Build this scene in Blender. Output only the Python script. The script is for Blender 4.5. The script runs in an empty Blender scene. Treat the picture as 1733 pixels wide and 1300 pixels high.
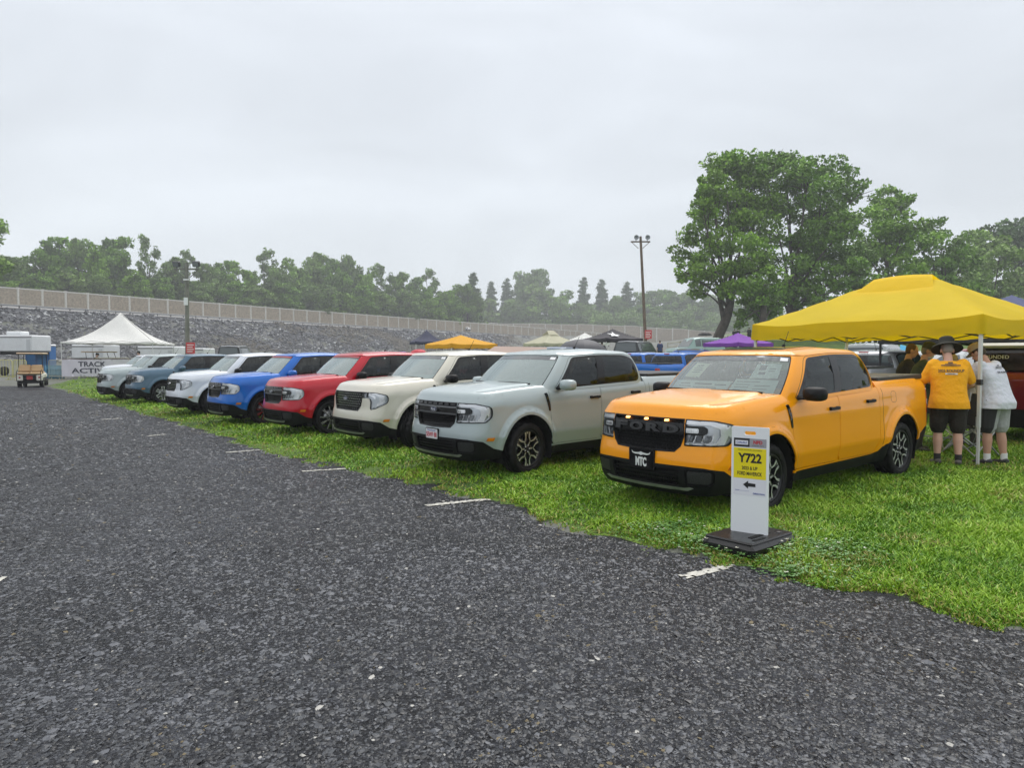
import bpy, math, random
import numpy as np
from mathutils import Vector, Matrix, Euler
from mathutils.geometry import delaunay_2d_cdt

# ------------------------------------------------------------------ camera
SC = bpy.context.scene
COL = SC.collection
R = math.radians
CAM_H, FPX, HORIZON = 1.65, 1200.0, 604.0          # pixels of the 1733 wide photograph
PITCH = math.atan((650.0 - HORIZON) / FPX)
cam_d = bpy.data.cameras.new('camera')
cam = bpy.data.objects.new('camera', cam_d)
COL.objects.link(cam)
cam.location = (0, 0, CAM_H)
cam.rotation_euler = (math.pi / 2 - PITCH, 0, 0)
cam_d.sensor_width = 36.0
cam_d.lens = 36.0 * FPX / 1733.0
cam_d.clip_start = 0.05
cam_d.clip_end = 6000
SC.camera = cam

# ------------------------------------------------------------------ sky, sun, exposure
world = bpy.data.worlds.new('World')
SC.world = world
world.use_nodes = True
SUN_EL, SUN_AZ = R(58), R(200)
SKY_STRENGTH = 1.0
CLOUD_MIX = 0.93
def build_world():
    nt = world.node_tree
    nt.nodes.clear()
    out = nt.nodes.new('ShaderNodeOutputWorld')
    bg = nt.nodes.new('ShaderNodeBackground')
    bg.inputs[1].default_value = SKY_STRENGTH
    sky = nt.nodes.new('ShaderNodeTexSky')
    sky.sky_type = 'NISHITA'
    sky.sun_disc = False
    sky.sun_elevation = SUN_EL
    sky.sun_rotation = SUN_AZ
    sk = nt.nodes.new('ShaderNodeVectorMath'); sk.operation = 'SCALE'
    sk.inputs['Scale'].default_value = 0.08
    nt.links.new(sky.outputs[0], sk.inputs[0])
    tc = nt.nodes.new('ShaderNodeTexCoord')
    sep = nt.nodes.new('ShaderNodeSeparateXYZ')
    nt.links.new(tc.outputs['Generated'], sep.inputs[0])
    ramp = nt.nodes.new('ShaderNodeValToRGB')         # an overcast sky is brighter overhead
    ramp.color_ramp.interpolation = 'B_SPLINE'
    els = ramp.color_ramp.elements
    els[0].position = 0.0;  els[0].color = (.735, .785, .82, 1)
    els[1].position = 1.0;  els[1].color = (2.3, 2.35, 2.42, 1)
    e = els.new(0.22); e.color = (.685, .725, .770, 1)
    e = els.new(0.45); e.color = (.600, .640, .695, 1)
    e = els.new(0.62); e.color = (1.15, 1.2, 1.27, 1)
    nt.links.new(sep.outputs['Z'], ramp.inputs[0])
    mp = nt.nodes.new('ShaderNodeMapping'); mp.inputs['Scale'].default_value = (1.3, 1.3, 4.0)
    mp.inputs['Location'].default_value = (.35, .1, .2)
    nt.links.new(tc.outputs['Generated'], mp.inputs[0])
    ns = nt.nodes.new('ShaderNodeTexNoise')
    ns.inputs['Scale'].default_value = 1.6; ns.inputs['Detail'].default_value = 5; ns.inputs['Roughness'].default_value = .5
    ns.inputs['Distortion'].default_value = .5
    nt.links.new(mp.outputs[0], ns.inputs[0])
    mr = nt.nodes.new('ShaderNodeMapRange')
    mr.inputs['From Min'].default_value = .33; mr.inputs['From Max'].default_value = .67
    mr.inputs['To Min'].default_value = .86; mr.inputs['To Max'].default_value = 1.06
    nt.links.new(ns.outputs['Fac'], mr.inputs[0])
    mul = nt.nodes.new('ShaderNodeVectorMath'); mul.operation = 'SCALE'
    nt.links.new(ramp.outputs[0], mul.inputs[0]); nt.links.new(mr.outputs[0], mul.inputs['Scale'])
    mix = nt.nodes.new('ShaderNodeMix'); mix.data_type = 'RGBA'
    mix.inputs[0].default_value = CLOUD_MIX
    nt.links.new(sk.outputs[0], mix.inputs[6]); nt.links.new(mul.outputs[0], mix.inputs[7])
    nt.links.new(mix.outputs[2], bg.inputs[0])
    nt.links.new(bg.outputs[0], out.inputs[0])
build_world()
sun_d = bpy.data.lights.new('sun', 'SUN')
sun_d.energy = 1.5
sun_d.angle = R(35)
sun_d.color = (1, .975, .94)
sun = bpy.data.objects.new('sun', sun_d)
COL.objects.link(sun)
sun.rotation_euler = Euler((math.pi / 2 - SUN_EL, 0, math.pi - SUN_AZ + math.pi), 'XYZ')
SC.view_settings.view_transform = 'Standard'
SC.view_settings.look = 'None'
SC.view_settings.exposure = 0.40
SC.view_settings.gamma = 1.0
SC.view_settings.use_curve_mapping = False
SC.cycles.max_bounces = 8
SC.cycles.transparent_max_bounces = 12
SC.cycles.diffuse_bounces = 3
SC.cycles.glossy_bounces = 3
SC.cycles.transmission_bounces = 4
SC.cycles.volume_bounces = 0
SC.cycles.caustics_reflective = False
SC.cycles.caustics_refractive = False

def ground(px, py, z=0.0):
    """the point of the level z seen at a pixel of the 1733 x 1300 photograph"""
    a = PITCH + math.atan((py - 650.0) / FPX)
    dx = (px - 866.5) / FPX
    d = Vector((dx, math.cos(PITCH) - (py - 650.0) / FPX * -math.sin(PITCH) * -1, 0))
    fy = math.cos(PITCH) + ((650.0 - py) / FPX) * math.sin(PITCH)
    fz = -math.sin(PITCH) + ((650.0 - py) / FPX) * math.cos(PITCH)
    t = (z - CAM_H) / fz
    return Vector((dx * t, fy * t, z))
def at(px, py, Y):
    """the point at distance Y seen at a pixel"""
    fy = math.cos(PITCH) + ((650.0 - py) / FPX) * math.sin(PITCH)
    fz = -math.sin(PITCH) + ((650.0 - py) / FPX) * math.cos(PITCH)
    t = Y / fy
    return Vector(((px - 866.5) / FPX * t, Y, CAM_H + fz * t))

# ------------------------------------------------------------------ object helpers
def tag(o, label=None, cat=None, group=None, kind=None):
    if label: o['label'] = label
    if cat: o['category'] = cat
    if group: o['group'] = group
    if kind: o['kind'] = kind
    return o
def empty(name, loc=(0, 0, 0), rz=0.0):
    o = bpy.data.objects.new(name, None)
    o.empty_display_size = .1
    COL.objects.link(o)
    o.location = loc
    o.rotation_euler = (0, 0, rz)
    return o
def kids(o):
    return [c for c in CHILDREN.get(o.name, [])]
CHILDREN = {}
def adopt(o, parent):
    o.parent = parent
    CHILDREN.setdefault(parent.name, []).append(o)
def copy_tree(o, parent=None, skip=(), swap=None):
    c = o.copy()
    COL.objects.link(c)
    if parent is not None: adopt(c, parent)
    if swap: 
        for s in c.material_slots:
            if s.link == 'OBJECT' and s.material and s.material.name in swap:
                s.material = swap[s.material.name]
    for ch in kids(o):
        if ch.get('tmp', ch.name.split('.')[0]) in skip: continue
        copy_tree(ch, c, skip, swap)
    return c

class G:
    """collects geometry and links it as one mesh object"""
    def __init__(s):
        s.V = []; s.F = []; s.M = []; s.S = []; s.n = 0
    def add(s, v, f, m=0, smooth=False):
        v = np.asarray(v, float).reshape(-1, 3)
        s.V.append(v)
        for q in f:
            s.F.append(tuple(int(i) + s.n for i in q)); s.M.append(m); s.S.append(smooth)
        s.n += len(v)
        return s
    def box(s, x0, x1, y0, y1, z0, z1, m=0, rot=None, bev=0.0, piv=None):
        if bev:
            b = min(bev, (x1 - x0) / 2.01, (y1 - y0) / 2.01, (z1 - z0) / 2.01)
            v = []; idx = {}
            for sx in (0, 1):
                for sy in (0, 1):
                    for sz in (0, 1):
                        for ax in range(3):
                            p = [x1 if sx else x0, y1 if sy else y0, z1 if sz else z0]
                            for k in range(3):
                                if k != ax: p[k] += -b if (sx, sy, sz)[k] else b
                            idx[(sx, sy, sz, ax)] = len(v); v.append(p)
            f = []
            def q(*a): f.append([idx[i] for i in a])
            for d in (0, 1):
                q((d,0,0,0),(d,1,0,0),(d,1,1,0),(d,0,1,0)) if d else q((d,0,0,0),(d,0,1,0),(d,1,1,0),(d,1,0,0))
                q((0,d,0,1),(0,d,1,1),(1,d,1,1),(1,d,0,1)) if d else q((0,d,0,1),(1,d,0,1),(1,d,1,1),(0,d,1,1))
                q((0,0,d,2),(1,0,d,2),(1,1,d,2),(0,1,d,2)) if d else q((0,0,d,2),(0,1,d,2),(1,1,d,2),(1,0,d,2))
            for a in (0, 1):
                for c in (0, 1):
                    q((a,c,0,0),(a,c,0,1),(a,c,1,1),(a,c,1,0))
                    q((a,0,c,0),(a,0,c,2),(a,1,c,2),(a,1,c,0))
                    q((0,a,c,1),(0,a,c,2),(1,a,c,2),(1,a,c,1))
            for sx in (0, 1):
                for sy in (0, 1):
                    for sz in (0, 1):
                        q((sx,sy,sz,0),(sx,sy,sz,1),(sx,sy,sz,2))
            v = np.array(v)
        else:
            v = np.array([(x, y, z) for x in (x0, x1) for y in (y0, y1) for z in (z0, z1)])
            f = [(0,1,3,2),(4,6,7,5),(0,4,5,1),(2,3,7,6),(0,2,6,4),(1,5,7,3)]
        if rot is not None:
            c = np.array(piv if piv is not None else ((x0+x1)/2, (y0+y1)/2, (z0+z1)/2))
            Rm = np.array(Euler(rot).to_matrix())
            v = (v - c) @ Rm.T + c
        return s.add(v, f, m)
    def tube(s, pts, r, n=8, m=0, cap=True, closed=False, smooth=True):
        P = [Vector(p) for p in pts]
        k = len(P)
        rs = [r] * k if not hasattr(r, '__len__') else list(r)
        V = []; prev = None
        for i in range(k):
            if closed: t = P[(i+1) % k] - P[i-1]
            else: t = P[min(i+1, k-1)] - P[max(i-1, 0)]
            if t.length < 1e-9: t = Vector((0, 0, 1))
            t.normalize()
            if prev is None:
                a = Vector((0, 0, 1)) if abs(t.z) < .9 else Vector((1, 0, 0))
                u = t.cross(a).normalized()
            else:
                u = (prev - t * prev.dot(t)).normalized()
            prev = u; w = t.cross(u)
            for j in range(n):
                a = 2 * math.pi * j / n
                V.append(P[i] + (u * math.cos(a) + w * math.sin(a)) * rs[i])
        F = []
        for i in range(k if closed else k - 1):
            b = ((i + 1) % k) * n; a = i * n
            for j in range(n):
                F.append((a + j, a + (j+1) % n, b + (j+1) % n, b + j))
        s.add(V, F, m, smooth)
        if cap and not closed:
            s.add(V[:n], [tuple(range(n))[::-1]], m); s.add(V[-n:], [tuple(range(n))], m)
        return s
    def lathe(s, prof, n=24, m=0, axis='z', c=(0, 0, 0), smooth=True):
        V = []
        for r, h in prof:
            for j in range(n):
                a = 2 * math.pi * j / n
                x, y = r * math.cos(a), r * math.sin(a)
                V.append({'z': (x, y, h), 'y': (x, h, -y), 'x': (h, x, y)}[axis])
        V = np.array(V) + np.array(c)
        F = []
        for i in range(len(prof) - 1):
            for j in range(n):
                F.append((i*n + j, i*n + (j+1) % n, (i+1)*n + (j+1) % n, (i+1)*n + j))
        return s.add(V, F, m, smooth)
    def prism(s, poly, h0, h1, plane='xy', m=0, mside=None):
        """a 2D polygon given thickness; plane names its two axes, the third carries h"""
        n = len(poly)
        def P(a, b, h):
            return {'xy': (a, b, h), 'xz': (a, h, b), 'yz': (h, a, b)}[plane]
        V = [P(a, b, h0) for a, b in poly] + [P(a, b, h1) for a, b in poly]
        s.add(V, [tuple(range(n))[::-1], tuple(range(n, 2*n))], m)
        s.add(V, [(i, (i+1) % n, n + (i+1) % n, n + i) for i in range(n)], m if mside is None else mside)
        return s
    def ball(s, c, r, m=0, n=12, k=8):
        rx, ry, rz = r if hasattr(r, '__len__') else (r, r, r)
        V = []; F = []
        for i in range(k + 1):
            t = math.pi * i / k
            for j in range(n):
                a = 2 * math.pi * j / n
                V.append((c[0] + rx*math.sin(t)*math.cos(a), c[1] + ry*math.sin(t)*math.sin(a), c[2] + rz*math.cos(t)))
        for i in range(k):
            for j in range(n):
                F.append((i*n + j, (i+1)*n + j, (i+1)*n + (j+1) % n, i*n + (j+1) % n))
        return s.add(V, F, m, True)
    def grid(s, Pf, nu, nv, m=0, smooth=True, flip=False):
        V = [Pf(i / nu, j / nv) for i in range(nu + 1) for j in range(nv + 1)]
        w = nv + 1
        F = [(i*w + j, (i+1)*w + j, (i+1)*w + j+1, i*w + j+1) for i in range(nu) for j in range(nv)]
        if flip: F = [f[::-1] for f in F]
        return s.add(V, F, m, smooth)
    def xf(s, M):
        Mn = np.array(M)
        s.V = [v @ Mn[:3, :3].T + Mn[:3, 3] for v in s.V]
        return s
    def build(s, name, mats, parent=None, objmat=False, weld=False):
        me = bpy.data.meshes.new(name)
        V = np.concatenate(s.V) if s.V else np.zeros((0, 3))
        me.from_pydata(V.tolist(), [], s.F)
        if not isinstance(mats, (list, tuple)): mats = [mats]
        for mt in mats: me.materials.append(mt)
        me.polygons.foreach_set('material_index', s.M)
        me.polygons.foreach_set('use_smooth', s.S)
        me.update()
        o = bpy.data.objects.new(name, me)
        COL.objects.link(o)
        if objmat:
            for i, mt in enumerate(mats):
                o.material_slots[i].link = 'OBJECT'; o.material_slots[i].material = mt
        if parent is not None: adopt(o, parent)
        return o

def np_mesh(name, V, F, mats, parent=None, smooth=False, mi=None):
    """fast mesh from arrays; F is (n, k)"""
    me = bpy.data.meshes.new(name)
    V = np.ascontiguousarray(V, dtype=np.float32); F = np.ascontiguousarray(F, dtype=np.int32)
    n, k = F.shape
    me.vertices.add(len(V)); me.vertices.foreach_set('co', V.ravel())
    me.loops.add(n * k); me.loops.foreach_set('vertex_index', F.ravel())
    me.polygons.add(n)
    me.polygons.foreach_set('loop_start', np.arange(0, n * k, k, dtype=np.int32))
    if not isinstance(mats, (list, tuple)): mats = [mats]
    for m in mats: me.materials.append(m)
    me.polygons.foreach_set('use_smooth', np.full(n, smooth))
    if mi is not None: me.polygons.foreach_set('material_index', np.asarray(mi, dtype=np.int32))
    me.update(calc_edges=True)
    o = bpy.data.objects.new(name, me)
    COL.objects.link(o)
    if parent is not None: adopt(o, parent)
    return o

def lerp(a, b, t): return a + (b - a) * t
def sstep(a, b, x):
    t = np.clip((np.asarray(x, float) - a) / (b - a), 0, 1)
    return t * t * (3 - 2 * t)
def inpoly(P, poly):
    P = np.asarray(P); poly = np.asarray(poly)
    x, y = P[:, 0], P[:, 1]
    ins = np.zeros(len(P), bool)
    j = len(poly) - 1
    for i in range(len(poly)):
        xi, yi = poly[i]; xj, yj = poly[j]
        c = ((yi > y) != (yj > y)) & (x < (xj - xi) * (y - yi) / ((yj - yi) if yj != yi else 1e-12) + xi)
        ins ^= c
        j = i
    return ins
def segdist(P, poly, closed=True):
    P = np.asarray(P, float); A = np.asarray(poly, float)
    B = np.roll(A, -1, axis=0)
    if not closed: A = A[:-1]; B = B[:-1]
    out = np.full(len(P), 1e9)
    for a, b in zip(A, B):
        d = b - a; L = d @ d
        t = np.clip(((P - a) @ d) / (L if L > 0 else 1), 0, 1)
        out = np.minimum(out, np.linalg.norm(P - (a + t[:, None] * d), axis=1))
    return out
def rounded(poly, r, n=5):
    """polygon with rounded corners; r a number or one per corner"""
    out = []
    k = len(poly)
    for i in range(k):
        p0, p, p1 = (np.array(poly[(i + d) % k], float) for d in (-1, 0, 1))
        ri = r[i] if hasattr(r, '__len__') else r
        a = p0 - p; b = p1 - p
        la, lb = np.linalg.norm(a), np.linalg.norm(b)
        ri = min(ri, la * .49, lb * .49)
        if ri <= 0: out.append(tuple(p)); continue
        A = p + a / la * ri; B = p + b / lb * ri
        for j in range(n + 1):
            t = j / n
            out.append(tuple((1-t)**2 * A + 2*t*(1-t) * p + t*t * B))
    return out
def dens(poly, step, closed=True):
    out = []
    k = len(poly)
    for i in range(k if closed else k - 1):
        a = np.array(poly[i], float); b = np.array(poly[(i+1) % k], float)
        n = max(1, int(math.ceil(np.linalg.norm((b - a)) / step)))
        for j in range(n): out.append(tuple(a + (b - a) * j / n))
    if not closed: out.append(tuple(poly[-1]))
    return out
def patch(g, outer, holes, fmap, step=.03, m=0, lip=0.0, mlip=None, scale=(1, 1), off=0.0, flip=False, bev=.003):
    """a piece of a curved sheet cut to an outline: triangulate in 2D, map to 3D, add a lip round the edge"""
    sc = np.array(scale, float)
    loops = [np.array(outer, float) * sc] + [np.array(h, float) * sc for h in holes]
    loops = [np.array(dens(l, step)) for l in loops]
    pts = []; edges = []
    for l in loops:
        b = len(pts); pts += [Vector((p[0], p[1])) for p in l]
        edges += [(b + i, b + (i + 1) % len(l)) for i in range(len(l))]
    lo = loops[0].min(0); hi = loops[0].max(0)
    gx, gy = np.meshgrid(np.arange(lo[0] + step * .5, hi[0], step), np.arange(lo[1] + step * .5, hi[1], step), indexing='ij')
    gx = gx + (np.arange(gy.shape[1]) % 2)[None, :] * step * .5
    gp = np.c_[gx.ravel(), gy.ravel()]
    if len(gp):
        keep = inpoly(gp, loops[0])
        for h in loops[1:]: keep &= ~inpoly(gp, h)
        gp = gp[keep]
        for l in loops:
            if len(gp): gp = gp[segdist(gp, l) > step * .45]
        pts += [Vector((p[0], p[1])) for p in gp]
    r = delaunay_2d_cdt(pts, edges, [], 0, 1e-6)
    V2 = np.array([(v[0], v[1]) for v in r[0]]); T = np.array([t for t in r[2] if len(t) == 3])
    cen = V2[T].mean(1)
    keep = inpoly(cen, loops[0])
    for h in loops[1:]: keep &= ~inpoly(cen, h)
    T = T[keep]
    a = V2[T[:, 0]]; b = V2[T[:, 1]]; c = V2[T[:, 2]]
    area = (b[:, 0]-a[:, 0])*(c[:, 1]-a[:, 1]) - (c[:, 0]-a[:, 0])*(b[:, 1]-a[:, 1])
    T[area < 0] = T[area < 0][:, ::-1]
    T = T[np.abs(area) > 1e-10]
    used = np.unique(T); remap = -np.ones(len(V2), int); remap[used] = np.arange(len(used))
    V2 = V2[used]; T = remap[T]
    if flip: T = T[:, ::-1]
    V = fmap(V2 / sc, off)
    g.add(V, T.tolist(), m, True)
    if lip:
        E = {}
        for t in T.tolist():
            for i in range(3):
                e = (t[i], t[(i+1) % 3])
                if (e[1], e[0]) in E: del E[(e[1], e[0])]
                else: E[e] = 1
        es = list(E)
        if es:
            vs = sorted({i for e in es for i in e}); ix = {v: i for i, v in enumerate(vs)}
            W = V2[vs] / sc
            A = fmap(W, off); B = fmap(W, off - lip)
            g.add(np.r_[A, B], [(ix[b], ix[a], len(vs) + ix[a], len(vs) + ix[b]) for a, b in es], m if mlip is None else mlip, False)
    return g
def catmull(P, n=8):
    P = [np.array(p, float) for p in P]
    Q = [2*P[0] - P[1]] + P + [2*P[-1] - P[-2]]
    out = []
    for i in range(1, len(Q) - 2):
        p0, p1, p2, p3 = Q[i-1:i+3]
        for j in range(n):
            t = j / n
            out.append(.5 * ((2*p1) + (-p0+p2)*t + (2*p0-5*p1+4*p2-p3)*t*t + (-p0+3*p1-3*p2+p3)*t**3))
    out.append(P[-1])
    return np.array(out)
_TXT = {}
def text_mesh(s, ext=.02, bold=0.0, space=1.0):
    """lettering as a mesh, cap height 1, centred, lying in XY with z = thickness"""
    key = (s, ext, bold, space)
    if key in _TXT: return _TXT[key]
    cu = bpy.data.curves.new('lettering', 'FONT')
    cu.body = s; cu.extrude = ext; cu.offset = bold; cu.space_character = space
    cu.align_x = 'CENTER'; cu.resolution_u = 3
    o = bpy.data.objects.new('lettering', cu); COL.objects.link(o)
    dg = bpy.context.evaluated_depsgraph_get()
    me = o.evaluated_get(dg).to_mesh()
    V = np.array([v.co[:] for v in me.vertices]); F = [tuple(p.vertices) for p in me.polygons]
    o.evaluated_get(dg).to_mesh_clear()
    bpy.data.objects.remove(o); bpy.data.curves.remove(cu)
    V[:, :2] /= .69
    V[:, 1] -= .5
    V[:, 0] -= (V[:, 0].min() + V[:, 0].max()) / 2
    _TXT[key] = (V, F)
    return V, F
def put_text(g, s, h, width, fmap, m=0, th=.002, bold=0.0, space=1.0):
    """fmap((n,2), off) -> 3D"""
    V, F = text_mesh(s, .05, bold, space)
    w = V[:, 0].max() - V[:, 0].min()
    sx = width / w if width else h
    z = V[:, 2] > 0
    A = fmap(np.c_[V[:, 0] * sx, V[:, 1] * h], th); B = fmap(np.c_[V[:, 0] * sx, V[:, 1] * h], 0.0)
    g.add(np.where(z[:, None], A, B), F, m)
    return g

# ------------------------------------------------------------------ materials
MATS = {}
def mat(name, col, rough=.5, metal=0.0, coat=0.0, spec=.5, var=.0, vscale=8.0, bump=0.0, bscale=60.0, col2=None,
        emit=None, estr=1.0, trans=0.0, sheen=0.0, det=4, rvar=0.0, bdist=.02):
    if name in MATS: return MATS[name]
    m = bpy.data.materials.new(name); m.use_nodes = True
    nt = m.node_tree; b = nt.nodes['Principled BSDF']
    b.inputs['Base Color'].default_value = (*col, 1)
    b.inputs['Roughness'].default_value = rough
    b.inputs['Metallic'].default_value = metal
    b.inputs['Coat Weight'].default_value = coat
    b.inputs['Coat Roughness'].default_value = .04
    b.inputs['Specular IOR Level'].default_value = spec
    if emit: b.inputs['Emission Color'].default_value = (*emit, 1); b.inputs['Emission Strength'].default_value = estr
    if var or col2 or bump or rvar:
        tc = nt.nodes.new('ShaderNodeTexCoord')
        n = nt.nodes.new('ShaderNodeTexNoise'); n.inputs['Scale'].default_value = vscale; n.inputs['Detail'].default_value = det
        nt.links.new(tc.outputs['Object'], n.inputs[0])
        if var or col2:
            c2 = col2 or tuple(max(0, c * (1 - var)) for c in col); c1 = col if col2 else tuple(c * (1 + var) for c in col)
            mr = nt.nodes.new('ShaderNodeMapRange'); mr.inputs['From Min'].default_value = .3; mr.inputs['From Max'].default_value = .7
            nt.links.new(n.outputs['Fac'], mr.inputs[0])
            mx = nt.nodes.new('ShaderNodeMix'); mx.data_type = 'RGBA'
            mx.inputs[6].default_value = (*c2, 1); mx.inputs[7].default_value = (*c1, 1)
            nt.links.new(mr.outputs[0], mx.inputs[0]); nt.links.new(mx.outputs[2], b.inputs['Base Color'])
        if rvar:
            mr = nt.nodes.new('ShaderNodeMapRange'); mr.inputs['To Min'].default_value = rough - rvar; mr.inputs['To Max'].default_value = rough + rvar
            nt.links.new(n.outputs['Fac'], mr.inputs[0]); nt.links.new(mr.outputs[0], b.inputs['Roughness'])
        if bump:
            n2 = nt.nodes.new('ShaderNodeTexNoise'); n2.inputs['Scale'].default_value = bscale; n2.inputs['Detail'].default_value = 3
            nt.links.new(tc.outputs['Object'], n2.inputs[0])
            bp = nt.nodes.new('ShaderNodeBump'); bp.inputs['Strength'].default_value = bump; bp.inputs['Distance'].default_value = bdist
            nt.links.new(n2.outputs['Fac'], bp.inputs['Height']); nt.links.new(bp.outputs[0], b.inputs['Normal'])
    MATS[name] = m
    return m
def paint(name, col, metal=.15, rough=.35):
    """car paint beaded with rain"""
    if name in MATS: return MATS[name]
    m = mat(name, col, rough, metal, coat=.8, spec=.12)
    nt = m.node_tree; b = nt.nodes['Principled BSDF']
    b.inputs['Coat Roughness'].default_value = .03
    tc = nt.nodes.new('ShaderNodeTexCoord')
    v = nt.nodes.new('ShaderNodeTexVoronoi'); v.inputs['Scale'].default_value = 75; v.inputs['Randomness'].default_value = 1
    nt.links.new(tc.outputs['Object'], v.inputs[0])
    mr = nt.nodes.new('ShaderNodeMapRange'); mr.inputs['From Min'].default_value = .12; mr.inputs['From Max'].default_value = .42
    mr.inputs['To Min'].default_value = 1; mr.inputs['To Max'].default_value = 0
    nt.links.new(v.outputs['Distance'], mr.inputs[0])
    ge = nt.nodes.new('ShaderNodeNewGeometry'); sp = nt.nodes.new('ShaderNodeSeparateXYZ')
    nt.links.new(ge.outputs['Normal'], sp.inputs[0])
    mr2 = nt.nodes.new('ShaderNodeMapRange'); mr2.inputs['From Min'].default_value = .35; mr2.inputs['From Max'].default_value = .95
    mr2.inputs['To Min'].default_value = .0; mr2.inputs['To Max'].default_value = .55
    nt.links.new(sp.outputs['Z'], mr2.inputs[0])
    bp = nt.nodes.new('ShaderNodeBump'); bp.inputs['Distance'].default_value = .004
    nt.links.new(mr2.outputs[0], bp.inputs['Strength']); nt.links.new(mr.outputs[0], bp.inputs['Height'])
    nt.links.new(bp.outputs[0], b.inputs['Coat Normal'])
    return m
def glass(name, tint, see=.6, ior=1.6, rough=.01, rain=True, gl=1.0, fog_sheen=0.0):
    """thin glass: a fresnel mix of mirror and tinted see-through"""
    if name in MATS: return MATS[name]
    m = bpy.data.materials.new(name); m.use_nodes = True
    nt = m.node_tree; nt.nodes.clear()
    out = nt.nodes.new('ShaderNodeOutputMaterial')
    tr = nt.nodes.new('ShaderNodeBsdfTransparent'); tr.inputs[0].default_value = (*[c * see for c in tint], 1)
    g = nt.nodes.new('ShaderNodeBsdfGlossy'); g.inputs['Roughness'].default_value = rough; g.inputs[0].default_value = (gl*.95, gl*1., gl*1., 1)
    df = nt.nodes.new('ShaderNodeBsdfDiffuse'); df.inputs[0].default_value = (*tint, 1)
    fr = nt.nodes.new('ShaderNodeFresnel'); fr.inputs['IOR'].default_value = ior
    mx = nt.nodes.new('ShaderNodeMixShader')
    nt.links.new(fr.outputs[0], mx.inputs[0]); nt.links.new(tr.outputs[0], mx.inputs[1]); nt.links.new(g.outputs[0], mx.inputs[2])
    fm_ = nt.nodes.new('ShaderNodeMixShader'); fm_.inputs[0].default_value = fog_sheen       # pale diffuse film: condensation, with sky reflection put into its colour
    nt.links.new(tr.outputs[0], fm_.inputs[1]); nt.links.new(df.outputs[0], fm_.inputs[2]); nt.links.new(fm_.outputs[0], mx.inputs[1])
    nt.links.new(mx.outputs[0], out.inputs[0])
    if rain:
        tc = nt.nodes.new('ShaderNodeTexCoord')
        v = nt.nodes.new('ShaderNodeTexVoronoi'); v.inputs['Scale'].default_value = 60
        nt.links.new(tc.outputs['Object'], v.inputs[0])
        mr = nt.nodes.new('ShaderNodeMapRange'); mr.inputs['From Min'].default_value = .05; mr.inputs['From Max'].default_value = .3
        mr.inputs['To Min'].default_value = 1; mr.inputs['To Max'].default_value = 0
        nt.links.new(v.outputs['Distance'], mr.inputs[0])
        bp = nt.nodes.new('ShaderNodeBump'); bp.inputs['Distance'].default_value = .003; bp.inputs['Strength'].default_value = .25
        nt.links.new(mr.outputs[0], bp.inputs['Height']); nt.links.new(bp.outputs[0], g.inputs['Normal']); nt.links.new(bp.outputs[0], fr.inputs['Normal'])
    MATS[name] = m
    return m
BLACK = mat('black_plastic', (.007, .0075, .0085), .5, spec=.22, bump=.25, bscale=220, bdist=.002)
GLOSSBLACK = mat('gloss_black', (.006, .006, .007), .16, coat=.15, spec=.3)
VOID = mat('dark_underbody', (.006, .006, .006), .9)
TYRE = mat('tyre_rubber', (.007, .007, .008), .62, spec=.25, bump=.3, bscale=150, bdist=.003, var=.3)
CHROME = mat('bright_metal', (.62, .63, .64), .14, 1.0)
SATIN = mat('satin_metal', (.42, .43, .44), .3, .9)
DARKMETAL = mat('dark_wheel_metal', (.03, .031, .034), .35, .6)
LAMPW = mat('lamp_white', (.78, .80, .82), .25, .5)
LAMPG = mat('lamp_grey', (.50, .53, .56), .3, .75)
LAMPD = mat('lamp_facet', (.16, .175, .19), .2, .6, coat=.5)
AMBER = mat('amber_lens', (.75, .22, .015), .15, coat=1)
REDLENS = mat('red_lens', (.38, .01, .012), .15, coat=1)
WHITE = mat('white_plastic', (.72, .74, .75), .45)
LENS = glass('clear_lens', (1, 1, 1), 1.0, 1.35, rain=False)
SEAT = mat('seat_fabric', (.05, .05, .055), .9, var=.2)
GRASS_N = 900000
# ------------------------------------------------------------------ pickup body
_plan = catmull([(.965, 0), (.958, .25), (.935, .45), (.90, .62), (.825, .765), (.655, .863), (.41, .898), (.10, .905),
                 (-.6, .910), (-1.6, .912), (-2.6, .910), (-3.2, .908), (-3.68, .900), (-3.94, .868), (-4.03, .78),
                 (-4.055, .6), (-4.065, .3), (-4.067, 0)], 24)
_seg = np.linalg.norm(np.diff(_plan, axis=0), axis=1)
UT = np.r_[0, np.cumsum(_seg)]
XT, YT = _plan[:, 0], _plan[:, 1]
_tx, _ty = np.gradient(XT, UT), np.gradient(YT, UT)
_l = np.hypot(_tx, _ty)
NXT, NYT = _ty / _l, -_tx / _l
UR = UT[-1]
def ux(x): return float(np.interp(-x, -XT, UT)) if True else 0
_fi = np.argmax(YT > .86)
def uy(y): return float(np.interp(y, YT[:_fi+1], UT[:_fi+1]))
_ri = len(YT) - 1 - np.argmax(YT[::-1] > .85)
def uyr(y): return float(np.interp(-y, -YT[_ri:], UT[_ri:]))
HDROP, HRAD = .065, .105
HBX = [-4.3, -2.6, -1.6, -.75, -.45, -.2, .1, .38, .65, .82, .95]
HBZ = [1.32, 1.315, 1.288, 1.258, 1.250, 1.242, 1.226, 1.205, 1.175, 1.148, 1.115]
def hb(x): return np.interp(x, HBX, HBZ)
def ztop(a):
    x = np.interp(a, UT, XT) - np.interp(a, UT, NXT) * .09; y = np.interp(a, UT, YT) - np.interp(a, UT, NYT) * .06
    return hb(x) - .035 * (y / .85)**2 - HDROP
_sz = [(.15, .13), (.24, .09), (.32, .05), (.42, .022), (.55, .004), (.63, 0), (.70, .004), (.85, .012), (.98, .010), (1.05, .016), (1.3, .03)]
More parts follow.
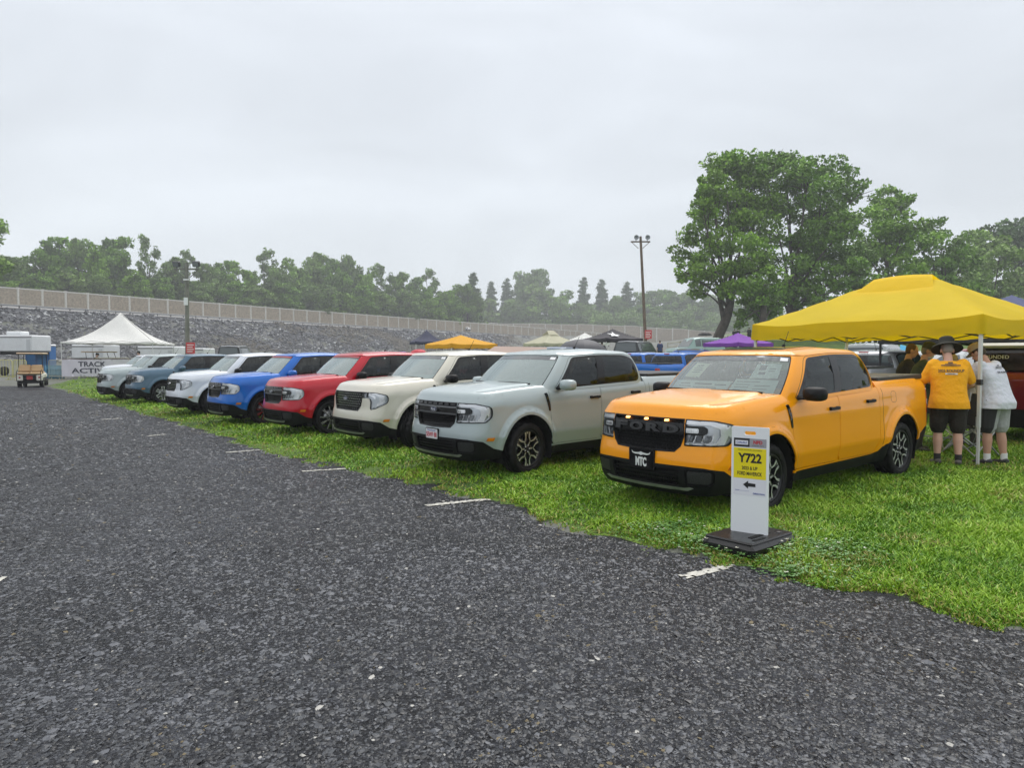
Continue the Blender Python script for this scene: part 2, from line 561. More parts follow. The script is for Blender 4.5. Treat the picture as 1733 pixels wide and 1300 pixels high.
_fz = [(.15, .14), (.24, .09), (.30, .045), (.40, .012), (.48, .0), (.58, .0), (.66, .012), (.74, .03), (.9, .04), (1.0, .05), (1.2, .07)]
_fzc = catmull(_fz, 6); _szc = np.array([(.15, .13), (.24, .095), (.32, .062), (.42, .036), (.50, .016), (.555, .0), (.565, -.001), (.70, .0), (.85, .005), (.96, .006), (.985, .009), (1.05, .016), (1.3, .03)])
ARCHX = (0.0, -3.076)
WR = .36
def inset(a, z):
    nx = np.interp(a, UT, NXT); x = np.interp(a, UT, XT)
    wf = sstep(.15, .85, nx)
    wr = sstep(.3, .9, -nx)
    i_s = np.interp(z, _szc[:, 0], _szc[:, 1]); i_f = np.interp(z, _fzc[:, 0], _fzc[:, 1])
    i = i_s * (1 - wf) + i_f * wf
    i = i * (1 - wr) + wr * (.03 + .0 * z)
    zt = ztop(a)
    i = i + .04 * np.clip((z - (zt - .13)) / .13, 0, 1)**2.2
    side = (1 - sstep(.35, .75, np.abs(nx)))
    for ax in ARCHX:
        r = np.hypot((x - ax) / .438, (z - WR) / .475) * .438
        i = i - side * (.026 * (1 - sstep(.482, .496, r)) + .014 * (1 - sstep(.515, .535, r)) + .012 * (1 - sstep(.53, .70, r)))
    return i
def wall(P, off=0.0):
    u = P[:, 0]; z = P[:, 1]; a = np.abs(u); s = np.where(u < 0, -1.0, 1.0)
    d = inset(a, z) - off
    nx = np.interp(a, UT, NXT); ny = np.interp(a, UT, NYT)
    return np.c_[np.interp(a, UT, XT) - nx * d, s * (np.interp(a, UT, YT) - ny * d), z]
def mir(poly): return [(-p[0], p[1]) for p in poly][::-1]
def fy(poly): return [(uy(y) if y >= 0 else -uy(-y), z) for y, z in poly]     # front outlines given by (y, z)
def sx(poly): return [(ux(x), z) for x, z in poly]                             # side outlines given by (x, z)
def topring(x0, x1, side=1):
    aa = [a for a in UT if x1 <= np.interp(a, UT, XT) <= x0]
    return aa
_edge = wall(np.c_[UT, ztop(UT)])
_hoodmask = _edge[:, 0] > -.75
_hoodL = _edge[_hoodmask][:, :2]
HOODPOLY = np.r_[_hoodL[::4], _hoodL[-1:], (_hoodL * [1, -1])[-1:], (_hoodL * [1, -1])[::-4][:-1]]
_hb_edge = np.r_[(_hoodL * [1, -1])[::-1], _hoodL]
_he3 = np.r_[(_edge[_hoodmask] * [1, -1, 1])[::-1], _edge[_hoodmask]]
def hood(P, off=0.0):
    x, y = P[:, 0], P[:, 1]
    d = segdist(P, _hb_edge[::3], closed=False)
    Rr = HRAD
    q = np.clip(1 - d / Rr, 0, 1)
    z = hb(x) - .035 * (y / .85)**2 - HDROP * q ** 2.7
    E3 = _he3[::2]
    for i0 in range(0, len(P), 4000):
        D = ((P[i0:i0+4000, None, :] - E3[None, :, :2]) ** 2).sum(2); k = D.argmin(1)
        z[i0:i0+4000] += (E3[k, 2] - (hb(E3[k, 0]) - .035 * (E3[k, 1] / .85)**2 - HDROP)) * q[i0:i0+4000]
    z = z + .016 * (1 - sstep(.585, .635, np.abs(y))) * (1 - sstep(.55, .84, x))
    return np.c_[x, y, z + off]
# greenhouse
GL = [(-.13, 0, 1.20), (-.18, .42, 1.20), (-.33, .765, 1.19), (-.50, .855, 1.155), (-.9, .862, 1.165), (-1.5, .865, 1.185), (-2.1, .862, 1.20),
      (-2.34, .850, 1.205), (-2.46, .80, 1.21), (-2.51, .66, 1.21), (-2.54, .0, 1.21)]
GU = [(-.70, 0, 1.650), (-.725, .38, 1.648), (-.80, .64, 1.632), (-.95, .708, 1.628), (-1.15, .718, 1.642), (-1.5, .722, 1.652), (-2.0, .716, 1.648),
      (-2.22, .700, 1.635), (-2.35, .65, 1.63), (-2.41, .50, 1.625), (-2.44, .0, 1.622)]
NG = len(GL) - 1
_ss = 16
def _ringinterp(P):
    h = [np.array(p) * [1, -1, 1] for p in P[1:]][::-1] + [np.array(p) for p in P]
    t = h + [h[-1] * [1, -1, 1] + [0, 0, 0]]
    return catmull([*h], _ss)
_GLc, _GUc = _ringinterp(GL), _ringinterp(GU)
_gt = np.linspace(-NG, NG, len(_GLc))
def gh0(P, bulge=.03):
    g, t = P[:, 0], P[:, 1]
    L = np.c_[[np.interp(g, _gt, _GLc[:, k]) for k in range(3)]].T
    U = np.c_[[np.interp(g, _gt, _GUc[:, k]) for k in range(3)]].T
    p = L + (U - L) * t[:, None]
    b = bulge * np.sin(np.pi * np.clip(t, 0, 1))
    out = p[:, :2] - np.array([-1.5, 0]); out = out * [.45, 1.4]
    n = out / np.maximum(1e-6, np.linalg.norm(out, axis=1))[:, None]
    p[:, :2] += n * b[:, None]
    return p
def ghn(P):
    e = .02
    a = gh0(P + [e, 0]) - gh0(P - [e, 0]); b = gh0(P + [0, e]) - gh0(P - [0, e])
    n = np.cross(b, a); n /= np.maximum(1e-9, np.linalg.norm(n, axis=1))[:, None]
    c = gh0(P) - [-1.5, 0, 1.3]
    n[(n * c).sum(1) < 0] *= -1
    return n
def gh(P, off=0.0):
    p = gh0(P)
    return p + ghn(P) * off if off else p
def side_gt(XZ, s=1):
    XZ = np.asarray(XZ, float)
    lo = np.full(len(XZ), 2.2); hi = np.full(len(XZ), 8.4)
    t = np.zeros(len(XZ))
    for _ in range(34):
        g = (lo + hi) / 2
        zl = gh0(np.c_[g, np.zeros_like(g)])[:, 2]; zu = gh0(np.c_[g, np.ones_like(g)])[:, 2]
        t = (XZ[:, 1] - zl) / (zu - zl)
        x = gh0(np.c_[g, t])[:, 0]
        big = x > XZ[:, 0]
        lo = np.where(big, g, lo); hi = np.where(big, hi, g)
    return np.c_[g * s, t]
def ghside(s):
    return lambda P, off=0.0: gh(side_gt(P, s), off)
_roofE = gh0(np.c_[np.linspace(-NG, NG, 160), np.ones(160)])[:, :2]
_roofE = _roofE[:-1] if np.allclose(_roofE[0], _roofE[-1], atol=.01) else _roofE
def roof(P, off=0.0):
    d = segdist(P, _roofE)
    zr = np.interp(P[:, 0], [-2.44, -2.2, -1.5, -1.15, -.95, -.70], [1.622, 1.635, 1.652, 1.642, 1.634, 1.648])
    q = np.clip(1 - d / .13, 0, 1)
    z = zr + .045 * (1 - q ** 2.2) + .035 * np.sin(np.clip((P[:, 0] + 2.44) / 1.74, 0, 1) * np.pi)**.8 * np.clip(d / .3, 0, 1) - 0.002
    return np.c_[P[:, 0], P[:, 1], z + off]

def circ(cx, cz, r, n=48):
    return [(cx + r * math.cos(2*math.pi*i/n), cz + r * math.sin(2*math.pi*i/n)) for i in range(n)]
def arch(ax):
    r = .432
    p = [(ax + .438 * math.cos(t), WR + .475 * math.sin(t)) for t in np.linspace(-.35, math.pi + .35, 40)]
    p = [(p[0][0] - .01, .02)] + p + [(p[-1][0] + .01, .02)]
    return sx(p)
ARCHES = [arch(0.0), arch(-3.076)]
def halfline(keys):
    return keys + []
# lower edge of the painted body, half: (u, z)
ZBK = [(0, .545), (uy(.50), .545), (uy(.70), .54), (ux(.72), .51), (ux(.56), .41), (ux(.43), .375), (ux(0), .375), (ux(-.5), .365), (ux(-2.3), .378), (ux(-2.46), .40), (ux(-2.63), .50),
       (ux(-3.5), .46), (ux(-3.80), .60), (uyr(.78), .64), (UR, .64)]
def body_outline():
    aa = np.linspace(0, UR, 300)
    top = [(a, ztop(a)) for a in aa]; bot = [(a, z) for a, z in ZBK]
    half = bot + top[::-1]
    R_ = bot + top[::-1]
    L_ = [(-a, z) for a, z in top[1:]] + [(-a, z) for a, z in bot[::-1][0:]][0:]
    return bot + top[::-1][:-1] + [(-a, z) for a, z in top] + [(-a, z) for a, z in bot[::-1][:-1]]
def lower_outline():
    bot = [(0, .235), (uy(.6), .24), (ux(.64), .26), (ux(.43), .27), (ux(-.5), .25), (ux(-2.6), .25), (ux(-3.55), .28), (uyr(.7), .32), (UR, .32)]
    return bot + ZBK[::-1][:-1] + [(-a, z) for a, z in ZBK] + [(-a, z) for a, z in bot[::-1][:-1]]

GRILLE_A = [(0, 1.02), (.485, 1.02), (.49, .84), (.455, .74), (.39, .68), (0, .665)]
LAMP_A = [(.49, .748), (.495, 1.02), (.80, 1.012), (.865, .965), (.865, .83), (.835, .755)]
GRILLE_B = [(0, 1.025), (.53, 1.025), (.53, .92), (.50, .79), (.42, .695), (0, .695)]
LAMP_B = [(.53, .92), (.53, 1.025), (.80, 1.02), (.868, .97), (.868, .84), (.80, .74), (.72, .72), (.71, .78), (.72, .86), (.69, .92)]
def yfull(half): return half + [(-y, z) for y, z in half[::-1] if y > 1e-6]
def lampu(poly):
    out = []
    for y, z in poly:
        out.append((uy(y) if y < .80 else lerp(uy(.80), ux(.58), (y - .80) / .065), z))
    return out

def text_on(g, s, h, w, u, z, off, m, th=.003, bold=0.0, sl=0.0, space=1.0):
    put_text(g, s, h, w, lambda P, o: wall(np.c_[P[:, 0] + u + P[:, 1] * sl, P[:, 1] + z], off + o), m, th, bold, space)

def make_wheel(style, steer=0.0):
    """outer face looks to +y"""
    hubo = G()
    hubo.lathe([(0, .02), (.13, .02), (.155, .0), (.155, -.04), (.0, -.04)], 24, 0, 'y')   # brake disc
    hubo.box(.08, .17, -.06, .04, -.07, .07, 1, bev=.01)
    hubo.lathe([(.0, .055), (.055, .05), (.06, .0)], 16, 2, 'y')
    wheel = hubo.build('wheel', [SATIN, DARKMETAL, DARKMETAL])
    t = G()
    hw = .112
    rr = .252 if style == 'y' else .272; kr = rr / .232
    prof = [(rr, -.095), (rr + .012, -.112), (.29, -.120), (.335, -.116), (.352, -.10), (.361, -.075), (.362, -.03), (.354, -.028), (.354, -.018), (.362, -.016),
            (.362, .016), (.354, .018), (.354, .028), (.362, .03), (.361, .075), (.352, .10), (.335, .116), (.29, .120), (rr + .012, .112), (rr, .095)]
    n = 88
    V = []
    for r, h in prof:
        for j in range(n):
            a = 2 * math.pi * j / n
            r2 = r
            if r > .335 and abs(h) > .02 and j % 4 == 0: r2 = r - (.012 if style != 'multi' else .005)
            if .33 < r <= .3521 and style != 'multi' and j % 4 in (1, 2): r2 = r + .004
            V.append((r2 * math.cos(a), h, -r2 * math.sin(a)))
    t.add(V, [(i*n+j, i*n+(j+1) % n, (i+1)*n+(j+1) % n, (i+1)*n+j) for i in range(len(prof)-1) for j in range(n)], 0, True)
    for sgn in (1,):
        text = 'ALL TERRAIN'
    t.build('tyre', TYRE, wheel)
    r = G()
    R0 = rr
    r.lathe([(R0, -.10), (R0 - .022, -.09), (R0 - .03, .03), (R0 - .022, .075), (R0 - .006, .092), (R0 + .004, .098), (R0 + .004, .105), (R0 - .014, .105), (R0 - .018, .092), (R0 - .02, .08)], 48, 0, 'y')
    if style == 'y':
        def spoke(pts, w, y0, y1, m):
            pts = [np.array(p) for p in pts]
            L = []; Rr2 = []
            for i, p in enumerate(pts):
                d = pts[min(i+1, len(pts)-1)] - pts[max(i-1, 0)]; d = d / np.linalg.norm(d); nn = np.array([-d[1], d[0]])
                L.append(tuple(p + nn * w[i] / 2)); Rr2.append(tuple(p - nn * w[i] / 2))
            r.prism(L + Rr2[::-1], y0, y1, 'xz', m, 0)
        for k in range(6):
            a0 = math.pi / 2 + 2 * math.pi * k / 6
            pol = lambda rr_, a: (kr * rr_ * math.cos(a0 + a), kr * rr_ * math.sin(a0 + a))
            spoke([pol(.04, 0), pol(.115, 0)], [.05, .042], .045, .078, 0)
            for s in (-1, 1):
                spoke([pol(.105, s*.02), pol(.152, s*.30), pol(.216, s*.335)], [.030, .028, .044], .05, .086 + .0004 * s, 0)
                spoke([pol(.105, s*.035), pol(.152, s*.315), pol(.214, s*.345)], [.014, .018, .034], .086, .0895 + .0004 * s, 1)
            spoke([pol(.05, 0.1), pol(.108, .05)], [.007, .007], .078, .0805, 1); spoke([pol(.05, -.1), pol(.108, -.05)], [.007, .007], .078, .0805, 1)
            spoke([pol(.152, .52), pol(.216, .52)], [.016, .05], .05, .083, 0)
            spoke([pol(.190, .522), pol(.216, .522)], [.010, .036], .083, .087, 1)
        r.lathe([(0, .088), (.03, .088), (.034, .083), (.05, .078), (.062, .05)], 24, 0, 'y')
        for k in range(5):
            a = 2 * math.pi * k / 5
            r.lathe([(0, .012), (.009, .012), (.010, 0)], 8, 1, 'y', (.045 * math.cos(a), .076, .045 * math.sin(a)))
    else:
        for k in range(10):
            a0 = 2 * math.pi * k / 10
            pol = lambda rr_, a: (rr_ * math.cos(a0 + a), rr_ * math.sin(a0 + a))
            for s, tw, w in ((-.10, .22, .011), (.16, -.18, .011)):
                a, b = np.array(pol(.05, s)), np.array(pol(R0 - .018, s + tw))
                d = (b - a) / np.linalg.norm(b - a); nn = np.array([-d[1], d[0]]) * w / 2
                r.prism([tuple(a + nn*1.5), tuple(a - nn*1.5), tuple(b - nn), tuple(b + nn)], .05, .088, 'xz', 1 if k % 2 == 0 or s > 0 else 0, 0)
        r.lathe([(0, .09), (.03, .09), (.06, .085), (.062, .05)], 24, 0, 'y')
    r.build('rim', [DARKMETAL, mat('machined_metal', (.66, .67, .68), .38, .7)] if style != 'redrim' else [DARKMETAL, mat('rim_red', (.35, .03, .03), .35)], wheel)
    return wheel

P0 = paint('paint_orange', (.93, .345, .0), .0)
TINT = glass('tinted_glass', (.16, .17, .17), 1.0, 1.6, gl=.8, rain=False)
WSHIELD = glass('windshield_glass', (.58, .78, .77), .95, 2.5, fog_sheen=.22)
WCLEAR = glass('clear_windshield_glass', (.75, .88, .86), 1.0, 2.0, fog_sheen=.12)
def make_pickup(front='A', wheels='y', rear=True, detail=True, name='pickup_truck', mirrorbody=False):
    root = empty(name)
    # ---- painted lower body
    gA = fy([p for p in yfull(GRILLE_A if front != 'B' else GRILLE_B)])
    lA = lampu(LAMP_A if front != 'B' else LAMP_B)
    lA = rounded(lA, [.01, .01, .05, .09, .05, .03] if front != 'B' else [.005, .005, .05, .09, .09, .03, .03, .03, .03, .03])
    tl = rounded([(ux(-3.905), .79), (ux(-3.905), 1.13), (uyr(.74), 1.13), (uyr(.74), .84)], .03)
    seat_hole = []
    for s in (1, -1):
        f = (lambda q: q) if s == 1 else mir
        D1 = f(sx(rounded([(-.415, .39), (-.415, 1.30), (-1.435, 1.30), (-1.435, .39)], [.05, 0, 0, .06])))
        D2 = f(sx(rounded([(-1.445, .39), (-1.445, 1.30), (-2.46, 1.30), (-2.46, .52), (-2.36, .39)], [.06, 0, 0, .05, .03])))
        seat_hole += [D1, D2]
    b = G()
    patch(b, body_outline(), [gA, lA, mir(lA), tl, mir(tl)] + seat_hole + ARCHES + [mir(a) for a in ARCHES], wall, .021, 0, .018)
    b0 = HOODPOLY.tolist()
    patch(b, b0, [], hood, .024, 0, 0)
    # greenhouse shell
    ws = rounded([(-2.12, .02), (-2.12, .985), (2.12, .985), (2.12, .02)], .10)
    sideband = rounded([(-.56, 1.162), (-.985, 1.605), (-1.5, 1.637), (-2.12, 1.630), (-2.33, 1.57), (-2.36, 1.26), (-2.29, 1.222)], [.03, .07, .2, .09, .08, .06, .04])
    sbL = side_gt(dens(sideband, .04)); sbR = sbL * [-1, 1]
    rwin = [(-8.0, .2), (-8.3, .9)]
    rg = rounded([(8.45, .18), (8.45, .90), (10.0, .90), (10.0, .18)], [.08, .08, 0, 0])
    rgR = [(-a, t) for a, t in rg][::-1]
    patch(b, [(-NG, -.06), (NG, -.06), (NG, 1.0), (-NG, 1.0)], [ws, sbL[::-1], sbR[::-1], rg, rgR], gh, .12, 0, .012, scale=(1, 2.6))
    re = _roofE[::2].tolist()
    patch(b, re, [], roof, .03, 0, 0)
    # bed rails
    _eb = _edge[(_edge[:, 0] < -2.42)][:, :2]
    bo = _eb[::3].tolist() + [_eb[-1].tolist()]
    outer = bo + [[x, -y] for x, y in bo[::-1]]
    inner = rounded([(-2.62, .755), (-3.955, .755), (-3.955, -.755), (-2.62, -.755)], .04)
    def rail(P, off=0.0):
        d = segdist(P, _eb[::3], closed=False); d = np.minimum(d, segdist(P * [1, -1], _eb[::3], closed=False))
        q = np.clip(1 - d / .05, 0, 1)
        return np.c_[P, hb(P[:, 0]) - .035 - HDROP * (1 - np.sqrt(np.maximum(0, 1 - q*q))) + off]
    patch(b, outer, [inner], rail, .04, 0, .04)
    body = b.build('body', [P0], root, objmat=True)
    # ---- black lower cladding with its openings
    lo = G()
    intake = fy(rounded(yfull([(0, .515), (.455, .515), (.445, .34), (0, .335)]), .015))
    pocket = fy(rounded([(.515, .515), (.515, .352), (.76, .358), (.785, .39), (.785, .495), (.765, .515)], .02))
    f2 = (lambda P, off=0.0: wall(P, off + .012 * sstep(.2, .5, np.interp(np.abs(P[:, 0]), UT, NXT)) - .004))
    patch(lo, lower_outline(), [intake, pocket, mir(pocket)] + ARCHES + [mir(a) for a in ARCHES], f2, .04, 0, .02)
    bumper = lo.build('lower_cladding', [BLACK], root)
    ig = G()
    patch(ig, intake, [], wall, .08, 1, 0, off=-.07)
    patch(ig, intake, [fy(rounded(yfull([(0, .507), (.443, .507), (.433, .348), (0, .343)]), .01))], wall, .05, 0, .06, off=.0)
    for z in (.385, .425, .465):
        patch(ig, fy(yfull([(0, z + .007), (.46, z + .007), (.46, z - .007), (0, z - .007)])), [], wall, .06, 0, .02, off=-.018)
    for k in range(-14, 15):
        y = k * .031
        patch(ig, fy([(y - .003, .35), (y + .003, .35), (y + .003, .42), (y - .003, .42)]), [], wall, .1, 0, .01, off=-.03)
    for s in (1, -1):
        pk = pocket if s == 1 else mir(pocket)
        patch(ig, pk, [], wall, .05, 1, 0, off=-.022)
        inner = rounded([(.535, .497), (.535, .370), (.745, .376), (.765, .40), (.765, .485), (.75, .497)], .015)
        pi = fy(inner) if s == 1 else mir(fy(inner))
        patch(ig, pi, [], wall, .03, 2, .012, off=-.006)
    ig.build('intake_grille', [BLACK, VOID, mat('mesh_insert', (.014, .015, .016), .45, bump=1.0, bscale=90, bdist=.01)], root)
    sk = G()
    patch(sk, fy(yfull([(0, .318), (.50, .322), (.56, .335), (.60, .325), (.53, .292), (0, .285)])), [], wall, .05, 0, .01, off=.02)
    sk.build('skid_strip', [mat('skid_silver', (.42, .43, .44), .35, .7)], root)
    # ---- wheel wells and underbody
    un = G()
    for ax in ARCHX:
        for s in (1, -1):
            V = []; n = 20
            for y in (.895, .60):
                for i in range(n + 1):
                    t = lerp(-.35, math.pi + .35, i / n)
                    V.append((ax + .45 * math.cos(t), s * y, WR + .488 * math.sin(t)))
            F = [(i, i+1, n+2+i, n+1+i) for i in range(n)]
            un.add(V, F, 0, True)
            un.add([V[i] for i in range(n+1, 2*n+2)], [tuple(range(n+1))], 0)
    un.box(-3.93, -3.55, -.80, .80, .36, .9); un.box(-2.62, -.46, -.80, .80, .24, .52); un.box(-3.55, -2.6, -.58, .58, .30, .9)
    un.box(-.47, .47, -.58, .58, .26, 1.0); un.box(.46, .72, -.66, .66, .25, .98)
    un.box(-3.93, -2.66, -.75, .75, .60, 1.15)
    un.box(-2.50, -2.46, -.78, .78, .4, 1.18)
    un.box(-.50, -.44, -.78, .78, .4, 1.12)
    un.build('underbody', VOID, root)
    iw = G()
    sh = [(u, z) for u, z in body_outline()]
    patch(iw, sh, [gA, lA, mir(lA)] + ARCHES + [mir(a) for a in ARCHES], wall, .09, 0, 0, off=-.022)
    iw.build('inner_shell', VOID, root)
    # ---- doors
    for s in (1, -1):
        f = (lambda q: q) if s == 1 else mir
        topz = lambda x: float(ztop(ux(x)))
        def dpoly(x0, x1, bot):
            return [(x0, .45)] + [(x, topz(x)) for x in np.linspace(x0, x1, 24)] + bot
        dd1 = dpoly(-.421, -1.430, [(-1.430, .43), (-1.40, .396), (-.46, .396)])
        d2 = dpoly(-1.450, -2.454, [(-2.454, .535), (-2.435, .50), (-2.365, .41), (-2.34, .396), (-1.49, .396)])
        for di, poly in enumerate((dd1, d2)):
            dg = G()
            patch(dg, f(sx(poly)), [], wall, .03, 0, .012)
            door = dg.build('door', [P0], root, objmat=True)
            hx = (-1.30, -2.20)[di]; hz = (1.015, 1.05)[di]
            hg = G()
            hp = rounded([(hx + .10, hz - .016), (hx + .10, hz + .016), (hx - .10, hz + .020), (hx - .10, hz - .014)], .012)
            patch(hg, f(sx(hp)), [], wall, .02, 0, .014, off=.034)
            for q in (.075, -.075):
                hp2 = [(hx + q + .022, hz - .02), (hx + q + .022, hz + .02), (hx + q - .022, hz + .022), (hx + q - .022, hz - .018)]
                patch(hg, f(sx(rounded(hp2, .01))), [], wall, .02, 0, .03, off=.022)
            hg.build('door_handle', [BLACK], door)
    # ---- lower glass trim, windows
    for s in (1, -1):
        sg = ghside(s)
        tg = G()
        fwi = rounded([(-.68, 1.190), (-1.02, 1.583), (-1.475, 1.612), (-1.40, 1.212)], [.03, .06, .02, .02])
        rwi = rounded([(-1.555, 1.218), (-1.635, 1.615), (-2.11, 1.602), (-2.28, 1.545), (-2.30, 1.28), (-2.25, 1.242)], [.02, .02, .08, .06, .05, .04])
        patch(tg, sideband, [fwi, rwi], sg, .05, 0, .01, off=-.004, flip=(s == 1))
        tg.build('window_trim', [GLOSSBLACK], root)
        for wi in (fwi, rwi):
            wg = G(); patch(wg, wi, [], sg, .07, 0, 0, off=-.007, flip=(s == 1))
            wg.build('side_window', [TINT], root)
    wg = G()
    patch(wg, rounded([(-2.06, .035), (-2.06, .965), (2.06, .965), (2.06, .035)], .10), [], gh, .10, 0, 0, off=-.004, scale=(1, 2.6))
    wsh = wg.build('windshield', [WSHIELD], root, objmat=True)
    fg = G()
    patch(fg, rounded([(-2.12, .015), (-2.12, .99), (2.12, .99), (2.12, .015)], .10), [rounded([(-2.05, .04), (-2.05, .955), (-.32, .955), (-.24, .84), (.24, .84), (.32, .955), (2.05, .955), (2.05, .04)], [.1, .1, .05, .05, .05, .05, .1, .1])], gh, .08, 0, .0, off=-.0075, scale=(1, 2.6))
    fg.build('windshield_border', [GLOSSBLACK], root)
    tb = G(); patch(tb, [(-2.03, .845), (2.03, .845), (2.03, .955), (-2.03, .955)], [], gh, .12, 0, 0, off=-.002, scale=(1, 2.6))
    tb.build('shade_band', [glass('shade_band_glass', (.10, .10, .13), .9, 2.2, fog_sheen=.35)], root)
    rgm = G()
    for q in (rg, rgR): patch(rgm, q, [], gh, .12, 0, 0, off=-.005, scale=(1, 2.6))
    rgm.build('rear_window', [TINT], root)
    # ---- seams: tail of the hood, door frames, fuel door, cab to bed gap
    se = G()
    def seamw(pts, r=.0035):
        for s in (1, -1):
            P = np.array(dens(pts, .03, closed=False)); P[:, 0] *= s
            se.tube(wall(P, -.0015), r, 5)
    seamw([(ux(-2.545), .47), (ux(-2.545), 1.0), (ux(-2.55), 1.19)])
    seamw(sx(rounded([(-2.78, 1.0), (-2.78, 1.14), (-2.92, 1.14), (-2.92, 1.0)], .05)) + [sx(rounded([(-2.78, 1.0), (-2.78, 1.14), (-2.92, 1.14), (-2.92, 1.0)], .05))[0]], .0028)
    for ax in ARCHX:
        arc = [(ax + .497 * math.cos(t), WR + .541 * math.sin(t)) for t in np.linspace(.10, math.pi - .10, 40)]
        seamw([(ux(x), z) for x, z in arc if z > .44], .0026)
    for s in (1, -1):
        hp = catmull([(.66, .62), (.60, .68), (.50, .735), (.30, .765), (0, .77), (-.35, .755), (-.52, .73)], 6)
        se.tube(hood(hp * [1, s], -.0015), .0035, 5)
        fr = np.array(dens(rounded([(-.40, 1.06), (-.52, 1.145), (-.955, 1.622), (-1.50, 1.655), (-2.14, 1.648), (-2.37, 1.585), (-2.41, 1.25), (-2.46, 1.12)], [0, .05, .08, .2, .1, .08, .07, 0])[1:-1], .05, closed=False))
        fr = fr[fr[:, 1] > 1.16]
        se.tube(gh(side_gt(fr, s), -.0015), .0035, 5)
    se.build('panel_seams', VOID, root)
    # ---- grille and lamps
    gr = G()
    patch(gr, gA, [], wall, .06, 1, 0, off=-.055)
    gin = fy(yfull([(y * .975 if y else 0, .86 + (z - .86) * .93) for y, z in (GRILLE_A if front != 'B' else GRILLE_B)]))
    patch(gr, gA, [gin], wall, .05, 0, .05, mlip=1, off=.004)
    gi = np.array(gin)
    def inside(y, z):
        return inpoly(np.array([(uy(abs(y)) * (1 if y >= 0 else -1), z)]), gi)[0]
    if front in ('A', 'R'):
        for j in range(11):
            z = .70 + j * .034
            if z > .99: break
            for k in range(-10, 11):
                y = k * .050 + (j % 2) * .025
                if abs(y) < .50 and inside(y, z):
                    h = [(y - .0245, z), (y - .012, z + .0165), (y + .012, z + .0165), (y + .0245, z), (y + .012, z - .0165), (y - .012, z - .0165)]
                    hi_ = [(y + (a - y) * .66, z + (b_ - z) * .66) for a, b_ in h]
                    patch(gr, fy2(h), [fy2(hi_)], wall, .1, 0, .01, off=-.03)
    else:
        for j in range(8):
            z = .725 + j * .043
            for k in range(-8, 9):
                y = k * .068 + (j % 2) * .034
                if inside(y, z) and inside(y + .02, z) and inside(y - .02, z):
                    A = wall(np.array([(uy2(y - .023), z + .011), (uy2(y + .023), z + .011), (uy2(y), z - .017)]), -.03)
                    C = wall(np.array([(uy2(y), z + .006)]), -.0)
                    gr.add(np.r_[A, C], [(0, 1, 3), (1, 2, 3), (2, 0, 3)], 2)
    grille = gr.build('grille', [GLOSSBLACK if front != 'R' else BLACK, VOID, mat('grille_chip', (.42, .43, .44), .35, .8)], root)
    for s in (1, -1):
        f = (lambda q: q) if s == 1 else mir
        lg = G()
        patch(lg, f(lA), [], wall, .05, 1, 0, off=-.034)
        patch(lg, f(lA), [f([(p[0] * .985 + .0105, .885 + (p[1] - .885) * .93) for p in lA])], wall, .04, 3, .02, off=-.002)
        lr = rounded(lampu([(y, z) for y, z in (LAMP_A if front != 'B' else LAMP_B)]), .03)
        if front != 'B':
            cband = lampu([(.50, 1.008), (.79, 1.0), (.852, .955), (.852, .85), (.825, .768), (.50, .762), (.50, .778), (.80, .785), (.815, .85), (.815, .925), (.765, .960), (.50, .965)])
            patch(lg, f(rounded(cband, .012)), [], wall, .03, 0, .03, off=-.012)
            for k in range(3):
                y = .52 + k * .085
                patch(lg, f(lampu([(y, .785), (y + .055, .785), (y + .085, .86), (y + .03, .86)])), [], wall, .03, 5, .008, off=-.022)
                patch(lg, f(lampu([(y + .060, .785), (y + .075, .785), (y + .105, .86), (y + .09, .86)])), [], wall, .03, 0, .02, off=-.014)
            patch(lg, f(rounded(lampu([(.49, .862), (.49, .95), (.69, .95), (.735, .93), (.735, .885), (.69, .862)]), .015)), [], wall, .03, 3, .03, off=-.004)
            patch(lg, f(rounded(lampu([(.51, .882), (.51, .93), (.645, .93), (.645, .882)]), .015)), [], wall, .02, 0, .02, off=.004)
            patch(lg, f(rounded(lampu([(.52, .890), (.52, .922), (.575, .922), (.575, .890)]), .01)), [], wall, .02, 4, .02, off=.008)
            patch(lg, f(rounded(lampu([(.585, .890), (.585, .922), (.635, .922), (.635, .890)]), .01)), [], wall, .02, 4, .02, off=.008)
        else:
            patch(lg, f(rounded(lampu([(.545, .945), (.545, 1.03), (.62, 1.03), (.62, .945)]), .008)), [], wall, .03, 2, .02, off=-.02)
            patch(lg, f(lampu([(.624, .93), (.624, 1.03), (.646, 1.03), (.646, .93)])), [], wall, .03, 3, .02, off=-.006)
            patch(lg, f(rounded(lampu([(.555, .955), (.555, 1.02), (.605, 1.02), (.605, .955)]), .008)), [], wall, .03, 4, .02, off=-.012)
            patch(lg, f(rounded(lampu([(.65, .945), (.65, 1.03), (.79, 1.02), (.855, .965), (.855, .845), (.80, .755), (.735, .735), (.76, .80), (.765, .88), (.73, .945)]), .015)), [], wall, .03, 2, .02, off=-.02)
            patch(lg, f(rounded(lampu([(.67, 1.0), (.67, 1.02), (.79, 1.012), (.848, .965), (.848, .85), (.81, .78), (.80, .80), (.82, .86), (.82, .94), (.775, .99)]), .008)), [], wall, .03, 0, .02, off=-.010)
            patch(lg, f(rounded(lampu([(.69, .955), (.69, .985), (.77, .98), (.80, .94), (.80, .90), (.77, .93), (.74, .955)]), .008)), [], wall, .03, 4, .02, off=-.010)
        lamp = lg.build('headlight', [LAMPW, LAMPG, LAMPG, BLACK, CHROME, LAMPD], root)
        lc = G(); patch(lc, f(lA), [], wall, .04, 0, 0, off=.003)
        lc.build('lens_cover', [LENS], lamp)
        mk = G()
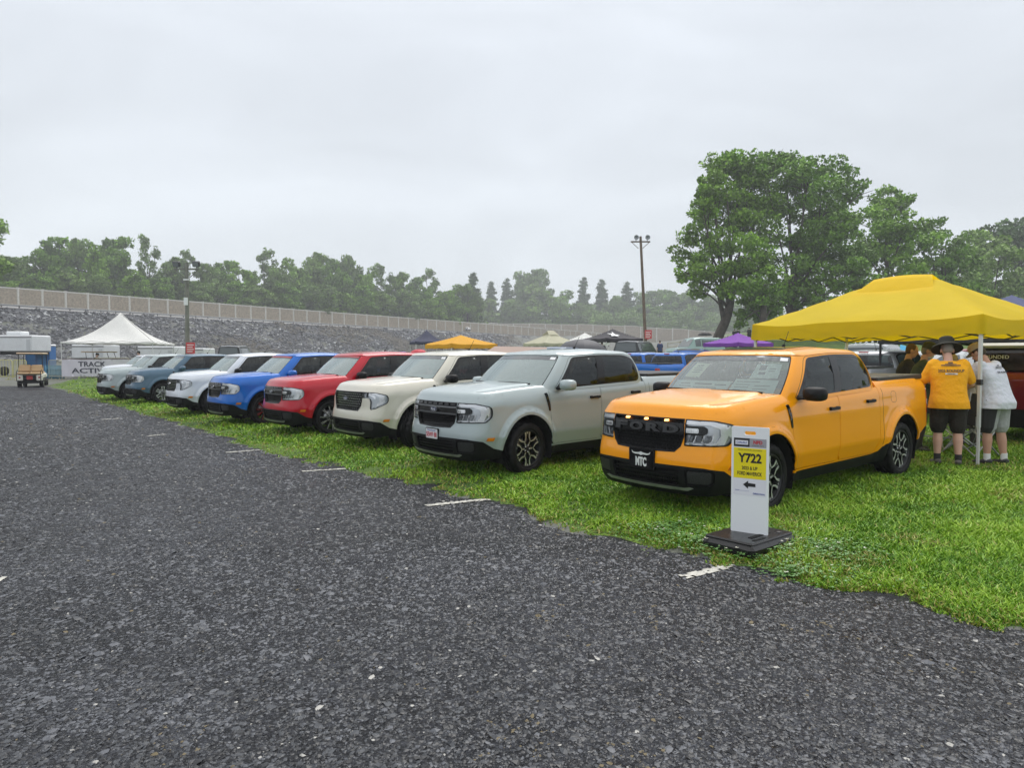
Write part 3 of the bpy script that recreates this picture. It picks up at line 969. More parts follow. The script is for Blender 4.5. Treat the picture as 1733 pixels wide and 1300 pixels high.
        patch(mk, f(rounded([(ux(.66), .56), (ux(.68), .515), (ux(.575), .515), (ux(.56), .56)], .008)), [], wall, .03, 0, .012, off=.007)
        mk.build('side_marker', [AMBER], root)
        tg = G()
        patch(tg, f(tl), [], wall, .03, 0, .02, off=.006)
        ti = rounded([(ux(-3.93), .90), (ux(-3.93), .98), (uyr(.76), .98), (uyr(.76), .90)], .01)
        patch(tg, f(ti), [], wall, .03, 1, .01, off=.010)
        tg.build('tail_light', [REDLENS, LAMPW], root)
        vg = G()
        vp = rounded([(-.325, 1.11), (-.375, 1.115), (-.405, .95), (-.41, .86), (-.385, .86)], .012)
        patch(vg, f(sx(vp)), [], wall, .03, 0, .015, off=.010)
        vg.build('fender_vent', [GLOSSBLACK], root)
    # bars over the grille
    em = G()
    if front == 'A':
        for z0, z1, mm in ((.945, .965, 0), (.855, .875, 0)):
            patch(em, fy2([(-.49, z0), (.49, z0), (.49, z1), (-.49, z1)]), [], wall, .05, 0, .03, off=.012)
        patch(em, fy2([(-.49, .875), (.49, .875), (.49, .945), (-.49, .945)]), [], wall, .05, 1, 0, off=-.006)
        for k in range(-3, 4):
            y = k * .135
            patch(em, fy2(rounded([(y - .055, .975), (y + .055, .975), (y + .045, 1.007), (y - .045, 1.007)], .01)), [], wall, .05, 1, .012, off=.004)
        em.build('grille_bar', [mat('bar_grey', (.16, .165, .17), .3, .8), GLOSSBLACK], root)
    # mirrors
    for s in (1, -1):
        mg = G()
        V = []; n = 16; prof = [(-.0, .0), (.012, .62), (.045, .93), (.09, 1.0), (.14, .97), (.165, .86), (.172, .80)]
        for xx, kx in prof:
            for j in range(n):
                a = 2 * math.pi * j / n
                ca, sa = math.cos(a), math.sin(a)
                ry = .125 * abs(ca)**.6 * (1 if ca > 0 else -1); rz = .078 * abs(sa)**.6 * (1 if sa > 0 else -1)
                V.append((-.52 - xx, s * (1.045 + ry * kx), 1.22 + rz * kx))
        F = [(i*n+j, i*n+(j+1) % n, (i+1)*n+(j+1) % n, (i+1)*n+j) for i in range(len(prof)-1) for j in range(n)]
        if s == 1: F = [q[::-1] for q in F]
        mg.add(V, F, 0, True)
        mg.add(V[-n:], [tuple(range(n)) if s == -1 else tuple(range(n))[::-1]], 2)
        mg.box(-.66, -.56, s * .90 - .07, s * .90 + .09, 1.155, 1.185, 1, bev=.01)
        mg.box(-.68, -.58, s * .845 - .03, s * .845 + .03, 1.145, 1.20, 1, bev=.01)
        mg.build('mirror', [P0 if mirrorbody else BLACK, BLACK, CHROME], root, objmat=mirrorbody)
    # wipers, cowl, antenna
    wi = G()
    for g0, g1 in ((1.55, .12), (-.42, -1.75)):
        a = gh(np.array([(g0, .05), (lerp(g0, g1, .5), .075), (g1, .075)]), .02)
        wi.tube(a, .013, 6)
        piv = gh(np.array([(g0 + .12, -.02)]), .02)[0]
        wi.tube([piv, gh(np.array([(lerp(g0, g1, .45), .06)]), .032)[0]], .008, 6)
        wi.ball(piv, .022)
    wi.build('wiper', [BLACK], root)
    an = G(); an.tube([(-1.72, 0, 1.70), (-1.76, 0, 1.755)], .02, 8); an.tube([(-1.76, 0, 1.75), (-1.87, 0, 1.93)], .004, 5)
    an.build('antenna', [BLACK], root)
    # cover over the bed
    tc_ = G()
    tc_.box(-3.94, -2.60, -.80, .80, 1.26, 1.325, 0, bev=.012)
    for x in (-3.05, -3.5): tc_.box(x - .008, x + .008, -.74, .74, 1.3251, 1.328, 0)
    tc_.build('bed_cover', [mat('bed_vinyl', (.018, .018, .018), .45, bump=.2, bscale=80, bdist=.003)], root)
    # cabin
    for x, y in ((-1.25, .38), (-1.25, -.38)):
        sg_ = G()
        sg_.box(x - .27, x + .25, y - .24, y + .24, .60, .84, 0, bev=.05)
        sg_.box(x - .36, x - .22, y - .23, y + .23, .80, 1.36, 0, rot=(0, -.22, 0), bev=.05)
        sg_.box(x - .45, x - .35, y - .12, y + .12, 1.38, 1.57, 0, rot=(0, -.15, 0), bev=.04)
        sg_.build('seat', [SEAT], root)
    sg_ = G(); sg_.box(-2.25, -1.8, -.62, .62, .60, .86, 0, bev=.05); sg_.box(-2.34, -2.2, -.62, .62, .82, 1.40, 0, rot=(0, -.2, 0), bev=.05)
    sg_.build('rear_bench', [SEAT], root)
    dg = G(); dg.box(-.78, -.42, -.74, .74, .80, 1.12, 0, bev=.05)
    dg.box(-.62, -.22, -.68, .68, 1.02, 1.16, 0, bev=.04)
    dg.build('dashboard', [mat('dash', (.06, .065, .07), .7)], root)
    sw = G(); th = np.linspace(0, 2*math.pi, 25)[:-1]
    sw.tube([(-.90 + .06*math.sin(t), .38 + .18*math.cos(t), 1.05 + .17*math.sin(t)) for t in th], .015, 6, closed=True)
    sw.tube([(-.90, .38, 1.05), (-.7, .38, .98)], .03, 8)
    sw.build('steering_wheel', [BLACK], root)
    # wheels
    w0 = make_wheel(wheels)
    first = True
    for ax in ARCHX:
        for s in (1, -1):
            w = w0 if first else copy_tree(w0)
            first = False
            adopt(w, root)
            w.location = (ax, s * .79, WR)
            w.rotation_euler = (0, random.uniform(0, 1), 0) if s == 1 else (0, random.uniform(0, 1), math.pi)
    return root
def uy2(y): return uy(abs(y)) * (1 if y >= 0 else -1)
def fy2(poly): return [(uy2(y), z) for y, z in poly]
def recolour(root, pm, swap=None):
    def rec(o):
        if o.type == 'MESH':
            for s in o.material_slots:
                if s.link == 'OBJECT' and s.material.name.startswith('paint'): s.material = pm
        for c in kids(o): rec(c)
    rec(root)
# ------------------------------------------------------------------ terrain
rng = np.random.default_rng(7)
EDGE_PX = [(1900, 1104), (1733, 1068), (1640, 1047), (1500, 1015), (1400, 1000), (1300, 975), (1180, 940), (1090, 922), (1000, 903), (850, 857), (700, 822), (550, 790), (430, 760), (300, 717), (240, 700), (170, 680), (120, 665), (85, 654)]
EDGE = np.array([ground(*p)[:2] for p in EDGE_PX])
_far = np.array([ground(130, 648)[:2], ground(240, 641)[:2], ground(420, 632)[:2], (60, 62), (120, 60), (120, -6), (8, -6)])
LAWN = np.r_[catmull(EDGE, 5), _far]
EDGEC = catmull(EDGE, 5)
def edge_d(P):
    d = segdist(P, EDGEC, closed=False)
    return np.where(inpoly(P, LAWN), d, -d)
# noise on the plane
_rt = rng.random((256, 256))
def vnoise(x, y):
    xi = np.floor(x).astype(int); yi = np.floor(y).astype(int); fx = x - xi; fy_ = y - yi
    fx = fx*fx*(3-2*fx); fy_ = fy_*fy_*(3-2*fy_)
    g = lambda a, b: _rt[a & 255, b & 255]
    return (g(xi, yi)*(1-fx) + g(xi+1, yi)*fx)*(1-fy_) + (g(xi, yi+1)*(1-fx) + g(xi+1, yi+1)*fx)*fy_
def fnoise(x, y, o=4):
    s = 0; a = .5; t = 0
    for i in range(o): s = s + a*vnoise(x*2**i+17*i, y*2**i+31*i); t += a; a *= .5
    return s / t
# the highway embankment: line of the noise wall, s = 0 at the left of the photograph, 1 at its middle
W0, WD = np.array([-115., 160.]), np.array([62., 80.]); WL = np.linalg.norm(WD)
WN = np.array([WD[1], -WD[0]]) / WL                       # towards the field
def wall_base(s): return np.interp(s, [-1, 0, 1, 1.9, 2.6, 3.4], [14.6, 13.9, 12.65, 11.6, 10.4, 8.0])
def road_z(s): return wall_base(s) - 1.7
def T(P, detail=True):
    P = np.atleast_2d(np.asarray(P, float)); x, y = P[:, 0], P[:, 1]
    r = x / np.maximum(y, 1)
    h = np.interp(y, [34, 40, 47, 58, 72, 85, 95], [0, .10, .34, .45, .68, .93, 1.0]) * 2.4 * sstep(.0, .12, r) + sstep(50, 95, y) * 1.5 * sstep(.2, .36, r) + 1.5 * sstep(95, 160, y) * sstep(.2, .36, r)
    s = ((P - W0) @ WD) / WL**2; e = -((P - W0) @ WN)      # e > 0 behind the wall
    pl = road_z(s) * np.clip((e + 31) / 24, 0, 1) * sstep(3.6, 2.9, s)
    h = np.maximum(h, pl) + np.where(e > 4, 1.2, 0) * sstep(3.6, 2.9, s)
    h = h + .2 * sstep(38, 45, y) * sstep(-12, -20, x) * sstep(88, 66, y)
    h = h + sstep(150, 320, y) * 7 * sstep(-.05, .3, r)
    if detail:
        d = edge_d(P)
        n = (fnoise(x * 3.1, y * 3.1, 3) - .5)
        base = -.035 + .055 * sstep(-.12, .2, d + n * .75) + .011 * np.clip(d, 0, 9)
        h = h + np.where(y < 70, base, base * .2)
        h = h + np.where((y < 60) & (d > 0), (fnoise(x * .8, y * .8, 3) - .5) * .05, 0)
    return h
def tz(x, y): return float(T([(x, y)])[0])

def lawn_material():
    m = bpy.data.materials.new('lawn_soil'); m.use_nodes = True; nt = m.node_tree; b = nt.nodes['Principled BSDF']
    tc = nt.nodes.new('ShaderNodeTexCoord')
    n1 = nt.nodes.new('ShaderNodeTexNoise'); n1.inputs['Scale'].default_value = .9; n1.inputs['Detail'].default_value = 8
    n2 = nt.nodes.new('ShaderNodeTexNoise'); n2.inputs['Scale'].default_value = 45; n2.inputs['Detail'].default_value = 6
    for n in (n1, n2): nt.links.new(tc.outputs['Object'], n.inputs[0])
    r1 = nt.nodes.new('ShaderNodeValToRGB'); e = r1.color_ramp.elements
    e[0].position = .36; e[0].color = (.06, .14, .014, 1); e[1].position = .66; e[1].color = (.16, .28, .026, 1)
    r2 = nt.nodes.new('ShaderNodeValToRGB'); e = r2.color_ramp.elements
    e[0].position = .36; e[0].color = (.30, .26, .18, 1); e[1].position = .62; e[1].color = (1.25, 1.2, 1.05, 1)
    nt.links.new(n1.outputs['Fac'], r1.inputs[0]); nt.links.new(n2.outputs['Fac'], r2.inputs[0])
    mx = nt.nodes.new('ShaderNodeMix'); mx.data_type = 'RGBA'; mx.blend_type = 'MULTIPLY'; mx.inputs[0].default_value = 1
    nt.links.new(r1.outputs[0], mx.inputs[6]); nt.links.new(r2.outputs[0], mx.inputs[7])
    nt.links.new(mx.outputs[2], b.inputs['Base Color']); b.inputs['Roughness'].default_value = .9
    bp = nt.nodes.new('ShaderNodeBump'); bp.inputs['Distance'].default_value = .05
    nt.links.new(n2.outputs['Fac'], bp.inputs['Height']); nt.links.new(bp.outputs[0], b.inputs['Normal'])
    return m
def asphalt_material():
    m = bpy.data.materials.new('crumbled_asphalt'); m.use_nodes = True; nt = m.node_tree; b = nt.nodes['Principled BSDF']
    tc = nt.nodes.new('ShaderNodeTexCoord')
    dn = nt.nodes.new('ShaderNodeTexNoise'); dn.inputs['Scale'].default_value = 25; dn.inputs['Detail'].default_value = 3
    nt.links.new(tc.outputs['Object'], dn.inputs[0])
    wob = nt.nodes.new('ShaderNodeMixRGB'); wob.blend_type = 'LINEAR_LIGHT'; wob.inputs[0].default_value = .03
    nt.links.new(tc.outputs['Object'], wob.inputs[1]); nt.links.new(dn.outputs['Color'], wob.inputs[2])
    cells = []
    for sc in (24, 60, 150):
        v = nt.nodes.new('ShaderNodeTexVoronoi'); v.inputs['Scale'].default_value = sc
        nt.links.new(wob.outputs[0], v.inputs[0]); cells.append(v)
    big = nt.nodes.new('ShaderNodeTexNoise'); big.inputs['Scale'].default_value = .35; big.inputs['Detail'].default_value = 5
    nt.links.new(tc.outputs['Object'], big.inputs[0])
    mid = nt.nodes.new('ShaderNodeTexNoise'); mid.inputs['Scale'].default_value = 4; mid.inputs['Detail'].default_value = 6
    nt.links.new(tc.outputs['Object'], mid.inputs[0])
    def ramp(src, p0, c0, p1, c1):
        r = nt.nodes.new('ShaderNodeValToRGB'); e = r.color_ramp.elements
        e[0].position = p0; e[0].color = (*c0, 1); e[1].position = p1; e[1].color = (*c1, 1)
        nt.links.new(src, r.inputs[0]); return r.outputs[0]
    a = ramp(cells[0].outputs['Color'], .05, (.010, .0105, .0135), .95, (.062, .066, .078))
    c = ramp(cells[1].outputs['Color'], .1, (.35, .35, .36), .9, (1.5, 1.5, 1.5))
    d = ramp(cells[2].outputs['Color'], .0, (.5, .5, .5), 1, (1.5, 1.5, 1.5))
    f = ramp(big.outputs['Fac'], .38, (.55, .56, .58), .62, (1.4, 1.4, 1.42))
    g_ = ramp(mid.outputs['Fac'], .3, (.72, .72, .74), .7, (1.2, 1.2, 1.18))
    cur = a
    for o in (c, d, f, g_):
        mx = nt.nodes.new('ShaderNodeMix'); mx.data_type = 'RGBA'; mx.blend_type = 'MULTIPLY'; mx.inputs[0].default_value = 1
        nt.links.new(cur, mx.inputs[6]); nt.links.new(o, mx.inputs[7]); cur = mx.outputs[2]
    nt.links.new(cur, b.inputs['Base Color'])
    rr = nt.nodes.new('ShaderNodeMapRange'); rr.inputs['From Min'].default_value = .35; rr.inputs['From Max'].default_value = .65
    rr.inputs['To Min'].default_value = .30; rr.inputs['To Max'].default_value = .75
    nt.links.new(mid.outputs['Fac'], rr.inputs[0]); nt.links.new(rr.outputs[0], b.inputs['Roughness'])
    hs = None
    for v, k in zip(cells, (1.0, .5, .22)):
        s_ = nt.nodes.new('ShaderNodeMath'); s_.operation = 'MULTIPLY'; s_.inputs[1].default_value = k
        # each flake a flat-topped chip: height from its cell colour, dropping at its rim
        sp = nt.nodes.new('ShaderNodeSeparateColor'); nt.links.new(v.outputs['Color'], sp.inputs[0])
        ed = nt.nodes.new('ShaderNodeMath'); ed.operation = 'MULTIPLY_ADD'; ed.inputs[1].default_value = -1.1
        nt.links.new(v.outputs['Distance'], ed.inputs[0]); nt.links.new(sp.outputs[0], ed.inputs[2])
        nt.links.new(ed.outputs[0], s_.inputs[0])
        if hs is None: hs = s_.outputs[0]
        else:
            ad = nt.nodes.new('ShaderNodeMath'); ad.operation = 'ADD'; nt.links.new(hs, ad.inputs[0]); nt.links.new(s_.outputs[0], ad.inputs[1]); hs = ad.outputs[0]
    bp = nt.nodes.new('ShaderNodeBump'); bp.inputs['Distance'].default_value = .03; bp.inputs['Strength'].default_value = 1.0
    nt.links.new(hs, bp.inputs['Height']); nt.links.new(bp.outputs[0], b.inputs['Normal']); b.inputs['Specular IOR Level'].default_value = .3
    return m
M_LAWN, M_ASPH = lawn_material(), asphalt_material()
M_GRAVEL = mat('lot_gravel', (.13, .13, .125), .8, var=.4, vscale=.5, bump=.5, bscale=9, col2=(.075, .085, .055), bdist=.05)
def grow(a, b, s0, k):
    out = [a]; s = s0
    while out[-1] < b: out.append(out[-1] + s); s *= k
    return out
xs = sorted(set([-20 - v for v in grow(0, 480, .4, 1.09)][1:] + list(np.arange(-20, 13, .15)) + [13 + v for v in grow(0, 520, .3, 1.07)]))
ys = sorted(set([2 - v for v in grow(0, 30, .4, 1.3)][1:] + list(np.arange(2, 24, .15)) + [24 + v for v in grow(0, 900, .25, 1.04)]))
GX, GY = np.meshgrid(xs, ys, indexing='ij')
Pg = np.c_[GX.ravel(), GY.ravel()]
Zg = T(Pg)
nx_, ny_ = len(xs), len(ys)
ii = (np.arange(nx_ - 1)[:, None] * ny_ + np.arange(ny_ - 1)[None, :]).ravel()
Fg = np.c_[ii, ii + ny_, ii + ny_ + 1, ii + 1]
cen = Pg[Fg].mean(1)
rr_ = cen[:, 0] / np.maximum(cen[:, 1], 1)
mi = np.where(inpoly(cen, LAWN) | ((rr_ > .30) & (cen[:, 1] > 20)), 0, 1)
o = np_mesh('ground', np.c_[Pg, Zg], Fg, [M_LAWN, M_GRAVEL], smooth=True, mi=mi); tag(o, kind='structure')

# asphalt lot, a sheet that runs under the ragged edge of the lawn
def asphalt():
    e = catmull(EDGE, 5)
    d = np.gradient(e, axis=0); n = np.c_[-d[:, 1], d[:, 0]]; n /= np.linalg.norm(n, axis=1)[:, None]
    c = e + n * .5
    if not inpoly(c[30:31], LAWN)[0]: c = e - n * .5
    poly = c.tolist() + [(-26, 58), (-60, 66), (-90, 60), (-90, -8), (9, -8)]
    g = G()
    def fm(P, off=0.0):
        z = np.where(P[:, 1] < 30, (fnoise(P[:, 0] * .5, P[:, 1] * .5, 3) - .5) * .04, 0) - .004
        z = z + (fnoise(P[:, 0] * 9, P[:, 1] * 9, 2) - .5) * .012 * (P[:, 1] < 14)
        return np.c_[P, z + off]
    near = [p for p in poly]
    patch(g, poly, [], fm, .9, 0)
    return g, poly
def asphalt_z(x, y): return (fnoise(x * .5, y * .5, 3) - .5) * .04 - .004
def asphalt_grid():
    g0, poly = asphalt()
    xs = [-v for v in grow(4, 90, .14, 1.05)][::-1] + list(np.arange(-3.9, 9, .1))
    ys = list(np.arange(1.4, 9, .09)) + grow(9, 66, .12, 1.05)
    ys = [-8, -4, 0] + ys
    X, Y = np.meshgrid(xs, ys, indexing='ij'); P = np.c_[X.ravel(), Y.ravel()]
    z = (fnoise(P[:, 0] * .5, P[:, 1] * .5, 3) - .5) * .04 - .004
    ny = len(ys); ii = (np.arange(len(xs) - 1)[:, None] * ny + np.arange(ny - 1)[None, :]).ravel()
    F = np.c_[ii, ii + ny, ii + ny + 1, ii + 1]
    F = F[inpoly(P[F].mean(1), poly)]
    return np.c_[P, z], F
Va, Fa = asphalt_grid()
o = np_mesh('asphalt', Va, Fa, M_ASPH, smooth=True); tag(o, kind='structure')

# loose chips lying on the asphalt
def chips(n, name, ymin, ymax, smin, smax, mats, seed, weights, flat=1.0):
    r = np.random.default_rng(seed)
    u = r.random(n)
    y = ymin * (ymax / ymin) ** u
    x = (r.random(n) - .5) * y * 1.65
    P = np.c_[x, y]
    d = edge_d(P)
    P = P[d < .05]; n = len(P)
    s = (smin + (smax - smin) * r.random(n) ** 3 + .016 * (r.random(n) < .012)) * (.62 + .10 * P[:, 1])
    base = np.array([(1, 0, 0), (.4, .9, 0), (-.6, .8, .05), (-1, -.1, 0), (-.5, -.85, 0), (.5, -.8, .05), (.1, 0, .45), (.35, .2, .38)])
    tris = np.array([(0, 1, 7), (1, 2, 6), (1, 6, 7), (2, 3, 6), (3, 4, 6), (4, 5, 6), (5, 0, 7), (5, 7, 6)])
    V = np.repeat(base[None], n, 0) * (1 + (r.random((n, 8, 3)) - .5) * .7)
    V[:, :, 1] *= (.45 + .5 * r.random(n))[:, None]
    a = r.random(n) * 6.28; ca, sa = np.cos(a), np.sin(a)
    X = V[:, :, 0] * ca[:, None] - V[:, :, 1] * sa[:, None]; Y = V[:, :, 0] * sa[:, None] + V[:, :, 1] * ca[:, None]
    tx = (r.random(n) - .5) * .9
    Z = V[:, :, 2] * (.45 + .5 * r.random(n))[:, None] + X * tx[:, None]
    V = np.stack([X, Y, Z * flat], 2) * s[:, None, None]
    V[:, :, :2] += P[:, None, :]
    V[:, :, 2] += asphalt_z(P[:, 0], P[:, 1])[:, None] - .001
    F = (tris[None] + np.arange(n)[:, None, None] * 8).reshape(-1, 3)
    c0 = r.choice(len(mats), n, p=weights)
    tone = fnoise(P[:, 0] * .55, P[:, 1] * .9, 4); tone2 = fnoise(P[:, 0] * 3 + 7, P[:, 1] * 4, 3)
    dk = (tone + .5 * (tone2 - .5) < .48) & (r.random(n) < .8) & (c0 == 2); c0 = np.where(dk, 0, c0)
    lt = (tone + .5 * (tone2 - .5) > .55) & (r.random(n) < .45) & (c0 == 0); c0 = np.where(lt, 2, c0)
    tan = (fnoise(P[:, 0] * 2.1 + 31, P[:, 1] * 2.1, 3) > .72) & (r.random(n) < .12); c0 = np.where(tan, 4, c0)
    mi = np.repeat(c0, 8)
    o = np_mesh(name, V.reshape(-1, 3), F, mats, smooth=False, mi=mi)
    tag(o, 'loose dark stone chips scattered over the crumbling asphalt', 'gravel', kind='stuff')
CH = [mat('chip_dark', (.017, .018, .021), .40), mat('chip_mid', (.044, .048, .056), .42), mat('chip_light', (.095, .101, .116), .48), mat('chip_pale', (.42, .41, .38), .6), mat('chip_tan', (.16, .13, .075), .8)]
chips(310000, 'gravel', 2.2, 26, .0045, .019, CH, 3, [.38, .40, .211, .006, .003])

chips(9000, 'gravel', 2.2, 9, .014, .036, CH[:3], 9, [.30, .50, .20], .35)
# worn paint dashes on the lot edge
M_PAINT = mat('worn_paint', (.50, .49, .44), .7, var=.3, vscale=14, bump=.6, bscale=60, bdist=.01)
def paint_mark(pa, pb, w, seed):
    a, b = ground(*pa).xy, ground(*pb).xy
    a = np.array(a); b = np.array(b); d = b - a; L = np.linalg.norm(d); d /= L; n = np.array([-d[1], d[0]])
    r = np.random.default_rng(seed); g = G()
    k = int(L / .035) + 1; m = 5
    for i in range(k):
        for j in range(m):
            if r.random() < .13 + .25 * (abs(j - 2) == 2): continue
            p = a + d * (L * (i + .5) / k) + n * w * ((j + .5) / m - .5)
            q = [p + d * L / k * (.5 + .25 * (r.random() - .3)) * sx_ + n * w / m * (.5 + .2 * (r.random() - .2)) * sy_ for sx_, sy_ in ((-1, -1), (1, -1), (1, 1), (-1, 1))]
            zz = asphalt_z(p[0], p[1]) + .007
            g.add([(x, y, zz + .0003 * r.random()) for x, y in q], [(0, 1, 2, 3)])
    o = g.build('painted_line', [M_PAINT]); tag(o, kind='structure')
for i, (pa, pb, w) in enumerate([((1155, 976), (1240, 956), .10), ((1250, 951), (1270, 946), .12), ((720, 856), (828, 845), .10), ((512, 800), (605, 793), .10), ((382, 766), (440, 762), .1), ((250, 738), (282, 735), .1), ((-30, 985), (6, 983), .12), ((172, 710), (205, 708), .12)]):
    paint_mark(pa, pb, w, 50 + i)

# ------------------------------------------------------------------ grass
def grass_blades(n, seed):
    r = np.random.default_rng(seed)
    y = np.where(r.random(n) < .96, 3.7 * (34 / 3.7) ** r.random(n), 20 + 26 * r.random(n))
    x = (r.random(n) - .5) * 2 * y * .80
    x = np.where(r.random(n) < .5, np.abs(x), x)
    P = np.c_[x, y]
    d = edge_d(P) + (fnoise(x * 3.1, y * 3.1, 3) - .5) * .75
    bare = fnoise(x * 1.3 + 9, y * 1.3, 3) < .38
    keep = ((d > .02 + .10 * r.random(n) ** 2) | ((d > -.22) & (r.random(n) < .05))) & ~(bare & (d < .9) & (r.random(n) < .8))
    P = P[keep]; d = d[keep]; n = len(P); x, y = P.T
    z = T(P)
    clump = fnoise(x * 2.2, y * 2.2, 3)
    h = (.024 + .050 * r.random(n) ** 1.5) * (.6 + .9 * clump) * np.clip(.45 + d * .6, .45, 1.0) * (1 + .012 * y)
    w = (.0022 + .00075 * y) * (.7 + .7 * r.random(n))
    a = r.random(n) * 6.283; la = r.random(n) * 6.283
    lean = h * (.25 + .95 * r.random(n))
    ca, sa = np.cos(a) * w, np.sin(a) * w
    lx, ly = np.cos(la) * lean, np.sin(la) * lean
    V = np.empty((n, 6, 3))
    for i, (t, ww) in enumerate(((0, 1), (.55, .8), (1, .12))):
        px, py, pz = x + lx * t * t, y + ly * t * t, z + h * (t - .18 * t * t * (lean / h)) - .004
        V[:, 2*i] = np.c_[px - ca * ww, py - sa * ww, pz]; V[:, 2*i+1] = np.c_[px + ca * ww, py + sa * ww, pz]
    F = np.array([(0, 1, 3, 2), (2, 3, 5, 4)])[None] + np.arange(n)[:, None, None] * 6
    dry = r.random(n) < (.04 + .35 * np.exp(-np.clip(d, 0, 9) / .25) + .25 * (fnoise(x * .9, y * .9 + 40, 3) < .36))
    tone = .5 + (clump - .5) * .55 + .35 * (r.random(n) - .5)
    m = np.where(dry, 3, np.where(tone < .40, 0, np.where(tone < .54, 1, 2)))
    return V.reshape(-1, 3), F.reshape(-1, 4), np.repeat(m, 2)
GM = [mat('blade_dark', (.10, .235, .014), .5, spec=.35), mat('blade_mid', (.175, .350, .020), .5, spec=.35), mat('blade_light', (.285, .46, .034), .5, spec=.35), mat('blade_dry', (.34, .31, .08), .6)]
V_, F_, m_ = grass_blades(GRASS_N, 11)
o = np_mesh('grass', V_, F_, GM, smooth=False, mi=m_)
tag(o, 'wet green grass growing along the asphalt and under the parked pickups', 'grass', kind='stuff')
def clover():
    r = np.random.default_rng(5); V = []; F = []; mi = []; k = 0
    c = [ground(1250, 925), ground(1310, 935), ground(1200, 930), ground(1390, 940), ground(1330, 975), ground(1150, 900)]
    for q in range(2600):
        b = c[r.integers(len(c))]; a = r.random() * 6.28; rad = abs(r.normal()) * .42
        x, y = b.x + rad * math.cos(a), b.y + rad * math.sin(a) * .7
        if not inpoly(np.array([(x, y)]), LAWN)[0]: continue
        z = tz(x, y) + .025 + .035 * r.random(); s = .006 + .006 * r.random()
        white = r.random() < .02
        if white: z += .03; s *= .9
        for j in range(3):
            t = a + j * 2.09
            cx, cy = x + s * .9 * math.cos(t), y + s * .9 * math.sin(t); zz = z + .006 * (r.random() - .5)
            V += [(cx + s * math.cos(t + u), cy + s * math.sin(t + u), zz + .3 * s * math.cos(u)) for u in (0, 1.57, 3.14, 4.71)]
            F.append((k, k+1, k+2, k+3)); mi.append(1 if white else 0); k += 4
    o = np_mesh('clover', np.array(V), np.array(F), [mat('clover_leaf', (.08, .22, .03), .5), mat('clover_flower', (.6, .6, .5), .7)], mi=mi)
    tag(o, 'low clover with a few white flowers around the black sign base', 'clover', kind='stuff')
clover()

# ------------------------------------------------------------------ riprap slope, road, guardrail, noise walls
M_ROCKBED = mat('rock_bed', (.075, .078, .088), .8, var=.6, vscale=1.6, bump=1.0, bscale=3, bdist=.5, det=8)
def line_pt(s, off, z):
    p = W0 + WD * s + WN * off
    return (p[0], p[1], z)
g = G()
def slopef(u, v):
    s = -.9 + 4.0 * u; off = 7 + 24 * v
    z = road_z(s) * (1 - v) + .3 * 1.0
    p = W0 + WD * s + WN * off
    n = fnoise(np.array([p[0] * .35]), np.array([p[1] * .35]), 3)[0] - .5
    return (p[0], p[1], z + 1.0 * n * (0 < v < 1) - .25)
g.grid(slopef, 220, 14)
o = g.build('embankment', [M_ROCKBED]); tag(o, kind='structure')
def riprap(n, seed):
    r = np.random.default_rng(seed)
    s = -.75 + 3.55 * r.random(n); v = r.random(n)
    base_off = 7 + 24 * v
    P = W0 + WD * s[:, None] + WN * base_off[:, None]
    z = road_z(s) * (1 - v) + 1.0 * (fnoise(P[:, 0] * .35, P[:, 1] * .35, 3) - .5) + .05
    dist = np.linalg.norm(P, axis=1)
    size = (.17 + .36 * r.random(n) ** 2.5) * np.clip(dist / 190, .85, 1.5)
    o8 = np.array([(1, 0, 0), (-1, 0, 0), (0, 1, 0), (0, -1, 0), (0, 0, 1), (0, 0, -1), (.6, .6, .5), (-.6, -.5, .6)])
    tr = np.array([(0, 6, 4), (0, 2, 6), (6, 2, 4), (2, 1, 4), (1, 7, 4), (7, 3, 4), (1, 3, 7), (3, 0, 4), (0, 3, 5), (2, 0, 5), (1, 2, 5), (3, 1, 5)])
    V = o8[None] * (1 + (r.random((n, 8, 3)) - .5) * .8)
    V[:, :, 2] *= .8
    a = r.random(n) * 6.28; ca, sa = np.cos(a)[:, None], np.sin(a)[:, None]
    X = V[:, :, 0]*ca - V[:, :, 1]*sa; Y = V[:, :, 0]*sa + V[:, :, 1]*ca
    t = (r.random(n) - .5)[:, None] * 1.6
    Z = V[:, :, 2] + X * t * .5
    V = np.stack([X, Y, Z], 2) * size[:, None, None]
    V[:, :, 0] += P[:, 0:1]; V[:, :, 1] += P[:, 1:2]; V[:, :, 2] += z[:, None]
    F = (tr[None] + np.arange(n)[:, None, None] * 8).reshape(-1, 3)
    brown = fnoise(P[:, 0] * .06, P[:, 1] * .06, 3)
    p = r.random(n)
    mi = np.where(brown + .2 * (p - .5) > .62, 3, np.where(p < .48, 0, np.where(p < .88, 1, 2)))
    return V.reshape(-1, 3), F, np.repeat(mi, 12)
V_, F_, m_ = riprap(52000, 21)
o = np_mesh('riprap', V_, F_, [mat('stone_dark', (.035, .037, .045), .6), mat('stone_mid', (.10, .105, .12), .6), mat('stone_pale', (.34, .35, .36), .65), mat('stone_brown', (.11, .098, .08), .75)], mi=m_)
tag(o, 'slope of broken grey rocks below the highway guardrail', 'rocks', kind='stuff')
# road strip on top
g = G()
for i in range(80):
    s0, s1 = -.9 + i * .05, -.9 + (i + 1) * .05
    g.add([line_pt(s0, 7.4, road_z(s0) + .10), line_pt(s1, 7.4, road_z(s1) + .10), line_pt(s1, -1, wall_base(s1) - .1), line_pt(s0, -1, wall_base(s0) - .1)], [(0, 1, 2, 3)])
o = g.build('highway', [mat('road_concrete', (.27, .27, .27), .8, var=.15)]); tag(o, kind='structure')
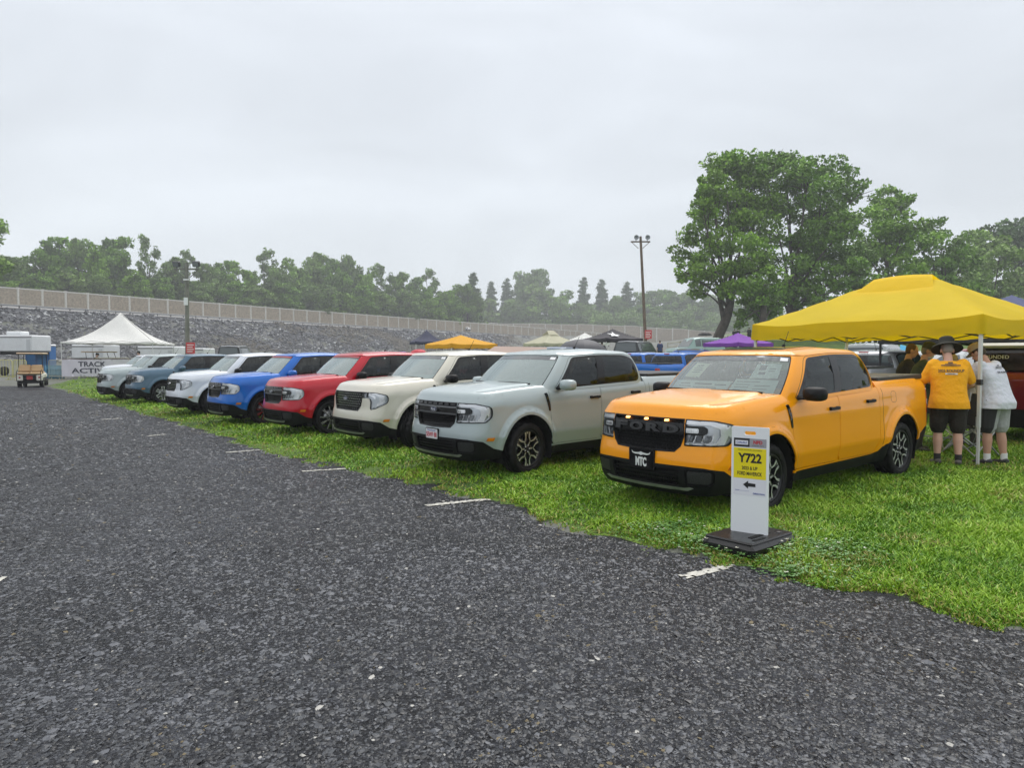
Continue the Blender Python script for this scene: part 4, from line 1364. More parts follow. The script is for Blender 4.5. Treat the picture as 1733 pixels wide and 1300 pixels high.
# guardrail
GAL = mat('galvanised_steel', (.20, .21, .22), .45, .8)
gr_ = empty('guardrail', line_pt(0, 6.3, float(road_z(0))))
tag(gr_, 'long grey steel guardrail along the top of the rock slope', 'guardrail')
g0 = Vector(gr_.location)
g = G()
N = 96
for k in range(N):
    s = -.55 + k * 3.2 / N; s2 = s + 3.2 / N
    a = Vector(line_pt(s, 6.6, float(road_z(s)) + .75)); b = Vector(line_pt(s2, 6.6, float(road_z(s2)) + .75))
    for dz in (-.10, .10):
        g.add([a + Vector((0, 0, dz - .09)) - g0, b + Vector((0, 0, dz - .09)) - g0, b + Vector((.06, -.05, dz)) - g0, a + Vector((.06, -.05, dz)) - g0, b + Vector((0, 0, dz + .09)) - g0, a + Vector((0, 0, dz + .09)) - g0], [(0, 1, 2, 3), (3, 2, 4, 5)])
g.build('rail', [GAL], gr_)
pg = G(); pg.box(-.11, .11, -.11, .11, -.1, 1.0)
p0 = None
for k in range(N):
    s = -.55 + k * 3.2 / N
    if p0 is None: p0 = pg.build('post', [mat('weathered_timber', (.12, .105, .085), .85, var=.3)], gr_); p = p0
    else: p = copy_tree(p0, gr_)
    p.location = Vector(line_pt(s, 6.2, float(road_z(s)))) - g0
# noise walls
M_STONEP = mat('stone_pattern_panel', (.44, .37, .28), .85, col2=(.26, .22, .17), vscale=2.2, det=6, bump=.5, bscale=5, bdist=.1)
M_CONC = mat('pale_concrete', (.62, .61, .56), .8, var=.12, vscale=3)
def noise_wall(name, label, pts, zb, H, steps):
    """pts: list of (x, y) post positions; zb: base heights"""
    root = empty(name, (pts[0][0], pts[0][1], zb[0])); tag(root, label, 'noise wall')
    c = Vector(root.location)
    pm = G(); pm.box(-.22, .22, -.3, .3, -1.5, H + .12)
    post0 = None
    for i, (x, y) in enumerate(pts):
        if post0 is None: post0 = pm.build('post', [M_CONC], root); p = post0
        else: p = copy_tree(post0, root)
        p.location = Vector((x, y, zb[i] + steps[i])) - c
        if i + 1 < len(pts):
            x2, y2 = pts[i+1]; d = Vector((x2 - x, y2 - y, 0)); L = d.length; d /= L; n = Vector((-d.y, d.x, 0))
            g = G()
            z0, z1 = zb[i] - 1.5, zb[i] + H - .28 + steps[i]
            z0b, z1b = zb[i+1] - 1.5, zb[i+1] + H - .28 + steps[i]
            A = Vector((x, y, 0)) - c + d * .2; B = Vector((x2, y2, 0)) - c - d * .2
            def slab(za, zb_, zc, zd, t, m):
                V = [A + n*t + Vector((0,0,za)), B + n*t + Vector((0,0,zb_)), B + n*t + Vector((0,0,zd)), A + n*t + Vector((0,0,zc)),
                     A - n*t + Vector((0,0,za)), B - n*t + Vector((0,0,zb_)), B - n*t + Vector((0,0,zd)), A - n*t + Vector((0,0,zc))]
                g.add(V, [(0,1,2,3), (7,6,5,4), (3,2,6,7), (0,4,5,1)], m)
            slab(z0, z0b, z1, z1b, .13, 0); slab(z1, z1b, z1 + .28, z1b + .28, .2, 1)
            g.build('panel', [M_STONEP, M_CONC], root)
    return root
n1 = int(3.15 * WL / 4.9)
pts = [tuple((W0 + WD * (-.45 + k * 4.9 / WL))) for k in range(n1)]
sv = [-.45 + k * 4.9 / WL for k in range(n1)]
noise_wall('noise_wall', 'long noise wall of brown stone panels with pale posts above the rock slope', pts, [float(wall_base(s)) for s in sv], 3.55, [0] * n1)
p2 = []; z2 = []; st = []
for k in range(19):
    t = k / 18
    px = lerp(815, 1300, t); Y = lerp(402, 330, t)
    ztop_y = np.interp(px, [815, 964, 1048, 1147, 1300], [547, 549, 551, 557, 567.5])
    q = at(px, float(ztop_y), Y)
    p2.append((q.x, q.y)); z2.append(q.z - 6.4); st.append(.25 if k % 3 == 0 else 0)
noise_wall('noise_wall', 'farther noise wall with stepped top rising behind the dark tents', p2, z2, 6.4, st)
# ------------------------------------------------------------------ trees
BARK = mat('bark', (.075, .062, .05), .9, var=.4, vscale=3, bump=.8, bscale=12, bdist=.08)
LEAVES = {}
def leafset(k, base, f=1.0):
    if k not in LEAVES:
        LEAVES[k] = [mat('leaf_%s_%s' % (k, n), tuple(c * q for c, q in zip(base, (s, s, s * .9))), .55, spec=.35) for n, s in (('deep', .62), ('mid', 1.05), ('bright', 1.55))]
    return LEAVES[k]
def leaves(blobs, per, size, seed, sub=16, droop=.0, tight=.36):
    """blobs (x, y, z, r): sub-clumps over each blob, leaves over each sub-clump"""
    r = np.random.default_rng(seed)
    C = []; tone = []
    for (bx, by, bz, br) in blobs:
        k = max(6, int(sub))
        d = r.normal(size=(k, 3)); d /= np.linalg.norm(d, axis=1)[:, None]
        rad = br * (.45 + .62 * r.random(k))
        cc = np.array([bx, by, bz]) + d * rad[:, None] * [1, 1, .85]
        cr = br * tight * (.6 + .8 * r.random(k))
        n = np.maximum(8, (per * (br ** 2) * (cr / (br * tight)) ** 2 / k).astype(int))
        for c, q, m in zip(cc, cr, n):
            e = r.normal(size=(m, 3)); e /= np.linalg.norm(e, axis=1)[:, None]
            p = c + e * (q * (.55 + .55 * r.random(m)))[:, None] * [1.15, 1.15, .7]
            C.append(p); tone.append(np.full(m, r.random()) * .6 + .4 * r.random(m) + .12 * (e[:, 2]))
    C = np.concatenate(C); tone = np.concatenate(tone); n = len(C)
    a = r.normal(size=(n, 3)); a /= np.linalg.norm(a, axis=1)[:, None]
    b = np.cross(a, r.normal(size=(n, 3))); b /= np.linalg.norm(b, axis=1)[:, None]
    s = size * (.6 + .8 * r.random(n))[:, None]
    V = np.stack([C + a*s*.6, C + b*s*.38, C - a*s*.6, C - b*s*.38], 1)
    F = np.arange(4 * n).reshape(n, 4)
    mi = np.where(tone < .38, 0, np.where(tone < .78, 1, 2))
    return V.reshape(-1, 3), F, mi
def limbs(base, blobs, r0, seed, fork=.35, top=None):
    r = np.random.default_rng(seed); g = G()
    base = Vector(base)
    zmax = max(b[2] for b in blobs); cx = sum(b[0] for b in blobs) / len(blobs); cy = sum(b[1] for b in blobs) / len(blobs)
    top = Vector(top) if top else Vector((lerp(base.x, cx, .6), lerp(base.y, cy, .6), base.z + (zmax - base.z) * fork))
    mid = (base + top) / 2 + Vector(((r.random() - .5) * .6, (r.random() - .5) * .6, 0))
    P = catmull([tuple(base + Vector((0, 0, -.4))), tuple(base + Vector((0, 0, .8))), tuple(mid), tuple(top)], 5)
    rad = [r0 * (1.5 if i == 0 else lerp(1.08, .72, i / (len(P) - 1))) for i in range(len(P))]
    g.tube(P, rad, 10)
    for b in sorted(blobs, key=lambda q: q[2]):
        c = Vector(b[:3]); t = .55 + .45 * r.random()
        st = Vector(P[int((len(P) - 1) * t)])
        m1 = st.lerp(c, .4) + Vector(((r.random() - .5), (r.random() - .5), .8 + r.random())) * b[3] * .25
        Q = catmull([tuple(st), tuple(m1), tuple(c)], 5)
        L = len(Q); ra = r0 * (.22 + .25 * r.random())
        g.tube(Q, [lerp(ra, .05, i / (L - 1)) for i in range(L)], 6)
        for k in range(4):
            e = c + Vector((r.normal(), r.normal(), r.normal() * .6)) * b[3] * .55
            g.tube([Q[-2 - k % 3], tuple((Vector(Q[-2]) + e) / 2 + Vector((0, 0, .2))), tuple(e)], [ra * .3, ra * .2, .025], 4, cap=False)
    return g
def px_tree(name, label, Y, base_px, blobs_px, per, size, seed, leafk, depth=.8, group=None, r0=.6, fork=.35, top=None, sub=16):
    r = random.Random(seed)
    bl = []
    bx = at(base_px, 600, Y).x; bz = tz(bx, Y)
    for (x, y, rad) in blobs_px:
        dY = (r.random() - .5) * 2 * depth * 5
        q = at(x, y, Y + dY); bl.append((q.x - bx, q.y - Y, q.z - bz, rad / FPX * (Y + dY)))
    # the far side of the crown, unseen in the photograph
    root = empty(name, (bx, Y, bz)); tag(root, label, 'tree', group)
    V, F, mi = leaves(bl, per, size, seed, sub)
    tp = None
    if top: q = at(top[0], top[1], Y); tp = (q.x - bx, 0, q.z - bz)
    limbs((0, 0, 0), bl, r0, seed, fork, tp).build('trunk', [BARK], root)
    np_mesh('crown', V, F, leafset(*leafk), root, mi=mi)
    return root
LA = ('maple', (.175, .315, .030)); LB = ('oak', (.140, .265, .030)); LC = ('far', (.150, .245, .060)); LD = ('pale', (.19, .30, .07)); LP = ('pine', (.085, .150, .055))
A = [(1226, 283, 30), (1204, 325, 34), (1252, 292, 38), (1232, 362, 46), (1188, 395, 30), (1166, 428, 28), (1162, 462, 22), (1200, 452, 38), (1248, 430, 46), (1280, 370, 46), (1238, 492, 24), (1188, 490, 20), (1290, 455, 34), (1205, 300, 22), (1190, 352, 22), (1270, 322, 36)]
px_tree('shade_tree', 'big leafy tree with leaning trunk, leftmost of the large trees right of the light pole', 84, 1214, A, 250, .34, 101, LA, .8, 'large shade trees on the grassy rise', .62, .45, (1240, 480))
B = [(1292, 278, 34), (1330, 284, 38), (1368, 300, 38), (1412, 292, 28), (1438, 322, 24), (1402, 342, 40), (1330, 342, 52), (1378, 392, 48), (1432, 384, 28), (1340, 425, 48), (1425, 430, 38), (1380, 462, 42), (1312, 492, 32), (1275, 512, 24), (1348, 500, 28), (1442, 462, 28), (1402, 502, 34), (1295, 530, 20), (1440, 500, 32), (1380, 530, 30), (1425, 530, 28)]
px_tree('shade_tree', 'tallest and widest shade tree with dense green crown rising over the yellow canopy', 88, 1338, B, 250, .34, 102, LB, .9, 'large shade trees on the grassy rise', .6, .4, (1345, 470))
px_tree('shade_tree', 'smaller shade tree with dark upright trunk between the leaning tree and the wide tree', 80, 1292, [(1262, 520, 18), (1285, 505, 24), (1312, 520, 20), (1255, 545, 12), (1290, 478, 28), (1322, 545, 12)], 250, .33, 103, LB, .5, 'large shade trees on the grassy rise', .42, .6, (1293, 500))
Cc = [(1502, 332, 22), (1524, 348, 22), (1478, 378, 34), (1530, 380, 36), (1462, 428, 32), (1502, 425, 42), (1550, 425, 40), (1530, 475, 38), (1470, 480, 34), (1500, 350, 22), (1480, 515, 34), (1520, 515, 34)]
px_tree('shade_tree', 'tree with narrow leafy top right of the tallest tree, above the canopy ridge', 94, 1500, Cc, 200, .38, 104, LA, .9, 'large shade trees on the grassy rise', .5)
C2 = [(1592, 386, 20), (1596, 425, 34), (1622, 455, 26), (1580, 472, 36), (1610, 490, 34), (1570, 400, 18), (1560, 510, 34), (1600, 525, 34), (1635, 505, 30)]
px_tree('shade_tree', 'rounded tree behind the right slope of the yellow canopy', 98, 1596, C2, 200, .40, 105, LB, .9, 'large shade trees on the grassy rise', .45)
D = [(1642, 418, 30), (1662, 448, 32), (1692, 436, 34), (1702, 478, 32), (1650, 486, 36), (1625, 470, 28), (1690, 515, 34), (1660, 520, 30)]
px_tree('shade_tree', 'hazy green tree above the navy tent peak at the right edge', 118, 1668, D, 115, .52, 106, LD, 1, 'large shade trees on the grassy rise', .45)
E_ = [(1680, 396, 24), (1708, 394, 26), (1733, 398, 30), (1762, 420, 36), (1728, 436, 32), (1770, 470, 36), (1740, 480, 30)]
px_tree('shade_tree', 'dark broad tree at the far right edge of the photo', 140, 1728, E_, 95, .62, 107, LP, 1, 'large shade trees on the grassy rise', .5)
px_tree('shade_tree', 'tree cut by the left edge with one leafy branch in the sky', 120, -60, [(0, 388, 12), (-20, 400, 25), (-50, 390, 40), (-80, 430, 50), (-30, 440, 35), (-60, 480, 40)], 110, .5, 108, LA, 1, None, .5)

def proto_tree(seed, H, W, leafk, kind='round', per=70, size=.72):
    r = random.Random(seed)
    root = empty('woodland_tree')
    bl = []
    if kind == 'round':
        nb = 13
        for i in range(nb):
            t = (i + .5) / nb; h = lerp(.30, .93, t); wr = math.sin(math.pi * (h - .12) / .95) ** .6
            a = r.random() * 6.28; rad = W * .34 * wr * r.random() ** .5
            bl.append((rad * math.cos(a) * 1.2, rad * math.sin(a) * 1.2, h * H, W * (.20 + .08 * r.random()) * (1.0 if h < .8 else .7)))
    elif kind == 'airy':
        for i in range(24):
            h = lerp(.22, .97, i / 23); a = r.random() * 6.28; rad = W * .36 * r.random() ** .5
            bl.append((rad * math.cos(a), rad * math.sin(a), h * H, W * (.11 + .08 * r.random())))
    else:
        n = 13
        for i in range(n):
            h = lerp(.22, .98, i / (n - 1)); wr = (1 - h) ** .65 * .9 + .12
            for k in range(5 if h < .9 else 1):
                a = r.random() * 6.28; rad = W * .48 * wr * (.35 + .75 * r.random()) if h < .9 else 0
                bl.append((rad * math.cos(a), rad * math.sin(a), h * H + .4 * r.random(), W * (.11 + .05 * r.random()) * (.5 + .7 * wr)))
    if kind != 'pine': V, F, mi = leaves(bl, per * (1.0 if kind == 'round' else 1.6), size * (1 if kind == 'round' else .8), seed, 12, tight=.42)
    else:               # tiers of flat, ragged boughs
        q = np.random.default_rng(seed); C = []
        for h in np.linspace(.25, .97, 15):
            for k in range(7 if h < .9 else 4):
                a = q.random() * 6.28; L = W * .52 * ((1 - h) ** .7 + .10) * (.35 + .85 * q.random()); m = int(70 * L) + 25
                t = q.random(m) ** .6; up = .12 * L * q.random()
                C.append(np.c_[t * L * math.cos(a) + q.normal(size=m) * .32, t * L * math.sin(a) + q.normal(size=m) * .32, h * H + t * up + q.normal(size=m) * .22 + q.normal() * .15])
        C = np.concatenate(C); n = len(C); aa = q.normal(size=(n, 3)); aa /= np.linalg.norm(aa, axis=1)[:, None]; bb = np.cross(aa, q.normal(size=(n, 3))); bb /= np.linalg.norm(bb, axis=1)[:, None]
        s_ = .42 * (.6 + .8 * q.random(n))[:, None]
        V = np.stack([C + aa*s_*.7, C + bb*s_*.35, C - aa*s_*.7, C - bb*s_*.35], 1).reshape(-1, 3); F = np.arange(4 * n).reshape(n, 4); mi = q.choice(3, n, p=[.4, .45, .15])
    g = limbs((0, 0, 0), bl if kind == 'round' else bl[::3] if kind == 'airy' else [(0, 0, H * .9, .4)], H * .016, seed, .55 if kind != 'pine' else .95, (0, 0, H * (.6 if kind != 'pine' else .93)))
    g.build('trunk', [BARK], root)
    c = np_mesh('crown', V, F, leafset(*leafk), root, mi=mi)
    return root
PR = [proto_tree(1, 20, 13, LB), proto_tree(2, 20, 12, LA), proto_tree(3, 19, 14, LC), proto_tree(4, 20, 11, LD), proto_tree(5, 21, 11, LC, "airy", 60, .6), proto_tree(6, 24, 10, LP, "pine", 80, .6), proto_tree(7, 22, 9, LP, "pine", 80, .6)]
PRH = [20, 20, 19, 20, 21, 24, 22]
def wz(px):          # distance of the noise wall at a column
    s = np.linspace(-.6, 3.2, 400); P = W0 + WD * s[:, None]
    return float(np.interp(px, 866.5 + FPX * P[:, 0] / P[:, 1], P[:, 1]))
FT = [  # column, top row, width px, kind, extra distance, look
 (-25, 420, 70, 0, 14, 'dark round'), (12, 432, 55, 2, 12, 'round'), (48, 438, 46, 1, 18, 'low'), (88, 398, 62, 0, 14, 'tall dark'), (128, 402, 52, 2, 22, 'tall'), (160, 415, 42, 1, 10, 'middling'),
 (196, 396, 60, 0, 16, 'tall broad'), (252, 402, 38, 4, 12, 'tall airy'), (292, 432, 42, 3, 18, 'pale'), (318, 425, 34, 4, 14, 'airy'), (352, 445, 40, 2, 12, 'low'), (378, 438, 46, 0, 20, 'dark round'), (412, 444, 44, 1, 14, 'green'),
 (446, 426, 44, 4, 18, 'tall airy'), (470, 452, 40, 2, 12, 'low'), (500, 440, 44, 1, 18, 'green'), (530, 424, 46, 3, 22, 'tall pale'), (562, 434, 44, 0, 16, 'dark'), (592, 432, 44, 2, 22, 'tall'), (622, 452, 36, 1, 14, 'green'),
 (650, 450, 40, 4, 18, 'airy'), (676, 458, 36, 3, 14, 'pale'), (706, 466, 40, 0, 16, 'dark'), (728, 459, 34, 4, 20, 'airy'), (762, 482, 40, 1, 12, 'low bright'), (800, 462, 38, 5, 18, 'conifer'), (792, 480, 40, 2, 10, 'round'),
 (832, 478, 34, 6, 14, 'conifer'), (858, 472, 34, 5, 20, 'conifer'), (905, 456, 56, 2, 26, 'broad hazy'), (908, 478, 54, 3, 8, 'bright front'), (880, 466, 34, 6, 24, 'conifer'), (950, 492, 46, 1, 10, 'low bright'), (988, 470, 34, 5, 18, 'tall conifer'),
 (1018, 474, 32, 6, 22, 'conifer'), (1040, 500, 36, 2, 12, 'low'), (1062, 478, 36, 5, 16, 'conifer'), (1100, 492, 46, 2, 22, 'hazy'), (1132, 488, 48, 0, 26, 'hazy'), (1168, 486, 50, 3, 24, 'hazy'), (1200, 498, 44, 2, 18, 'hazy'), (1235, 505, 44, 0, 22, 'hazy'), (1275, 515, 48, 2, 20, 'hazy'),
 (108, 455, 52, 3, 6, 'short pale'), (70, 462, 44, 0, 6, 'short dark'), (25, 468, 50, 1, 6, 'short'), (150, 462, 44, 2, 6, 'short'), (225, 458, 46, 1, 6, 'short'), (270, 466, 44, 0, 6, 'short dark'), (335, 474, 44, 2, 6, 'short'),
 (395, 476, 50, 0, 6, 'short dark'), (435, 480, 46, 3, 6, 'short pale'), (485, 478, 46, 0, 6, 'short dark'), (540, 480, 50, 2, 6, 'short'), (575, 486, 44, 1, 6, 'short'), (610, 482, 46, 0, 6, 'short dark'), (645, 490, 40, 3, 6, 'short pale'),
 (690, 492, 44, 2, 6, 'short'), (735, 496, 44, 1, 6, 'short bright'), (770, 500, 36, 0, 6, 'short dark'), (825, 504, 44, 3, 6, 'short bright'), (868, 506, 44, 2, 6, 'short'), (985, 512, 44, 2, 8, 'short'), (1080, 515, 50, 0, 10, 'short dark'), (1125, 518, 50, 1, 10, 'short'), (1180, 520, 50, 2, 10, 'short'), (1225, 530, 40, 3, 8, 'short bright')]
KINDW = ['leafy', 'leafy', 'leafy', 'pale green', 'thin leaved', 'dark needled', 'dark needled']
usedp = set()
lm = [(0, 'at the left edge'), (115, 'left of the white marquee peak'), (230, 'above the white marquee'), (315, 'beside the light pole with floodlights'), (420, 'between light pole and blue pickup'), (520, 'above the blue pickup'), (640, 'above the red pickup'), (760, 'above the orange tent'), (880, 'above the cream pickup'), (1000, 'above the grey green pickup'), (1085, 'by the tall brown light pole'), (1190, 'left of the big shade tree'), (1290, 'behind the big shade tree')]
seen_l = {}
for i, (px, ty, w, k, ex, look) in enumerate(FT):
    Y = wz(px) + ex if px < 1000 else 352 + ex
    if px > 800: Y = max(Y, 405 + ex)
    q = at(px, ty, Y); bz = tz(q.x, Y)
    Hh = q.z - bz; 
    if k not in usedp: t = PR[k]; usedp.add(k)
    else: t = copy_tree(PR[k])
    base_w = [13, 12, 14, 11, 11, 10, 9][k]
    sw = w / FPX * Y / base_w * 1.12
    t.location = (q.x, Y, bz - .3); t.scale = (sw, sw, Hh / PRH[k] / .98); t.rotation_euler = (0, 0, (i * 2.4) % 6.28)
    near = min(lm, key=lambda a: abs(a[0] - px))
    kindn = KINDW[k]
    words = [w_ for w_ in look.split()]
    if k > 4: kindn = 'dark'
    lab = ' '.join(dict.fromkeys(words + (['conifer'] if k > 4 and 'conifer' not in words else ['tree'] if k <= 4 else []))) + ' behind noise wall, ' + near[1]
    lab = kindn + ' ' + lab if k <= 4 else lab
    base_l = lab; n_l = seen_l.get(base_l, 0); seen_l[base_l] = n_l + 1
    if n_l: lab += (', right one', ', third one', ', fourth one')[n_l - 1]
    tag(t, lab, 'tree', 'trees behind the noise walls')
# undergrowth that closes the wood at its foot
def hedge():
    r = np.random.default_rng(77); bl = []
    for px in range(-40, 1330, 9):
        Y = (wz(px) if px < 800 else max(wz(px), 400)) + 12 + 10 * r.random() if px < 1000 else 380 + 20 * r.random()
        q = at(px, 560, Y); bl.append((q.x, Y, tz(q.x, Y) + 3 + 6.0 * r.random(), 4.2 * Y / 200))
    V, F, mi = leaves(bl, 14, .9, 5, 12)
    o = np_mesh('undergrowth', V, F, leafset(*LC), mi=mi); tag(o, 'dark leafy undergrowth along the foot of the wood behind the walls', 'bushes', kind='stuff')
hedge()
# ------------------------------------------------------------------ canopies
STEEL = mat('white_steel', (.62, .63, .63), .35, .1)
FRAMEB = mat('black_frame', (.02, .02, .022), .4)
def fabric(name, col, thin=.25):
    if name in MATS: return MATS[name]
    m = mat(name, col, .75, bump=.25, bscale=5, bdist=.05, var=.06, vscale=1.3)
    nt = m.node_tree; b = nt.nodes['Principled BSDF']; out = nt.nodes['Material Output']
    t = nt.nodes.new('ShaderNodeBsdfTranslucent'); t.inputs[0].default_value = (*col, 1)
    mx = nt.nodes.new('ShaderNodeMixShader'); mx.inputs[0].default_value = thin
    nt.links.new(b.outputs[0], mx.inputs[1]); nt.links.new(t.outputs[0], mx.inputs[2]); nt.links.new(mx.outputs[0], out.inputs[0])
    return m
def popup(name, label, cx, cy, z0, yaw, w, d, eave, peak, fab, valance=.25, leg=STEEL, ridge=0.0, sag=.35, legs=True, cat='tent', vent=None, group='pop-up canopies over the show field', legh=None):
    """canopy on four legs; w along local x, d along local y; eave = height of the valance's lower hem"""
    root = empty(name, (cx, cy, z0), yaw); tag(root, label, cat, group)
    g = G()
    ev = eave + valance
    def roofp(u, v):
        x = (u - .5) * w; y = (v - .5) * d
        rx = max(0, abs(x) - ridge / 2) / max(1e-6, (w - ridge) / 2); ry = abs(y) / (d / 2)
        t = max(rx, ry)
        s = 1 - t
        edge = min(rx, ry) if t > 0 else 0
        h = (1 - sag) * s + sag * s ** 2.0
        z = ev + (peak - ev) * h
        z -= .05 * math.sin(math.pi * min(1, edge / max(t, 1e-6))) * t * .8 if t > 0 else 0   # cloth drawn in between the ribs
        sg = .03 * (1 - (2 * u - 1) ** 2) if ry > .999 else .03 * (1 - (2 * v - 1) ** 2) if rx > .999 else 0
        return (x, y, z - sg)
    n = 24
    g.grid(roofp, n, n, 0, True)
    # valance
    ring = [(i / n, 0) for i in range(n)] + [(1, i / n) for i in range(n)] + [(1 - i / n, 1) for i in range(n)] + [(0, 1 - i / n) for i in range(n)]
    V = []; r = random.Random(int(w * 1000) + int(cx * 10))
    for (u, v) in ring:
        p = roofp(u, v); wv = .012 * math.sin(u * 40 + v * 31)
        V.append(p); V.append((p[0] * (1 + .004) + wv * (abs(v - .5) > .49), p[1] * 1.004 + wv, ev - valance + .015 * math.sin(u * 25 + v * 19)))
    k = len(ring)
    g.add(V, [(2*i, 2*i+1, (2*i+3) % (2*k), (2*i+2) % (2*k)) for i in range(k)], 0, True)
    g.build('canopy', [fab], root)
    if vent:
        g = G(); q = .5
        a, b = vent
        V = [(-a, -b, peak - .30), (a, -b, peak - .30), (a, b, peak - .30), (-a, b, peak - .30), (-a*.5, 0, peak + .10), (a*.5, 0, peak + .10)]
        # raised cap, open at its ends
        g.grid(lambda u, v: (lerp(-a, a, u) * (1 - .32 * (1 - abs(2*v - 1))), lerp(-b, b, v), peak - .28 + .36 * (1 - abs(2*v - 1)) ** .9 + .03 * math.sin(u * math.pi)), 10, 10, 0, True)
        g.build('vent_cap', [fab], root)
    if legs:
        for (sx_, sy_) in ((-1, -1), (1, -1), (1, 1), (-1, 1)):
            g = G(); x, y = sx_ * (w / 2 - .04), sy_ * (d / 2 - .04)
            lz = tz(*( (Matrix.Rotation(yaw, 2) @ Vector((x, y)) + Vector((cx, cy)))[:])) - z0
            g.box(x - .022, x + .022, y - .022, y + .022, lz + .55, ev - .03, 0, bev=.004)
            g.box(x - .016, x + .016, y - .016, y + .016, lz + .01, lz + .6, 0)
            g.box(x - .035, x + .035, y - .035, y + .035, lz + 1.15, lz + 1.23, 1, bev=.01)
            g.lathe([(0, .02), (.14, .018), (.15, .0)], 14, 1, 'z', (x, y, lz))
            g.build('leg', [leg, FRAMEB], root)
        g = G(); zt_ = ev - valance + .10
        def truss(p, q, m):
            P = [Vector(p).lerp(Vector(q), i / m) for i in range(m + 1)]
            for i in range(m):
                for a, b in ((0, .2), (.2, 0)):
                    g.tube([P[i] + Vector((0, 0, -a)), P[i+1] + Vector((0, 0, -b))], .011, 5, 1 if leg is FRAMEB else 1)
        c = [(-w/2+.04, -d/2+.04, zt_+.08), (w/2-.04, -d/2+.04, zt_+.08), (w/2-.04, d/2-.04, zt_+.08), (-w/2+.04, d/2-.04, zt_+.08)]
        for i in range(4): truss(c[i], c[(i+1) % 4], 4 if (i % 2 == 0) == (w > d) else 3)
        for p in c: g.tube([Vector(p), Vector((0, 0, peak - .08))], .012, 5, 1)
        g.tube([(0, 0, zt_ + .1), (0, 0, peak - .06)], .02, 6, 1)
        g.build('frame_truss', [leg, mat('truss_grey', (.10, .10, .10), .4, .5)], root)
    return root
YEL = fabric('yellow_canopy_cloth', (.90, .66, .006), .45)
# the big yellow canopy: near corner and left corner seen in the photograph
c1 = ground(1657, 803); P1 = np.array(c1.xy)
P2 = P1 + 3.9 * np.array([math.cos(R(122.5)), math.sin(R(122.5))])
ax_ = (P2 - P1); Lw = np.linalg.norm(ax_); ax_ /= Lw
perp = np.array([ax_[1], -ax_[0]])
W_, D_ = Lw, 2.95
C_ = P1 + ax_ * W_ / 2 + perp * D_ / 2
z_y = tz(*C_)
popup('canopy_tent', 'large bright yellow canopy over the people at the right', C_[0], C_[1], z_y, math.atan2(ax_[1], ax_[0]), W_, D_, 1.965 - z_y, 2.95 - z_y, YEL, .285, ridge=1.2, sag=.10, vent=(.74, .42))
def pxtent(name, label, px, Y, peak_y, eave_y, wpx, yaw, fab, **k):
    """popup placed by the column and rows of its peak and hem at distance Y"""
    p = at(px, peak_y, Y); e = at(px, eave_y, Y); z0 = tz(p.x, Y); w = k.pop('w', None) or wpx / FPX * Y / (abs(math.cos(yaw)) + abs(math.sin(yaw)))
    return popup(name, label, p.x, Y, z0, yaw, w, k.pop('d', w), e.z - z0, p.z - z0, fab, **k)
WHT = fabric('white_tent_cloth', (.74, .74, .72), .15)
mq = pxtent('marquee_tent', 'white high peaked marquee left of the light pole', 204, 51, 529, 583, 160, R(12), WHT, valance=.12, sag=.75, group='pop-up canopies over the show field')
pxtent('canopy_tent', 'small dark navy tent with white lettering left of the orange tent', 722, 62, 558, 583, 62, R(20), fabric('navy_cloth', (.035, .04, .085), .1), sag=.5)
pxtent('canopy_tent', 'orange yellow tent behind the cream pickup', 780, 38, 567, 590, 124, R(35), fabric('orange_canopy_cloth', (.80, .40, .015), .25), sag=.2)
pxtent('canopy_tent', 'cream coloured tent with flat vent left of the white tent', 932, 58, 562, 586, 92, R(30), fabric('cream_cloth', (.52, .50, .37), .2), sag=.2, vent=(.5, .5))
pxtent('canopy_tent', 'small white tent peak between cream tent and black tent', 990, 64, 563, 584, 80, R(30), WHT, sag=.3)
bt = pxtent('canopy_tent', 'black tent with two white star shapes on its roof', 1037, 50, 556, 579, 96, R(25), fabric('black_cloth', (.028, .026, .034), .05), sag=.55)
pxtent('canopy_tent', 'purple tent in front of the leaning shade tree', 1249, 44, 563, 587, 108, R(28), fabric('purple_cloth', (.22, .05, .42), .2), sag=.45)
pxtent('canopy_tent', 'navy blue tent rising behind the yellow canopy at the right edge', 1712, 27, 499, 536, 150, R(30), fabric('dusk_blue_cloth', (.045, .06, .16), .1), sag=.2)
pxtent('canopy_tent', 'black hemmed canopy just behind the yellow one, seen as a dark strip', 1680, 17.5, 566, 582, 330, R(31), fabric('dark_grey_cloth', (.03, .03, .032), .05), sag=.1, w=4.6, d=3.05, leg=FRAMEB, valance=.14)
def slab_roof(name, label, pts, m, legs=True):
    c = sum((Vector(p) for p in pts), Vector()) / len(pts); z0 = tz(c.x, c.y)
    root = empty(name, (c.x, c.y, z0)); tag(root, label, 'tent')
    g = G(); q = [Vector(p) - Vector(root.location) for p in pts]
    g.grid(lambda u, v: q[0].lerp(q[1], u).lerp(q[3].lerp(q[2], u), v) - Vector((0, 0, .12 * math.sin(math.pi * u) * math.sin(math.pi * v))), 10, 10)
    g.build('canopy', [m], root)
    if legs:
        for p in q:
            gg = G(); gg.tube([(p.x, p.y, tz(p.x + c.x, p.y + c.y) - z0), (p.x, p.y, p.z)], .02, 6); gg.build('leg', [STEEL], root)
slab_roof('awning', 'tan sloping awning between the cream and grey green pickups', [at(838, 586, 30), at(925, 588, 30), at(925, 606, 26), at(812, 601, 26)], fabric('tan_cloth', (.36, .26, .22), .1))
slab_roof('awning', 'bright sky blue shade cloth behind the grey pickup', [at(1524, 583, 42), at(1546, 590, 42), at(1546, 600, 39), at(1520, 598, 39)], fabric('sky_blue_cloth', (.05, .38, .65), .2))
